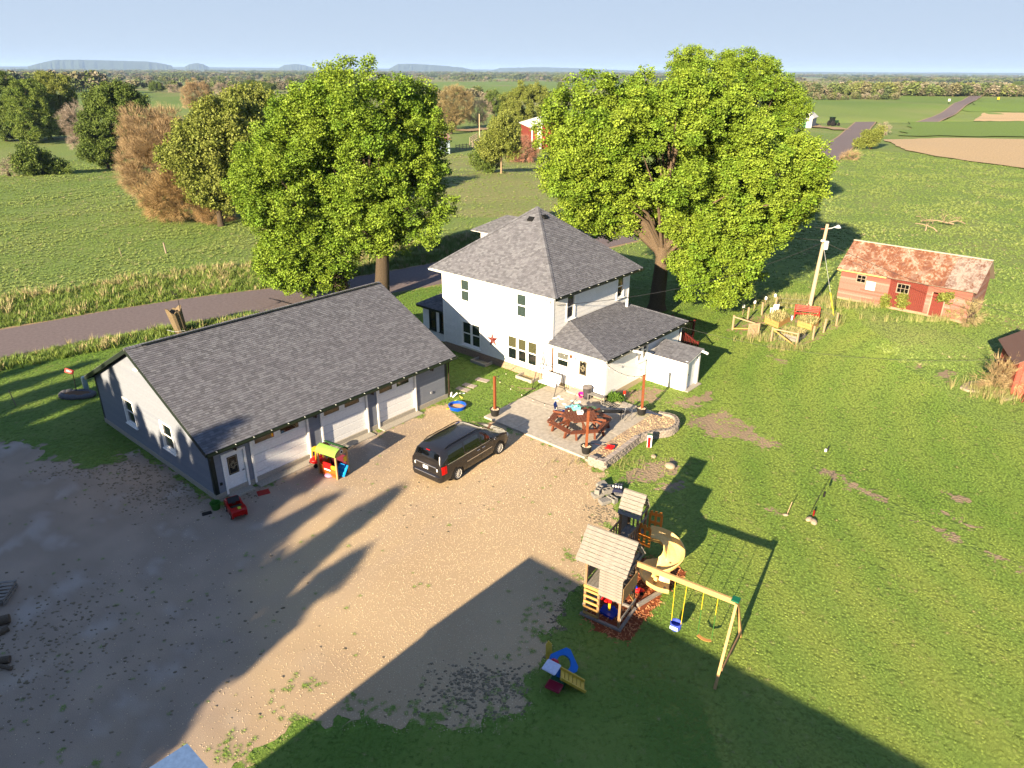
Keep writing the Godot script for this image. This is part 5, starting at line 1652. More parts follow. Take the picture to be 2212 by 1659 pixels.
	single("green_lid", "bright green plastic sandbox lid lying beyond picnic table", "lid", gs.mesh(), paint("lid_green", Color(0.08, 0.55, 0.24), 0.35), G(1272, 885, Y) + Vector3(0, 0.0, 0), 0.1)
	# folding chair in blue canvas
	var fc := thing("folding_chair", "blue canvas folding camp chair beside the picnic table", "chair", G(1209, 903, Y), deg_to_rad(70))
	var bl := mat("canvas_blue", Color(0.22, 0.33, 0.62), 0.85)
	var mt := mat("tube_grey", Color(0.45, 0.46, 0.48), 0.35)
	mt.metallic = 0.5
	pbox(fc, "seat", Vector3(0.5, 0.02, 0.45), at(0, 0.42, 0), bl, 0.005)
	pbox(fc, "back", Vector3(0.5, 0.5, 0.02), at(0, 0.68, -0.27, -12, 0, 0), bl, 0.005)
	for s in [-0.25, 0.25]:
		rod(fc, "leg", [Vector3(s, 0, 0.25), Vector3(s, 0.44, -0.22), Vector3(s, 0.92, -0.32)], 0.014, mt)
		rod(fc, "leg", [Vector3(s, 0, -0.28), Vector3(s, 0.44, 0.22)], 0.014, mt)
		rod(fc, "arm", [Vector3(s, 0.62, -0.26), Vector3(s, 0.62, 0.2), Vector3(s, 0.44, 0.22)], 0.014, mt)
	# long black padded board and metal chair at the right of the table
	var bb := thing("black_bench", "long black padded bench with two white studs beside picnic table", "bench", G(1315, 903, Y), deg_to_rad(-2))
	pbox(bb, "pad", Vector3(1.75, 0.08, 0.36), at(0, 0.42, 0), paint("pad_black", Color(0.045, 0.045, 0.05), 0.5), 0.035)
	for s in [-0.72, -0.35]:
		var b := MB.new()
		b.blob(Vector3(0.03, 0.014, 0.03), at(s, 0.465, 0.06), 8, 4)
		part(bb, "stud", b, white_paint())
	for s in [-0.7, 0.7]:
		for e in [-0.12, 0.12]: rod(bb, "leg", [Vector3(s, 0, e * 1.6), Vector3(s, 0.4, e)], 0.018, mt)
	var mc := thing("metal_chair", "grey tubular metal chair tipped toward the patio edge", "chair", G(1352, 905, Y), deg_to_rad(200))
	pbox(mc, "seat", Vector3(0.46, 0.03, 0.44), at(0, 0.43, 0), mat("chair_dark", Color(0.17, 0.17, 0.18), 0.6), 0.01)
	rod(mc, "back_frame", [Vector3(-0.23, 0.0, -0.22), Vector3(-0.23, 0.45, -0.2), Vector3(-0.22, 0.88, -0.3), Vector3(0.22, 0.88, -0.3), Vector3(0.23, 0.45, -0.2), Vector3(0.23, 0, -0.22)], 0.014, mt)
	for s in [-0.23, 0.23]: rod(mc, "leg", [Vector3(s, 0, 0.25), Vector3(s, 0.6, 0.22), Vector3(s, 0.64, -0.2)], 0.014, mt)
	# glider swing by the wall
	var gl := thing("glider_swing", "white cushioned two-seat glider swing in dark frame at house wall", "swing", hb * Vector3(0.62, Y, 0.95), deg_to_rad(-41.0))
	var fr := mat("frame_dark", Color(0.12, 0.12, 0.13), 0.5)
	for s in [-0.85, 0.85]:
		rod(gl, "leg", [Vector3(s, 0, 0.62), Vector3(s, 1.5, 0.08), Vector3(s, 1.58, 0.0), Vector3(s, 1.5, -0.08), Vector3(s, 0, -0.5)], 0.022, fr)
	rod(gl, "top_bar", [Vector3(-0.85, 1.57, 0), Vector3(0.85, 1.57, 0)], 0.022, fr)
	rod(gl, "low_bar", [Vector3(-0.85, 0.2, -0.42), Vector3(0.85, 0.2, -0.42)], 0.018, fr)
	var cu := mat("cushion", Color(0.80, 0.79, 0.80), 0.9)
	for s in [-0.34, 0.34]:
		pbox(gl, "seat_cushion", Vector3(0.66, 0.14, 0.5), at(s, 0.47, 0.08, -6, 0, 0), cu, 0.05)
	pbox(gl, "back_cushion", Vector3(1.36, 0.55, 0.12), at(0, 0.78, -0.22, -16, 0, 0), cu, 0.05)
	for s in [-0.7, 0.7]: rod(gl, "hanger", [Vector3(s, 1.55, 0), Vector3(s, 0.5, 0.25)], 0.01, fr)
	# trash can
	var tc := thing("trash_can", "dark grey lidded trash can by the back door", "trash can", hb * Vector3(3.05, Y, 0.42), 0.2)
	var gp := paint("can_grey", Color(0.24, 0.23, 0.25), 0.5)
	var b2 := MB.new()
	turned(b2, [Vector2(0, 0), Vector2(0.2, 0), Vector2(0.22, 0.04), Vector2(0.26, 0.66), Vector2(0.28, 0.68), Vector2(0.28, 0.72), Vector2(0, 0.72)], 18)
	part(tc, "bin", b2, gp)
	b2 = MB.new()
	turned(b2, [Vector2(0.29, 0.72), Vector2(0.29, 0.76), Vector2(0.22, 0.82), Vector2(0, 0.84)], 18)
	part(tc, "lid", b2, paint("can_lid", Color(0.40, 0.38, 0.38), 0.5))
	# low grey bench
	var lb := thing("low_bench", "low grey slatted bench beside the trash can", "bench", hb * Vector3(3.62, Y, 0.45), deg_to_rad(-41.0))
	for k in 4: pbox(lb, "slat", Vector3(1.05, 0.03, 0.085), at(0.12, 0.42, -0.14 + k * 0.095), mat("bench_grey", Color(0.42, 0.41, 0.40), 0.7), 0.005)
	for s in [-0.36, 0.6]:
		for e in [-0.13, 0.13]: pbox(lb, "leg", Vector3(0.05, 0.42, 0.05), at(s, 0.21, e), mats["bench_grey"], 0.004)
	# boot scraper grate lying on the slab
	var gt := thing("boot_grate", "flat dark metal boot grate lying on the slab by the addition", "grate", hb * Vector3(4.55, Y, 0.25), deg_to_rad(-41.0))
	for k in 9: pbox(gt, "bar", Vector3(0.03, 0.03, 0.46), at(-0.5 + k * 0.13, 0.025, 0), mat("grate", Color(0.26, 0.26, 0.26), 0.6), 0.0)
	for e in [-0.24, 0.24]: pbox(gt, "rail", Vector3(1.12, 0.035, 0.03), at(0, 0.025, e), mats["grate"], 0.0)
	# small litter of toys and paper
	var pk := MB.new()
	pk.blob(Vector3(0.14, 0.12, 0.14), at(0, 0.12, 0), 10, 6)
	var pt := single("pink_pail", "bright pink toy pail lying near the trash can", "pail", turned(MB.new(), [Vector2(0, 0), Vector2(0.13, 0), Vector2(0.18, 0.24), Vector2(0.165, 0.24), Vector2(0.12, 0.03), Vector2(0, 0.03)], 14).mesh(), paint("toy_pink", Color(0.87, 0.12, 0.55), 0.35), G(1255, 858, Y))
	pt.rotation = Vector3(0.5, 0.4, 0.3)
	pt.position.y += 0.06
	var bs := MB.new()
	bs.blob(Vector3(0.11, 0.11, 0.11), at(0, 0.11, 0), 12, 8)
	var ball := single("play_ball", "small blue and white ball alone on the patio slab", "ball", bs.mesh(), paint("ball_white", Color(0.82, 0.85, 0.88), 0.3), G(1189, 908, Y))
	var band := MB.new()
	turned(band, [Vector2(0.095, 0.07), Vector2(0.1135, 0.1), Vector2(0.1135, 0.12), Vector2(0.095, 0.15)], 16)
	part(ball, "band", band, paint("band_blue", Color(0.12, 0.32, 0.55), 0.3), at(0, 0.0, 0.0))
	var i := 0
	for q in [[1199, 860], [1207, 857], [1213, 862], [1203, 866], [1219, 873], [1246, 870], [1252, 868], [1238, 866]]:
		var pp := MB.new()
		pp.prism(pv([-0.16, -0.08, 0.1, -0.11, 0.17, 0.05, 0.02, 0.12, -0.12, 0.07]), 0.0, 0.012, Transform3D(Basis(Vector3.RIGHT, -PI / 2), Vector3.ZERO))
		single("paper_scrap", "pale scrap of chalky paper lying on the patio slab", "paper", pp.mesh(), mat("paper", Color(0.82, 0.80, 0.76), 0.9), G(q[0], q[1], Y) + Vector3(0, 0.002, 0), i * 1.3, "paper scraps on the patio")
		i += 1

# ---------- block wall round the planting bed
func make_wall_bed() -> void:
	var H := 0.46
	var path := []
	for q in [[1270, 987], [1306, 1000], [1345, 972], [1382, 943], [1398, 936], [1426, 931], [1446, 928], [1460, 921], [1468, 911], [1464, 900], [1452, 893], [1430, 888]]:
		path.append(G(q[0], q[1], H))
	var wall := thing("block_wall", "curved grey split-face block retaining wall round the planting bed", "wall", Vector3.ZERO)
	var bm := bump(mat("split_block", Color(0.66, 0.62, 0.58), 0.95, noise_tex("peel", 0.035, 0.62, 1.0, 5), Vector3.ONE * 1.2), noise_tex("stones_n", 0.3, 0, 1, 2, FastNoiseLite.TYPE_SIMPLEX_SMOOTH, 9.0), 0.8)
	# straight part first, then the curve through the remaining points
	var c := Curve3D.new()
	for i in path.size():
		var p: Vector3 = path[i]
		p.y = 0
		var tg: Vector3 = (path[min(i + 1, path.size() - 1)] - path[max(i - 1, 0)]) * (0.0 if i < 4 else 0.2)
		tg.y = 0
		c.add_point(p, -tg, tg)
	var L := c.get_baked_length()
	var variants := []
	for k in 4:
		var b := MB.new()
		# a rough face: the front is a small grid pushed in and out
		var w := 0.30
		var h := 0.148
		var d := 0.24
		b.box(Vector3(w, h, d), at(0, 0, -0.02), 0.012)
		var g := []
		for y in 4:
			for x in 5:
				var e: bool = x == 0 or x == 4 or y == 0 or y == 3
				g.append(Vector3(-w / 2 + w * x / 4.0, -h / 2 + h * y / 3.0, d / 2 - 0.02 + (-0.008 if e else rng.randf_range(0.005, 0.035))))
		for y in 3:
			for x in 4: b.quad(g[y * 5 + x], g[y * 5 + x + 1], g[(y + 1) * 5 + x + 1], g[(y + 1) * 5 + x])
		variants.append(b.mesh())
	var courses := 3
	for r in courses:
		var s := 0.15 if r % 2 == 0 else 0.0
		while s < L:
			var p := c.sample_baked(s)
			var q := c.sample_baked(min(s + 0.05, L))
			if q.distance_to(p) < 0.001: break
			var x := (q - p).normalized()
			var z := x.cross(Vector3.UP)
			var o := part(wall, "block", variants[rng.randi() % 4], bm, Transform3D(Basis(x, Vector3.UP, z) * Basis(Vector3.UP, rng.randf_range(-0.03, 0.03)), p + Vector3(0, 0.075 + r * 0.15, 0) - z * 0.1))
			if r == courses - 1 and s > 4.4:
				pbox(o, "slot", Vector3(0.13, 0.012, 0.045), at(0, 0.073, -0.03, 0, 12, 0), mat("slot_dark", Color(0.07, 0.065, 0.06), 0.95), 0.0)
			s += 0.305
	# smooth cap stones over the straight run
	var cap := mat("cap_stone", Color(0.60, 0.56, 0.53), 0.9, noise_tex("slab", 0.02, 0.8, 1.0, 5), Vector3.ONE * 0.6)
	for k in 2:
		var A: Vector3 = path[k]
		var B: Vector3 = path[k + 1] if k == 0 else path[3]
		A.y = H; B.y = H
		var n := int(A.distance_to(B) / 0.42)
		var x := (B - A).normalized()
		var z := x.cross(Vector3.UP)
		for j in n:
			part(wall, "cap_stone", cbox(Vector3(0.41, 0.06, 0.27), 0.012), cap, Transform3D(Basis(x, Vector3.UP, z), A.lerp(B, (j + 0.5) / n) + Vector3(0, 0.022, 0) - z * 0.1))
	# soil behind the wall
	var pl := PackedVector2Array()
	for k in 30:
		var p := c.sample_baked(L * k / 29.0)
		pl.append(Vector2(p.x, p.z))
	var hb := HB()
	var e0 := hb * Vector3(7.12, 0, -0.5)
	var e1 := hb * Vector3(7.12, 0, 6.2)
	pl.append(Vector2(e0.x, e0.z)); pl.append(Vector2(e1.x, e1.z))
	var b := MB.new()
	var ix := Geometry2D.triangulate_polygon(pl)
	var sf := poly_field(pl)
	var f := func(x: float, z: float) -> float: return sf.call(x, z) - 0.12
	var so := sheet("bed_soil", f, 1.0, -42.0, 14.0, -28.0, 0.14, 0.0, mats["earth"], func(x: float, z: float) -> Color: return Color(0.55, 0.42, 0.27).lerp(Color(0.40, 0.29, 0.19), clamp(0.5 + n1.get_noise_2d(x * 9, z * 9) * 1.3, 0, 1)))
	so.position.y = 0.30
	# straw and clods on the soil, one mass
	var chip := MB.new()
	chip.box(Vector3(0.1, 0.012, 0.02))
	var pos := []
	for k in 5000:
		var x := rng.randf_range(2.0, 13.0)
		var z := rng.randf_range(-41.0, -29.0)
		if f.call(x, z) > 0.02:
			pos.append([Transform3D(Basis.from_euler(Vector3(rng.randf_range(-0.5, 0.5), rng.randf() * TAU, rng.randf_range(-0.5, 0.5))), Vector3(x, 0.31, z)), Color(0.62, 0.47, 0.26).lerp(Color(0.33, 0.24, 0.15), rng.randf())])
	scatter("straw_litter", chip.mesh(), pos, mats["chips"])
	# odd things in and on the bed
	var sh := thing("snow_scoop", "red plastic scoop shovel with dark handle lying on the bed", "shovel", G(1311, 968, 0.33), deg_to_rad(-28))
	rod(sh, "handle", [Vector3(-1.0, 0.06, 0), Vector3(-0.1, 0.1, 0)], 0.018, mat("handle_dark", Color(0.22, 0.10, 0.09), 0.5))
	pbox(sh, "blade", Vector3(0.42, 0.03, 0.36), at(0.15, 0.07, 0, 0, 0, 6), paint("scoop_red", Color(0.78, 0.08, 0.09), 0.35), 0.012)
	for s in [-0.17, 0.17]: pbox(sh, "blade_side", Vector3(0.4, 0.08, 0.03), at(0.15, 0.1, s, 0, 0, 6), mats["scoop_red"], 0.01)
	var rp := thing("red_panel_post", "white post with tall red panel standing at the block wall", "post", G(1402, 966), deg_to_rad(-12))
	pbox(rp, "post", Vector3(0.24, 0.72, 0.16), at(0, 0.36, -0.02), white_paint(), 0.012)
	pbox(rp, "red_panel", Vector3(0.15, 0.6, 0.02), at(-0.02, 0.32, 0.071), paint("scoop_red", Color(0.78, 0.08, 0.09)), 0.005)
	pbox(rp, "cap", Vector3(0.28, 0.04, 0.2), at(0, 0.74, -0.02), paint("cap_green", Color(0.30, 0.40, 0.30)), 0.01)
	var dr := MB.new()
	var pp := []
	for q in [[1388, 892, 0.12], [1402, 891, 0.34], [1416, 894, 0.36], [1430, 898, 0.36]]: pp.append(G(q[0], q[1], q[2]))
	dr.tube(pp, [0.055, 0.055, 0.055, 0.055], 10)
	single("drain_hose", "dark blue drain hose lying from patio tub across the bed", "hose", dr.mesh(), paint("hose_navy", Color(0.13, 0.16, 0.24), 0.4))
	var rk := MB.new()
	rk.blob(Vector3(0.3, 0.16, 0.26), at(0, 0.1, 0), 9, 6)
	for q in [[1336, 873, 0.5, "tan boulder at the patio edge by the boot grate"], [1412, 988, 0.35, "pale grey stone in the grass below the block wall"], [1447, 1010, 0.6, "broad pale tan stone lying in the rough grass"]]:
		var o := single("boulder", q[3], "stone", rk.mesh(), mats["pale_stone"], G(q[0], q[1]), q[2] * 4.0)
		o.scale = Vector3.ONE * q[2] * 1.6

# ---------- pile of concrete blocks by the drive
func make_blocks() -> void:
	var cm := bump(mat("cinder", Color(0.56, 0.55, 0.53), 0.95, noise_tex("peel", 0.035, 0.62, 1.0, 5), Vector3.ONE * 1.5), noise_tex("stones_n", 0.3, 0, 1, 2, FastNoiseLite.TYPE_SIMPLEX_SMOOTH, 9.0), 0.5)
	var b := MB.new()
	for x in [-0.18, -0.01, 0.18]: b.box(Vector3(0.035, 0.19, 0.19), at(x, 0.095, 0))
	for z in [-0.0785, 0.0785]: b.box(Vector3(0.398, 0.186, 0.034), at(0, 0.095, z))
	var hollow := b.mesh()
	var pave := cbox(Vector3(0.4, 0.16, 0.3), 0.012)
	var base := G(1306, 1075)
	var list := [[1290, 1072, 0, 20, 0, "pale concrete block at the drive side of the pile"], [1306, 1086, 0, 25, 0, "solid pale block at the foot of the pile"], [1293, 1071, 0.2, 60, 1, "hollow cinder block set upright on the drive side"], [1311, 1069, 0.1, 25, 1, "hollow cinder block lying with its three cores showing"], [1326, 1062, 0.0, -20, 1, "hollow block half hidden behind the pile"], [1334, 1057, 0.0, 70, 0, "block at the grass side of the pile"], [1338, 1071, 0, 10, 0, "flat paver beside the small tower roof"], [1322, 1083, 0.0, -50, 1, "leaning hollow block in front of the pile"], [1300, 1056, 0.12, 40, 0, "tilted paver on top of the pile"], [1315, 1058, 0.0, 5, 0, "paver in the middle of the pile"]]
	for q in list:
		var o := single("concrete_block", q[5], "concrete block", pave if q[4] == 0 else hollow, cm, G(q[0], q[1]) + Vector3(0, q[2] + (0.08 if q[4] == 0 else 0.0), 0), deg_to_rad(q[3]), "block pile by the drive")
		o.scale = Vector3.ONE * 1.25
		if q[5].begins_with("tilted"): o.rotation.x = 0.4
	var t := thing("blue_crate", "dark blue plastic crate with white bottles by the block pile", "crate", G(1332, 1066), deg_to_rad(-15))
	pbox(t, "crate", Vector3(0.55, 0.3, 0.4), at(0, 0.15, 0), paint("crate_navy", Color(0.09, 0.11, 0.22), 0.5), 0.03)
	for k in 4: pbox(t, "bottle", Vector3(0.07, 0.1, 0.07), at(-0.18 + 0.12 * k, 0.34, -0.05), white_paint(), 0.02)

# ---------- wooden playset: two roofed towers, slide, swing beam
func make_playset() -> void:
	var o := Vector3(2.59, 0, -20.06)
	var turn := deg_to_rad(-33.0)
	var p := thing("playset", "wooden playset with two plank-roofed towers, spiral slide and swing beam", "playset", o, turn)
	var g := greyed()
	var w := pine()
	var old := mat("old_post", Color(0.56, 0.45, 0.34), 0.8, noise_tex("wood", 0.03, 0.7, 1.0, 4), Vector3(4, 0.4, 4), false)
	var yw := mat("rung_wood", Color(0.72, 0.57, 0.33), 0.75, noise_tex("wood", 0.03, 0.7, 1.0, 4), Vector3(0.4, 4, 4), false)
	# tower one: x 0..1.45, z 0..-1.28
	for q in [[0.05, -0.05], [1.4, -0.05], [0.05, -1.23], [1.4, -1.23], [0.58, -0.05]]:
		var hh := 2.55 if q[0] != 0.58 else 1.45
		pbox(p, "post", Vector3(0.09, hh, 0.09), at(q[0], hh / 2, q[1]), old, 0.008)
	for z in [0.0, -1.28]: pbox(p, "sill_beam", Vector3(1.62, 0.1, 0.1), at(0.72, 0.06, z), g, 0.01)
	for x in [0.0, 1.47]: pbox(p, "sill_beam", Vector3(1.2, 0.1, 0.1), at(x, 0.07, -0.64, 0, 90, 0), g, 0.01)
	for k in 9: pbox(p, "floor_board", Vector3(1.26, 0.03, 0.15), at(0.09 + k * 0.157, 1.44, -0.64, 0, 90, 0), g, 0.004)
	for z in [-0.0, -1.28]: pbox(p, "floor_beam", Vector3(1.45, 0.12, 0.04), at(0.72, 1.36, z), yw, 0.006)
	# ladder
	for k in 5: pbox(p, "rung", Vector3(0.58, 0.09, 0.05), at(0.32, 0.22 + k * 0.25, 0.03), yw, 0.008)
	# planked front to the right of the ladder and its sides
	for k in 9:
		pbox(p, "wall_board", Vector3(0.88, 0.108, 0.022), at(1.02, 1.28 + k * 0.122, 0.02), g, 0.004)
	for k in 5: pbox(p, "wall_board", Vector3(1.2, 0.115, 0.022), at(1.475, 1.28 + k * 0.122, -0.64, 0, 90, 0), mat("panel_tan", Color(0.60, 0.49, 0.34), 0.8, noise_tex("wood", 0.03, 0.7, 1.0, 4), Vector3(0.4, 4, 4), false), 0.004)
	for k in 3: pbox(p, "wall_board", Vector3(1.5, 0.16, 0.022), at(1.475, 2.28 + k * 0.17, -0.72, 0, 90, 0), g, 0.004)
	for k in 4: pbox(p, "wall_board", Vector3(1.2, 0.115, 0.022), at(-0.02, 1.52 + k * 0.122, -0.64, 0, 90, 0), g, 0.004)
	for k in 4: pbox(p, "wall_board", Vector3(1.4, 0.115, 0.022), at(0.72, 1.52 + k * 0.122, -1.29), g, 0.004)
	# side rails lower down
	bar(p, "rail", Vector3(1.47, 0.5, 0.0), Vector3(1.47, 0.5, -1.28), 0.03, 0.13, g)
	bar(p, "rail", Vector3(0.0, 0.5, 0.0), Vector3(0.0, 0.5, -1.28), 0.03, 0.13, g)
	bar(p, "brace", Vector3(1.44, 0.55, -1.15), Vector3(1.44, 1.1, -0.75), 0.04, 0.07, yw)
	# plank roof of tower one, eight boards on each side
	var roof := func(x0: float, x1: float, zf: float, zb: float, he: float, zr: float, hr: float, n: int) -> void:
		for s in 2:
			var ze := zf if s == 0 else zb
			var dv := Vector3(0, hr - he, zr - ze)
			var fr := frame(Vector3(x0 if s == 0 else x1, he, ze), Vector3.RIGHT if s == 0 else Vector3.LEFT, dv)
			var bw := dv.length() / n
			for k in n:
				var q := part(p, "roof_plank", cbox(Vector3(snappedf(x1 - x0, 0.001), snappedf(bw * 0.93, 0.001), 0.024), 0.007), g, fr * Transform3D(Basis(Vector3.RIGHT, -0.05) * Basis(Vector3.BACK, rng.randf_range(-0.004, 0.004)), Vector3((x1 - x0) / 2 + rng.randf_range(-0.012, 0.012), bw * (k + 0.5), 0.015 + 0.012 * (k % 2))))
				if k == 0 and s == 0: q.set_meta("label", "greyed plank at the eave")
		for x in [x0 + 0.08, x1 - 0.08]:
			bar(p, "rafter", Vector3(x, he - 0.06, zf), Vector3(x, hr - 0.06, zr), 0.04, 0.09, g)
			bar(p, "rafter", Vector3(x, he - 0.06, zb), Vector3(x, hr - 0.06, zr), 0.04, 0.09, g)
			bar(p, "tie", Vector3(x, he + 0.02, zf - 0.05), Vector3(x, he + 0.02, zb + 0.05), 0.04, 0.1, g)
	roof.call(-0.32, 1.62, 0.14, -1.5, 2.42, -0.68, 3.42, 9)
	# tower two, smaller, behind
	for q in [[-0.3, -3.55], [0.42, -3.55], [-0.3, -4.35], [0.42, -4.35]]: pbox(p, "post", Vector3(0.09, 2.35, 0.09), at(q[0], 1.175, q[1]), old, 0.008)
	for k in 6: pbox(p, "floor_board", Vector3(0.86, 0.03, 0.13), at(-0.28 + k * 0.135, 1.26, -3.95, 0, 90, 0), g, 0.004)
	roof.call(-0.42, 0.52, -3.45, -4.5, 2.28, -3.98, 3.12, 6)
	for k in 5: pbox(p, "slat", Vector3(0.07, 0.85, 0.02), at(-0.34, 1.62, -3.6 - k * 0.17), g, 0.003)
	for k in 5: pbox(p, "slat", Vector3(0.07, 0.85, 0.02), at(-0.25 + k * 0.16, 1.62, -4.4), g, 0.003)
	bar(p, "rail", Vector3(0.46, 1.95, -3.5), Vector3(0.46, 1.95, -4.4), 0.04, 0.09, g)
	# bridge between the towers
	for k in 15: pbox(p, "bridge_board", Vector3(0.72, 0.03, 0.135), at(0.1, 1.3 - 0.1 * sin(PI * (k + 0.5) / 15.0), -1.38 - k * 0.145), g, 0.004)
	for x in [-0.28, 0.46]:
		for k in 9: pbox(p, "slat", Vector3(0.05, 0.75, 0.05), at(x, 1.62, -1.5 - k * 0.24), old, 0.003)
		bar(p, "rail", Vector3(x, 2.0, -1.28), Vector3(x, 2.0, -3.55), 0.05, 0.08, old)
	# border beams round the bark
	bar(p, "border_beam", Vector3(1.5, 0.1, -1.45), Vector3(2.0, 0.1, -2.9), 0.1, 0.16, g)
	bar(p, "border_beam", Vector3(-0.3, 0.1, -1.4), Vector3(-0.3, 0.1, -4.3), 0.1, 0.16, g)
	# castle panels at the slide mouth
	var og := paint("castle_orange", Color(0.80, 0.50, 0.20), 0.45)
	var yl := paint("slide_yellow", Color(0.86, 0.73, 0.46), 0.4)
	for q in [[0.5, -3.62, 0.95, -3.55], [0.5, -4.62, 0.95, -4.7]]:
		var a := Vector3(q[0], 0, q[1])
		var b := Vector3(q[2], 0, q[3])
		var x := (b - a).normalized()
		var m := MB.new()
		var L := a.distance_to(b)
		# a panel with four window openings: stiles and rails
		for e in [0.0, 0.5, 1.0]: m.box(Vector3(0.09, 0.85, 0.035), at(L * e, 0.42, 0))
		for e in [0.05, 0.42, 0.8]: m.box(Vector3(L, 0.13, 0.03), at(L / 2, e, 0))
		for e in [0.1, 0.5, 0.9]: m.box(Vector3(0.1, 0.09, 0.033), at(L * e, 0.9, 0))
		part(p, "castle_panel", m, og, Transform3D(Basis(x, Vector3.UP, x.cross(Vector3.UP)), a + Vector3(0, 1.15, 0)))
	# slide: a wide trough swept along a falling turn
	var c := Curve3D.new()
	for q in [[0.75, 1.22, -4.15], [1.25, 1.14, -4.3], [1.72, 0.98, -4.1], [1.9, 0.8, -3.65], [1.65, 0.6, -3.25], [1.3, 0.45, -3.15], [1.35, 0.3, -2.85], [1.75, 0.2, -2.75], [2.15, 0.17, -2.85]]:
		c.add_point(Vector3(q[0], q[1], q[2]))
	for i in c.point_count:
		var t := (c.get_point_position(min(i + 1, c.point_count - 1)) - c.get_point_position(max(i - 1, 0))) * 0.18
		c.set_point_in(i, -t); c.set_point_out(i, t)
	var sec := [Vector2(-0.36, 0.26), Vector2(-0.33, 0.28), Vector2(-0.29, 0.2), Vector2(-0.22, 0.05), Vector2(-0.1, 0.0), Vector2(0.1, 0.0), Vector2(0.22, 0.05), Vector2(0.29, 0.2), Vector2(0.33, 0.28), Vector2(0.36, 0.26), Vector2(0.3, 0.08), Vector2(0.2, -0.04), Vector2(-0.2, -0.04), Vector2(-0.3, 0.08)]
	var nseg := 5
	var steps := 40
	for sgm in nseg:
		var m := MB.new()
		var prev := []
		for k in range(steps * sgm / nseg, steps * (sgm + 1) / nseg + 1):
			var s := c.get_baked_length() * k / steps
			var q := c.sample_baked(s)
			var t := (c.sample_baked(min(s + 0.05, c.get_baked_length())) - c.sample_baked(max(s - 0.05, 0.0)))
			t.y *= 0.6
			t = t.normalized()
			var r := t.cross(Vector3.UP).normalized()
			var u := r.cross(t)
			var ring := []
			for v in sec: ring.append(q + r * v.x * 1.15 + u * v.y)
			if prev.size():
				for i in sec.size():
					var j := (i + 1) % sec.size()
					m.quad(prev[j], prev[i], ring[i], ring[j])
			prev = ring
		part(p, "slide_section", m, yl)
	pbox(p, "slide_post", Vector3(0.14, 0.5, 0.1), at(1.6, 0.25, -2.85), yl, 0.02)
	pbox(p, "slide_post", Vector3(0.09, 0.8, 0.09), at(1.85, 0.4, -3.6), old, 0.008)
	# swing beam and its A-frame
	var bh := 2.42
	bar(p, "swing_beam", Vector3(1.4, bh, -0.85), Vector3(5.08, bh, -0.8), 0.09, 0.19, w)
	for z in [0.64, -2.1]:
		bar(p, "frame_leg", Vector3(5.1, 0, z), Vector3(5.06, bh, -0.78 + signf(z + 0.73) * 0.06), 0.09, 0.09, w)
	bar(p, "cross_tie", Vector3(5.15, 0.55, 0.3), Vector3(5.15, 0.55, -1.77), 0.04, 0.13, old)
	pbox(p, "bracket", Vector3(0.26, 0.06, 0.3), at(5.0, bh + 0.1, -0.8), paint("bracket_green", Color(0.07, 0.36, 0.25), 0.4), 0.02)
	# swings hang from the beam
	var chain := mat("chain_yellow", Color(0.72, 0.62, 0.14), 0.5)
	var tb := Transform3D(Basis(Vector3.UP, turn), o)
	var sw := thing("bucket_swing", "blue and white toddler bucket swing on yellow chains", "swing", tb * Vector3(3.17, 0.0, -0.85), turn)
	for s in [-0.2, 0.2]: rod(sw, "chain", [Vector3(s, bh - 0.1, 0), Vector3(s * 0.85, 0.62, 0)], 0.013, chain, 6)
	var b := MB.new()
	turned(b, [Vector2(0.0, 0.32), Vector2(0.15, 0.33), Vector2(0.19, 0.42), Vector2(0.2, 0.62), Vector2(0.175, 0.62), Vector2(0.16, 0.45), Vector2(0.0, 0.4)], 14)
	part(sw, "bucket", b, paint("bucket_blue", Color(0.25, 0.32, 0.72), 0.35))
	pbox(sw, "guard", Vector3(0.3, 0.14, 0.04), at(0, 0.5, 0.2), paint("bucket_pale", Color(0.66, 0.72, 0.86), 0.35), 0.018)
	sw = thing("belt_swing", "tan belt swing seat on green and yellow chains", "swing", tb * Vector3(4.2, 0.0, -0.82), turn)
	for s in [-0.24, 0.24]:
		rod(sw, "chain", [Vector3(s, bh - 0.1, 0), Vector3(s, 1.6, 0)], 0.013, chain, 6)
		rod(sw, "chain", [Vector3(s, 1.6, 0), Vector3(s, 0.5, 0)], 0.013, mat("chain_green", Color(0.20, 0.38, 0.16), 0.5), 6)
	b = MB.new()
	var pr := []
	for k in 9:
		var x := -0.25 + 0.5 * k / 8.0
		pr.append(Vector3(x, 0.42 + 1.3 * x * x, 0))
	for k in 8:
		var d: Vector3 = pr[k + 1] - pr[k]
		b.box(Vector3(d.length() + 0.004, 0.014, 0.13), Transform3D(Basis(d.normalized(), Vector3(-d.y, d.x, 0).normalized(), Vector3.BACK), (pr[k] + pr[k + 1]) / 2))
	part(sw, "seat", b, paint("belt_tan", Color(0.68, 0.50, 0.28), 0.5))
	# toys under the tower
	var th := thing("toy_hoop", "red, white and yellow toy basketball stand on blue base under tower", "toy", tb * Vector3(0.75, 0.02, -0.65), turn)
	b = MB.new()
	b.prism(pv([-0.3, -0.22, 0.26, -0.3, 0.34, 0.1, 0.05, 0.3, -0.3, 0.18]), 0.0, 0.1, Transform3D(Basis(Vector3.RIGHT, -PI / 2), Vector3.ZERO))
	part(th, "base", b, paint("toy_blue", Color(0.05, 0.20, 0.62), 0.35))
	rod(th, "pole", [Vector3(0, 0.1, 0), Vector3(0, 0.45, 0)], 0.05, paint("toy_yellow", Color(0.86, 0.70, 0.16), 0.4), 10)
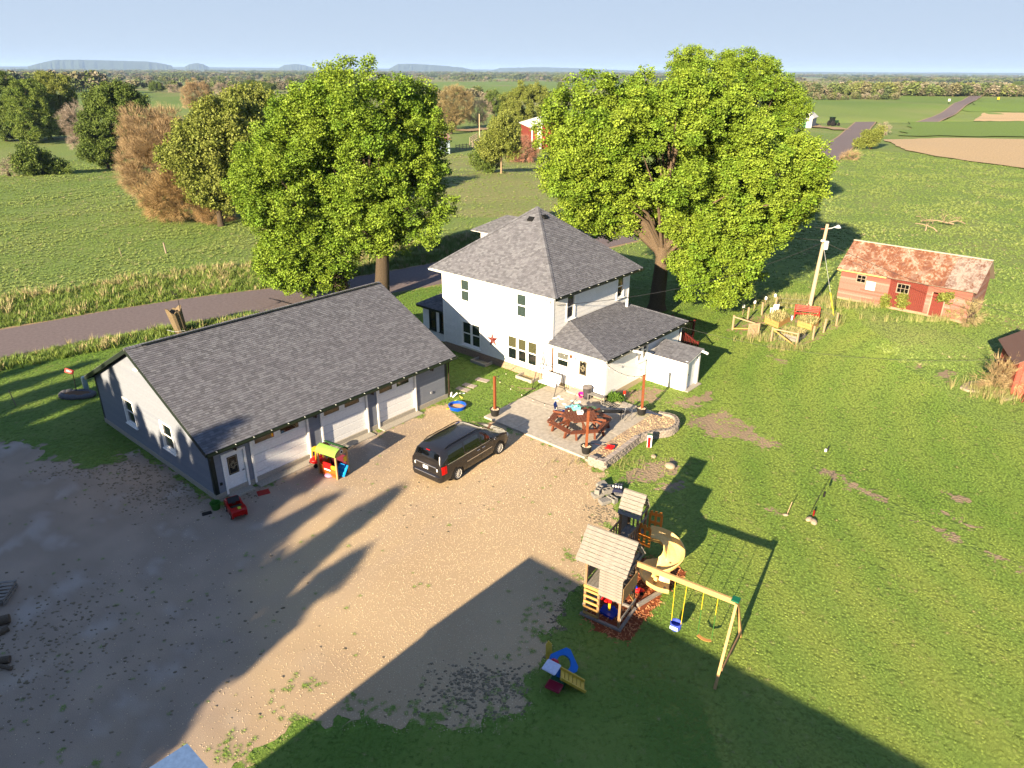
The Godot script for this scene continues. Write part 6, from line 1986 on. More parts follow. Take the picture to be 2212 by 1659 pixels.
	rod(th, "collar", [Vector3(0, 0.45, 0), Vector3(0, 0.65, 0)], 0.075, paint("toy_red", Color(0.78, 0.10, 0.10), 0.35), 10)
	rod(th, "pole", [Vector3(0, 0.65, 0), Vector3(0, 1.0, 0)], 0.055, mats["toy_yellow"], 10)
	pbox(th, "board", Vector3(0.04, 0.4, 0.4), at(-0.32, 0.72, 0.05), white_paint(), 0.015)
	pbox(th, "hoop_arm", Vector3(0.3, 0.06, 0.3), at(-0.2, 0.55, 0.02), mats["toy_red"], 0.02)
	var rt := MB.new()
	rt.blob(Vector3(0.3, 0.1, 0.14), at(0, 0.12, 0), 10, 6)
	var ro := single("push_toy", "red ride-on push toy with blue seat under the slide", "toy", rt.mesh(), mats["toy_red"], tb * Vector3(1.15, 0.02, -2.2), turn + 0.4)
	pbox(ro, "seat", Vector3(0.2, 0.08, 0.14), at(-0.08, 0.24, 0), mats["toy_blue"], 0.03)
	for x in [-0.18, 0.18]:
		for z in [-0.13, 0.13]: rod(ro, "wheel", [Vector3(x, 0.07, z - 0.02), Vector3(x, 0.07, z + 0.02)], 0.07, mat("tyre", Color(0.1, 0.1, 0.1), 0.85), 10)

# ---------- minivan
var VX := [-2.56, -2.5, -2.36, -2.05, -1.48, -0.8, 0.0, 0.6, 1.0, 1.35, 1.7, 2.05, 2.35, 2.52, 2.6]
var VTOP := [1.02, 1.30, 1.62, 1.735, 1.765, 1.775, 1.765, 1.72, 1.56, 1.36, 1.17, 1.08, 0.98, 0.86, 0.70]
var VW := [0.86, 0.93, 0.97, 0.985, 1.0, 1.0, 1.0, 1.0, 0.995, 0.99, 0.98, 0.96, 0.90, 0.82, 0.70]
var VRW := [0.78, 0.76, 0.74, 0.735, 0.74, 0.745, 0.745, 0.74, 0.74, 0.76, 0.80, 0.80, 0.76, 0.68, 0.56]
func vlerp(a: Array, x: float) -> float:
	for i in VX.size() - 1:
		if x <= VX[i + 1]: return lerp(float(a[i]), float(a[i + 1]), clamp((x - VX[i]) / (VX[i + 1] - VX[i]), 0.0, 1.0))
	return a[-1]
func vsec(x: float) -> Array:
	# half section from the sill to the middle of the roof
	var top := vlerp(VTOP, x)
	var w := vlerp(VW, x)
	var rw := vlerp(VRW, x)
	var belt: float = min(1.06, top - 0.10)
	return [Vector2(w * 0.93, 0.24), Vector2(w * 0.985, 0.36), Vector2(w, 0.62), Vector2(w * 0.995, lerp(0.62, belt, 0.6)), Vector2(w * 0.965, belt), Vector2(lerp(w * 0.965, rw, 0.5) + 0.015, lerp(belt, top - 0.07, 0.5)), Vector2(rw, top - 0.07), Vector2(rw * 0.82, top - 0.015), Vector2(rw * 0.4, top), Vector2(0, top + 0.005)]
func vpt(x: float, t: float, side: float) -> Vector3:
	# t counts along the points of the half section
	var s := vsec(x)
	var i := int(clamp(floor(t), 0, s.size() - 2))
	var q: Vector2 = s[i].lerp(s[i + 1], t - i)
	return Vector3(x, q.y, q.x * side)
func vpatch(x0: float, x1: float, t0: float, t1: float, side: float, lift: float, nx := 6, nt := 3, tilt0 := 0.0, tilt1 := 0.0) -> MB:
	var b := MB.new()
	var g := []
	for j in nt + 1:
		for i in nx + 1:
			var t: float = lerp(t0, t1, float(j) / nt)
			var f := float(j) / nt
			var x: float = lerp(x0 + tilt0 * f, x1 + tilt1 * f, float(i) / nx)
			var p := vpt(x, t, side)
			var du := vpt(x + 0.03, t, side) - vpt(x - 0.03, t, side)
			var dt := vpt(x, min(t + 0.1, 8.99), side) - vpt(x, max(t - 0.1, 0.0), side)
			var n := du.cross(dt).normalized() * -side
			if n.dot(Vector3(0, 0.3, side)) < 0: n = -n
			g.append(p + n * lift)
	for j in nt:
		for i in nx:
			var a: Vector3 = g[j * (nx + 1) + i]
			var c: Vector3 = g[j * (nx + 1) + i + 1]
			var d: Vector3 = g[(j + 1) * (nx + 1) + i + 1]
			var e: Vector3 = g[(j + 1) * (nx + 1) + i]
			if side > 0: b.quad(a, c, d, e)
			else: b.quad(c, a, e, d)
	return b
func make_van() -> void:
	var v := thing("minivan", "black minivan with chrome trim parked on the gravel by the patio", "minivan", Vector3(-2.43, 0.012, -31.1), deg_to_rad(52.5))
	v.scale = Vector3.ONE * 1.03
	var body := mat("van_paint", Color(0.13, 0.125, 0.13), 0.25)
	body.clearcoat_enabled = true
	body.clearcoat = 0.8
	body.clearcoat_roughness = 0.06
	body.metallic = 0.3
	var chrome := mat("chrome", Color(0.78, 0.78, 0.78), 0.18)
	chrome.metallic = 0.9
	var gl := mat("van_glass", Color(0.025, 0.03, 0.035), 0.04)
	gl.metallic_specular = 0.8
	var blk := mat("van_black", Color(0.05, 0.05, 0.05), 0.6)
	# shell, smooth-shaded loft
	var b := MB.new()
	var xs := []
	for i in VX.size() - 1:
		for k in 3: xs.append(lerp(float(VX[i]), float(VX[i + 1]), k / 3.0))
	xs.append(VX[-1])
	var full := []
	for x in xs:
		var s := vsec(x)
		var ring := []
		for i in s.size(): ring.append(Vector3(x, s[i].y, s[i].x))
		for i in range(s.size() - 2, -1, -1): ring.append(Vector3(x, s[i].y, -s[i].x))
		full.append(ring)
	var m: int = full[0].size()
	var nrm := []
	for i in full.size():
		var row := []
		for j in m:
			var du: Vector3 = full[min(i + 1, full.size() - 1)][j] - full[max(i - 1, 0)][j]
			var dv: Vector3 = full[i][min(j + 1, m - 1)] - full[i][max(j - 1, 0)]
			row.append(du.cross(dv).normalized())
		nrm.append(row)
	for i in full.size() - 1:
		for j in m - 1:
			b.trin(full[i][j], full[i + 1][j], full[i + 1][j + 1], nrm[i][j], nrm[i + 1][j], nrm[i + 1][j + 1])
			b.trin(full[i][j], full[i + 1][j + 1], full[i][j + 1], nrm[i][j], nrm[i + 1][j + 1], nrm[i][j + 1])
	for e in [0, full.size() - 1]:
		for j in range(1, m - 1):
			if e == 0: b.tri(full[e][0], full[e][j], full[e][j + 1])
			else: b.tri(full[e][0], full[e][j + 1], full[e][j])
	b.box(Vector3(4.7, 0.1, 1.7), at(0, 0.26, 0))
	part(v, "body", b, body)
	# side glass, three a side
	for s in [1.0, -1.0]:
		part(v, "side_window", vpatch(0.28, 1.18, 4.12, 5.85, s, 0.006, 6, 3, 0.0, -0.42), gl)
		part(v, "side_window", vpatch(-0.86, 0.18, 4.12, 5.85, s, 0.006, 6, 3), gl)
		part(v, "side_window", vpatch(-2.05, -0.97, 4.12, 5.8, s, 0.006, 6, 3, 0.12, 0.0), gl)
		part(v, "belt_trim", vpatch(-2.1, 1.25, 3.95, 4.08, s, 0.012, 12, 1), chrome)
		part(v, "side_trim", vpatch(-0.85, 1.0, 2.15, 2.32, s, 0.014, 8, 1), chrome)
		part(v, "door_gap", vpatch(0.22, 0.235, 0.6, 4.1, s, 0.002, 1, 6), blk)
		part(v, "door_gap", vpatch(-0.92, -0.905, 0.6, 4.1, s, 0.002, 1, 6), blk)
		part(v, "door_gap", vpatch(1.22, 1.235, 0.6, 3.9, s, 0.002, 1, 6), blk)
		for x in [0.08, 0.36]: pbox(v, "door_handle", Vector3(0.2, 0.035, 0.035), at(x if x > 0.2 else -0.02, 0.93, s * 1.01), chrome, 0.012)
		rod(v, "roof_rail", [Vector3(-1.95, 1.72, s * 0.66), Vector3(-1.7, 1.80, s * 0.665), Vector3(0.2, 1.81, s * 0.665), Vector3(0.5, 1.74, s * 0.655)], 0.022, blk, 6)
		var mr := MB.new()
		mr.blob(Vector3(0.09, 0.085, 0.13), at(1.08, 1.1, s * 1.1), 10, 6)
		part(v, "mirror", mr, body)
		# lamps
		part(v, "tail_lamp", vpatch(-2.5, -2.2, 2.2, 4.0, s, 0.012, 4, 4), paint("lamp_red", Color(0.70, 0.05, 0.05), 0.15))
		pbox(v, "reverse_lamp", Vector3(0.04, 0.16, 0.14), at(-2.54, 0.86, s * 0.72, 0, s * 18, 0), paint("lamp_white", Color(0.85, 0.85, 0.83), 0.2), 0.015)
		part(v, "head_lamp", vpatch(2.3, 2.52, 2.2, 3.9, s, 0.012, 4, 3), paint("lamp_clear", Color(0.75, 0.77, 0.78), 0.08))
		# wheel arches and wheels
		for x in [-1.48, 1.6]:
			var ar := MB.new()
			var pl := PackedVector2Array()
			for k in 19: pl.append(Vector2(cos(PI * k / 18.0) * 0.40, 0.33 + sin(PI * k / 18.0) * 0.40))
			pl.append(Vector2(-0.40, 0.22)); pl.append(Vector2(0.40, 0.22))
			ar.prism(pl, -0.3, 0.012, Transform3D(Basis(), Vector3(x, 0, 0.985)) if s > 0 else Transform3D(Basis(Vector3.UP, PI), Vector3(x, 0, -0.985)))
			part(v, "wheel_arch", ar, blk)
			var wh := MB.new()
			var wx := at(x, 0.33, s * 0.90, 90 * s, 0, 0)
			turned(wh, [Vector2(0.0, -0.1), Vector2(0.3, -0.1), Vector2(0.335, -0.07), Vector2(0.34, 0.0), Vector2(0.335, 0.09), Vector2(0.30, 0.118), Vector2(0.235, 0.12), Vector2(0.232, 0.095)], 26, wx)
			var wn := part(v, "wheel", wh, mat("tyre", Color(0.1, 0.1, 0.1), 0.85))
			var rm := MB.new()
			turned(rm, [Vector2(0.235, 0.085), Vector2(0.235, 0.118), Vector2(0.218, 0.118), Vector2(0.205, 0.09)], 26, wx)
			for k in 9:
				var a := TAU * k / 9.0
				rm.box(Vector3(0.16, 0.02, 0.042), wx * Transform3D(Basis(Vector3.UP, a), Vector3(cos(a) * 0.135, 0.105, -sin(a) * 0.135)), 0.006)
			turned(rm, [Vector2(0.06, 0.09), Vector2(0.05, 0.122), Vector2(0, 0.125)], 12, wx)
			part(wn, "rim", rm, mat("alloy", Color(0.70, 0.69, 0.66), 0.3))
			var dk := MB.new()
			turned(dk, [Vector2(0.21, 0.085), Vector2(0.0, 0.085)], 20, wx)
			part(wn, "hub", dk, blk)
	# windscreen, bonnet lines, rear glass, plate
	for q in [["windscreen", 0.72, 1.62, 0.0], ["rear_window", -2.47, -2.33, 0.0]]:
		var g := MB.new()
		var pr := []
		var n := 10
		for i in 6:
			var x: float = lerp(float(q[1]), float(q[2]), i / 5.0)
			var row := []
			for k in n + 1:
				var f := -1.0 + 2.0 * k / n
				var top := vlerp(VTOP, x)
				var rw := vlerp(VRW, x) * 0.93
				var p := Vector3(x, top - 0.004 - 0.05 * pow(absf(f), 4.0), f * rw)
				row.append(p + (Vector3(0.45, 0.75, 0).normalized() if q[1] > 0 else Vector3(-0.8, 0.3, 0).normalized()) * 0.012)
			if pr.size():
				for k in n: g.quad(pr[k], pr[k + 1], row[k + 1], row[k])
			pr = row
		part(v, q[0], g, gl)
	pbox(v, "brake_lamp", Vector3(0.03, 0.03, 0.24), at(-2.37, 1.645, 0), mats["lamp_red"], 0.006)
	pbox(v, "rear_trim", Vector3(0.03, 0.05, 1.3), at(-2.575, 0.98, 0), chrome, 0.01)
	var pl2 := pbox(v, "number_plate", Vector3(0.012, 0.16, 0.31), at(-2.59, 0.84, 0), mat("plate", Color(0.82, 0.83, 0.84), 0.5), 0.003)
	pbox(pl2, "plate_digits", Vector3(0.004, 0.07, 0.22), at(-0.007, 0, 0), mat("plate_ink", Color(0.35, 0.4, 0.5), 0.6), 0.0)
	pbox(v, "bumper", Vector3(0.16, 0.26, 1.7), at(-2.55, 0.48, 0), body, 0.06)
	pbox(v, "bumper_strip", Vector3(0.03, 0.03, 1.3), at(-2.635, 0.56, 0), chrome, 0.008)
	pbox(v, "bumper", Vector3(0.2, 0.3, 1.5), at(2.52, 0.42, 0), body, 0.08)
	for k in 4: pbox(v, "grille_bar", Vector3(0.04, 0.03, 0.8), at(2.61, 0.62 + 0.05 * k, 0), chrome, 0.008)
	for s in [-0.42, 0.42]: rod(v, "bonnet_crease", [Vector3(1.72, 1.165, s), Vector3(2.3, 1.0, s * 0.85)], 0.006, body, 5)
	rod(v, "wiper", [Vector3(-2.53, 1.12, -0.1), Vector3(-2.52, 1.14, 0.35)], 0.01, blk, 5)

# ---------- toys on the drive
func make_toys() -> void:
	# plastic playhouse with green roof
	var p := G(722, 1022)
	var h := thing("toy_playhouse", "plastic toddler playhouse with lime green ridged roof on the drive", "playhouse", p, deg_to_rad(-30))
	var tan_ := paint("play_tan", Color(0.66, 0.52, 0.36), 0.45)
	var org := paint("play_orange", Color(0.68, 0.34, 0.10), 0.45)
	var lime := paint("play_lime", Color(0.47, 0.60, 0.27), 0.4)
	var W := 1.15
	var D := 0.75
	for x in [-W / 2, W / 2]:
		for z in [-D / 2, D / 2]: pbox(h, "post", Vector3(0.1, 1.25, 0.1), at(x, 0.62, z), tan_, 0.02)
	pbox(h, "front_panel", Vector3(W - 0.1, 0.55, 0.06), at(0, 0.32, D / 2), org, 0.015)
	for k in 3: pbox(h, "brick_row", Vector3(0.3, 0.13, 0.02), at(-0.35 + 0.35 * k, 0.2 + 0.15 * (k % 2), D / 2 + 0.035), paint("play_brick", Color(0.56, 0.26, 0.10), 0.5), 0.008)
	pbox(h, "red_counter", Vector3(0.5, 0.32, 0.1), at(0.02, 0.62, D / 2 + 0.03), paint("toy_red", Color(0.78, 0.1, 0.1)), 0.02)
	pbox(h, "name_strip", Vector3(0.4, 0.07, 0.03), at(0.02, 0.42, D / 2 + 0.06), white_paint(), 0.01)
	pbox(h, "yellow_ledge", Vector3(0.28, 0.18, 0.1), at(0.38, 0.6, D / 2 + 0.01), paint("toy_yellow", Color(0.86, 0.7, 0.16)), 0.02)
	pbox(h, "side_panel", Vector3(0.06, 0.5, D - 0.1), at(-W / 2, 0.3, 0), org, 0.015)
	pbox(h, "back_panel", Vector3(W - 0.1, 0.9, 0.05), at(0, 0.5, -D / 2), paint("play_plum", Color(0.32, 0.10, 0.16), 0.5), 0.015)
	var ga := MB.new()
	ga.prism(pv([-D / 2 - 0.02, 1.2, D / 2 + 0.02, 1.2, D / 2 - 0.04, 1.38, 0.1, 1.5, -0.1, 1.5, -D / 2 + 0.04, 1.38]), -0.04, 0.04, Transform3D(Basis(Vector3(0, 0, -1), Vector3(0, 1, 0), Vector3(1, 0, 0)), Vector3(W / 2, 0, 0)))
	part(h, "gable", ga, tan_)
	part(h, "gable", ga.mesh(), tan_, Transform3D(Basis(), Vector3(-W, 0, 0)))
	rod(h, "round_window", [Vector3(W / 2 + 0.03, 1.36, 0), Vector3(W / 2 + 0.055, 1.36, 0)], 0.1, white_paint(), 14)
	rod(h, "round_pane", [Vector3(W / 2 + 0.05, 1.36, 0), Vector3(W / 2 + 0.06, 1.36, 0)], 0.07, mat("pane_dark", Color(0.08, 0.07, 0.13), 0.15), 14)
	for s in [-1, 1]:
		var n := 6
		for k in n:
			var a: float = lerp(0.15, 1.35, (k + 0.5) / n)
			var y := 1.22 + sin(a) * 0.34
			var z: float = s * (0.02 + cos(a) * 0.45)
			pbox(h, "roof_strip", Vector3(W + 0.12, 0.025, 0.125), at(0, y, z, rad_to_deg(s * (PI / 2 - a)), 0, 0), lime if s > 0 else paint("play_green", Color(0.20, 0.36, 0.20), 0.5), 0.01)
	pbox(h, "kitchen_wheel", Vector3(0.06, 0.3, 0.3), at(W / 2, 0.85, -0.28), mats["toy_yellow"], 0.05)
	# ride-on coupe behind it
	var c := thing("toy_coupe", "red and yellow plastic ride-on toddler coupe behind the playhouse", "toy car", G(688, 1003), deg_to_rad(40))
	var b := MB.new()
	b.blob(Vector3(0.42, 0.2, 0.3), at(0, 0.3, 0), 14, 8)
	part(c, "body", b, paint("toy_red", Color(0.78, 0.1, 0.1)))
	for x in [-0.2, 0.22]:
		for z in [-0.22, 0.22]: rod(c, "roof_post", [Vector3(x, 0.42, z), Vector3(x * 0.75, 0.88, z * 0.85)], 0.03, mats["toy_yellow"], 8)
	b = MB.new()
	b.blob(Vector3(0.28, 0.08, 0.26), at(0, 0.9, 0), 12, 6)
	part(c, "roof", b, mats["toy_yellow"])
	for x in [-0.25, 0.27]:
		for z in [-0.25, 0.25]: rod(c, "wheel", [Vector3(x, 0.11, z - 0.035), Vector3(x, 0.11, z + 0.035)], 0.11, mat("tyre", Color(0.1, 0.1, 0.1), 0.85), 12)
	# blue panel leaning at the playhouse, pink turtle cushion
	var bp := thing("blue_toy_panel", "bright blue moulded plastic panel leaning against the playhouse", "toy panel", G(740, 1026), deg_to_rad(-28))
	pbox(bp, "panel", Vector3(0.55, 0.6, 0.05), at(0, 0.28, 0, -38, 0, 0), paint("panel_blue", Color(0.05, 0.48, 0.78), 0.35), 0.02)
	for k in 6: pbox(bp, "stud", Vector3(0.09, 0.09, 0.02), Transform3D(Basis(Vector3.RIGHT, deg_to_rad(-38)), Vector3(0, 0.28, 0)) * at(-0.15 + 0.15 * (k % 3), -0.12 + 0.22 * (k / 3), 0.032), paint("panel_cyan", Color(0.10, 0.60, 0.85), 0.35), 0.01)
	pbox(bp, "foot", Vector3(0.4, 0.1, 0.25), at(-0.2, 0.05, -0.25), paint("panel_deep", Color(0.03, 0.25, 0.5), 0.4), 0.02)
	b = MB.new()
	b.blob(Vector3(0.24, 0.1, 0.2), at(0, 0.1, 0), 14, 8)
	var pk := single("pink_bag", "pink rounded toy handbag lying at the playhouse corner", "toy bag", b.mesh(), paint("soft_pink", Color(0.85, 0.52, 0.66), 0.4), G(712, 1030))
	rod(pk, "strap", [Vector3(0.1, 0.15, -0.1), Vector3(0.16, 0.34, -0.14), Vector3(0.26, 0.3, -0.06), Vector3(0.22, 0.12, 0.0)], 0.022, mats["soft_pink"])
	# red mat on the ground
	var rm := MB.new()
	rm.box(Vector3(0.55, 0.02, 0.45), at(0, 0.01, 0), 0.006)
	single("red_board", "dark red square board lying flat before the first garage door", "board", rm.mesh(), paint("board_red", Color(0.56, 0.08, 0.08), 0.5), G(569, 1064, 0.01), deg_to_rad(30))
	# red ride-on car in front of the entry door
	var r := thing("toy_car", "red battery ride-on toy car parked at the garage entry door", "toy car", G(511, 1108), deg_to_rad(125))
	var rp := paint("car_red", Color(0.60, 0.05, 0.045), 0.25)
	var bk := mat("van_black", Color(0.05, 0.05, 0.05), 0.6)
	var hull := MB.new()
	var side := pv([-0.68, 0.18, -0.5, 0.16, -0.46, 0.3, -0.26, 0.3, -0.2, 0.16, 0.22, 0.16, 0.28, 0.3, 0.5, 0.3, 0.56, 0.18, 0.68, 0.2, 0.7, 0.36, 0.62, 0.44, 0.3, 0.52, 0.2, 0.46, -0.3, 0.46, -0.36, 0.54, -0.64, 0.54, -0.7, 0.42])
	for z in [-0.33, 0.25]: hull.prism(side, z, z + 0.08)
	hull.box(Vector3(0.5, 0.3, 0.6), at(0.45, 0.36, 0), 0.06)
	hull.box(Vector3(0.36, 0.34, 0.6), at(-0.5, 0.36, 0), 0.06)
	part(r, "body", hull, rp)
	pbox(r, "cockpit", Vector3(0.7, 0.1, 0.5), at(-0.05, 0.25, 0), bk, 0.02)
	pbox(r, "seat", Vector3(0.12, 0.28, 0.44), at(-0.3, 0.44, 0, 0, 0, 12), bk, 0.04)
	pbox(r, "windscreen", Vector3(0.03, 0.26, 0.5), at(0.2, 0.6, 0, 0, 0, -35), mat("toy_screen", Color(0.06, 0.06, 0.08), 0.2), 0.01)
	rod(r, "steering_wheel", [Vector3(0.05, 0.48, -0.03), Vector3(0.07, 0.5, -0.03)], 0.09, bk, 12)
	pbox(r, "number_plate", Vector3(0.2, 0.015, 0.13), at(-0.52, 0.545, 0.05), paint("plate_lime", Color(0.66, 0.75, 0.20), 0.4), 0.005)
	for x in [-0.36, 0.39]:
		for z in [-0.3, 0.3]:
			var wn := rod(r, "wheel", [Vector3(x, 0.14, z - 0.05), Vector3(x, 0.14, z + 0.05)], 0.14, mat("tyre", Color(0.1, 0.1, 0.1), 0.85), 16)
			rod(wn, "hubcap", [Vector3(x, 0.14, z - 0.056 if z < 0 else z + 0.05), Vector3(x, 0.14, z - 0.05 if z < 0 else z + 0.056)], 0.085, mat("alloy", Color(0.70, 0.69, 0.66), 0.3), 10)
	b = MB.new()
	turned(b, [Vector2(0, 0), Vector2(0.17, 0), Vector2(0.22, 0.3), Vector2(0.24, 0.3), Vector2(0.24, 0.34), Vector2(0.21, 0.34), Vector2(0.16, 0.05), Vector2(0, 0.05)], 16)
	single("flower_pot", "green plastic flower pot at the garage front corner", "pot", b.mesh(), paint("pot_green", Color(0.20, 0.40, 0.14), 0.5), G(467, 1099))
	b = MB.new()
	b.box(Vector3(0.4, 0.05, 0.24), at(0, 0.03, 0), 0.02)
	single("boot_tray", "small black rubber tray lying on earth by the green pot", "tray", b.mesh(), bk, G(447, 1110), 0.5)
	# round blue sandbox with sand and a few spilled toys
	var s := thing("sandbox", "round blue plastic sandbox with sand beside the lawn", "sandbox", G(988, 882), 0.3)
	b = MB.new()
	turned(b, [Vector2(0, 0), Vector2(0.46, 0), Vector2(0.5, 0.2), Vector2(0.53, 0.21), Vector2(0.53, 0.24), Vector2(0.47, 0.24), Vector2(0.44, 0.08), Vector2(0, 0.08)], 28)
	part(s, "basin", b, paint("basin_blue", Color(0.03, 0.28, 0.68), 0.3))
	b = MB.new()
	turned(b, [Vector2(0.45, 0.1), Vector2(0.3, 0.13), Vector2(0, 0.12)], 20)
	part(s, "sand", b, mat("sand", Color(0.70, 0.55, 0.42), 0.95))
	var lab := ["yellow spade by the blue sandbox", "lime green mould in grass behind the sandbox", "yellow sieve in grass behind the sandbox", "white cup in grass near the stepping stones", "orange scoop at the sandbox rim"]
	var cl := [Color(0.88, 0.66, 0.08), Color(0.60, 0.72, 0.18), Color(0.84, 0.78, 0.35), Color(0.82, 0.86, 0.88), Color(0.85, 0.40, 0.10)]
	var k := 0
	for q in [[968, 884], [985, 866], [997, 860], [1001, 851], [978, 870]]:
		b = MB.new()
		b.box(Vector3(0.2, 0.05, 0.12), at(0, 0.04, 0), 0.02)
		rod_into(b, Vector3(0.08, 0.05, 0), Vector3(0.26, 0.06, 0.03), 0.018)
		single("sand_toy", lab[k], "toy", b.mesh(), paint("sandtoy%d" % k, cl[k], 0.4), G(q[0], q[1]), k * 1.1, "sand toys by the sandbox")
		k += 1
	# stepping stones behind the garage corner
	for q in [[1000, 842, "stepping stone nearest the garage corner"], [1014, 834, "middle stepping stone of three in the shaded grass"], [1042, 822, "stepping stone farthest from the garage corner"]]:
		b = MB.new()
		b.box(Vector3(0.9, 0.06, 0.45), at(0, 0.03, 0), 0.012)
		single("stepping_stone", q[2], "paving stone", b.mesh(), mats["cap_stone"], G(q[0], q[1]), deg_to_rad(-30), "stepping stones by the garage")
	# toddler climber in the shaded grass
	var t := thing("toddler_climber", "toddler climber toy with yellow slides, blue arch and white roof", "climber", G(1203, 1478), deg_to_rad(0))
	var yl := paint("climb_yellow", Color(0.72, 0.62, 0.24), 0.4)
	var bu := paint("climb_blue", Color(0.04, 0.38, 0.72), 0.35)
	# slide to the right, flat ridged
	b = MB.new()
	for i in 6:
		var x0 := 0.15 + i * 0.13
		b.box(Vector3(0.14, 0.05, 0.42), at(x0, 0.5 - i * 0.085, 0.12, 0, -6, -32), 0.012)
	part(t, "slide", b, yl)
	for z in [-0.1, 0.34]: bar(t, "slide_edge", Vector3(0.1, 0.6, z), Vector3(0.88, 0.1, z + 0.06), 0.05, 0.1, yl)
	# upright yellow panel at the far left
	b = MB.new()
	b.prism(pv([-0.09, 0, 0.09, 0, 0.1, 0.9, 0.0, 1.02, -0.1, 0.9, -0.13, 0.5]), -0.04, 0.04)
	part(t, "yellow_wall", b, yl, at(-0.18, 0, -0.55, -20, 0, 4))
	# blue arch with round hole
	b = MB.new()
	var ring := 20
	for i in ring:
		var a := TAU * i / ring
		var e := TAU * (i + 1) / ring
		var sq := func(an: float) -> Vector2:
			var c2 := Vector2(cos(an), sin(an))
			return c2 * (0.4 / max(absf(c2.x), absf(c2.y)))
		var o0: Vector2 = sq.call(a)
		var o1: Vector2 = sq.call(e)
		var i0 := Vector2(cos(a), sin(a)) * 0.24
		var i1 := Vector2(cos(e), sin(e)) * 0.24
		b.prism(PackedVector2Array([i0, o0, o1, i1]), -0.04, 0.04)
	part(t, "blue_arch", b, bu, at(0.22, 0.55, -0.35, -55, 30, 0))
	pbox(t, "white_roof", Vector3(0.5, 0.06, 0.42), at(-0.2, 0.78, 0.05, 12, -35, 0), paint("climb_white", Color(0.74, 0.77, 0.86), 0.35), 0.028)
	pbox(t, "red_seat", Vector3(0.28, 0.2, 0.2), at(-0.08, 0.72, -0.2, 20, -30, 0), paint("climb_red", Color(0.62, 0.08, 0.18), 0.35), 0.06)
	pbox(t, "red_tray", Vector3(0.52, 0.08, 0.36), at(-0.12, 0.3, 0.36, 8, -30, 0), paint("climb_wine", Color(0.45, 0.06, 0.16), 0.35), 0.03)
	pbox(t, "green_base", Vector3(0.5, 0.3, 0.5), at(0.05, 0.2, 0.0, 0, -20, 0), paint("climb_green", Color(0.05, 0.30, 0.18), 0.4), 0.04)
func rod_into(b: MB, p: Vector3, q: Vector3, r: float) -> void:
	b.tube([p, q], [r, r], 7)

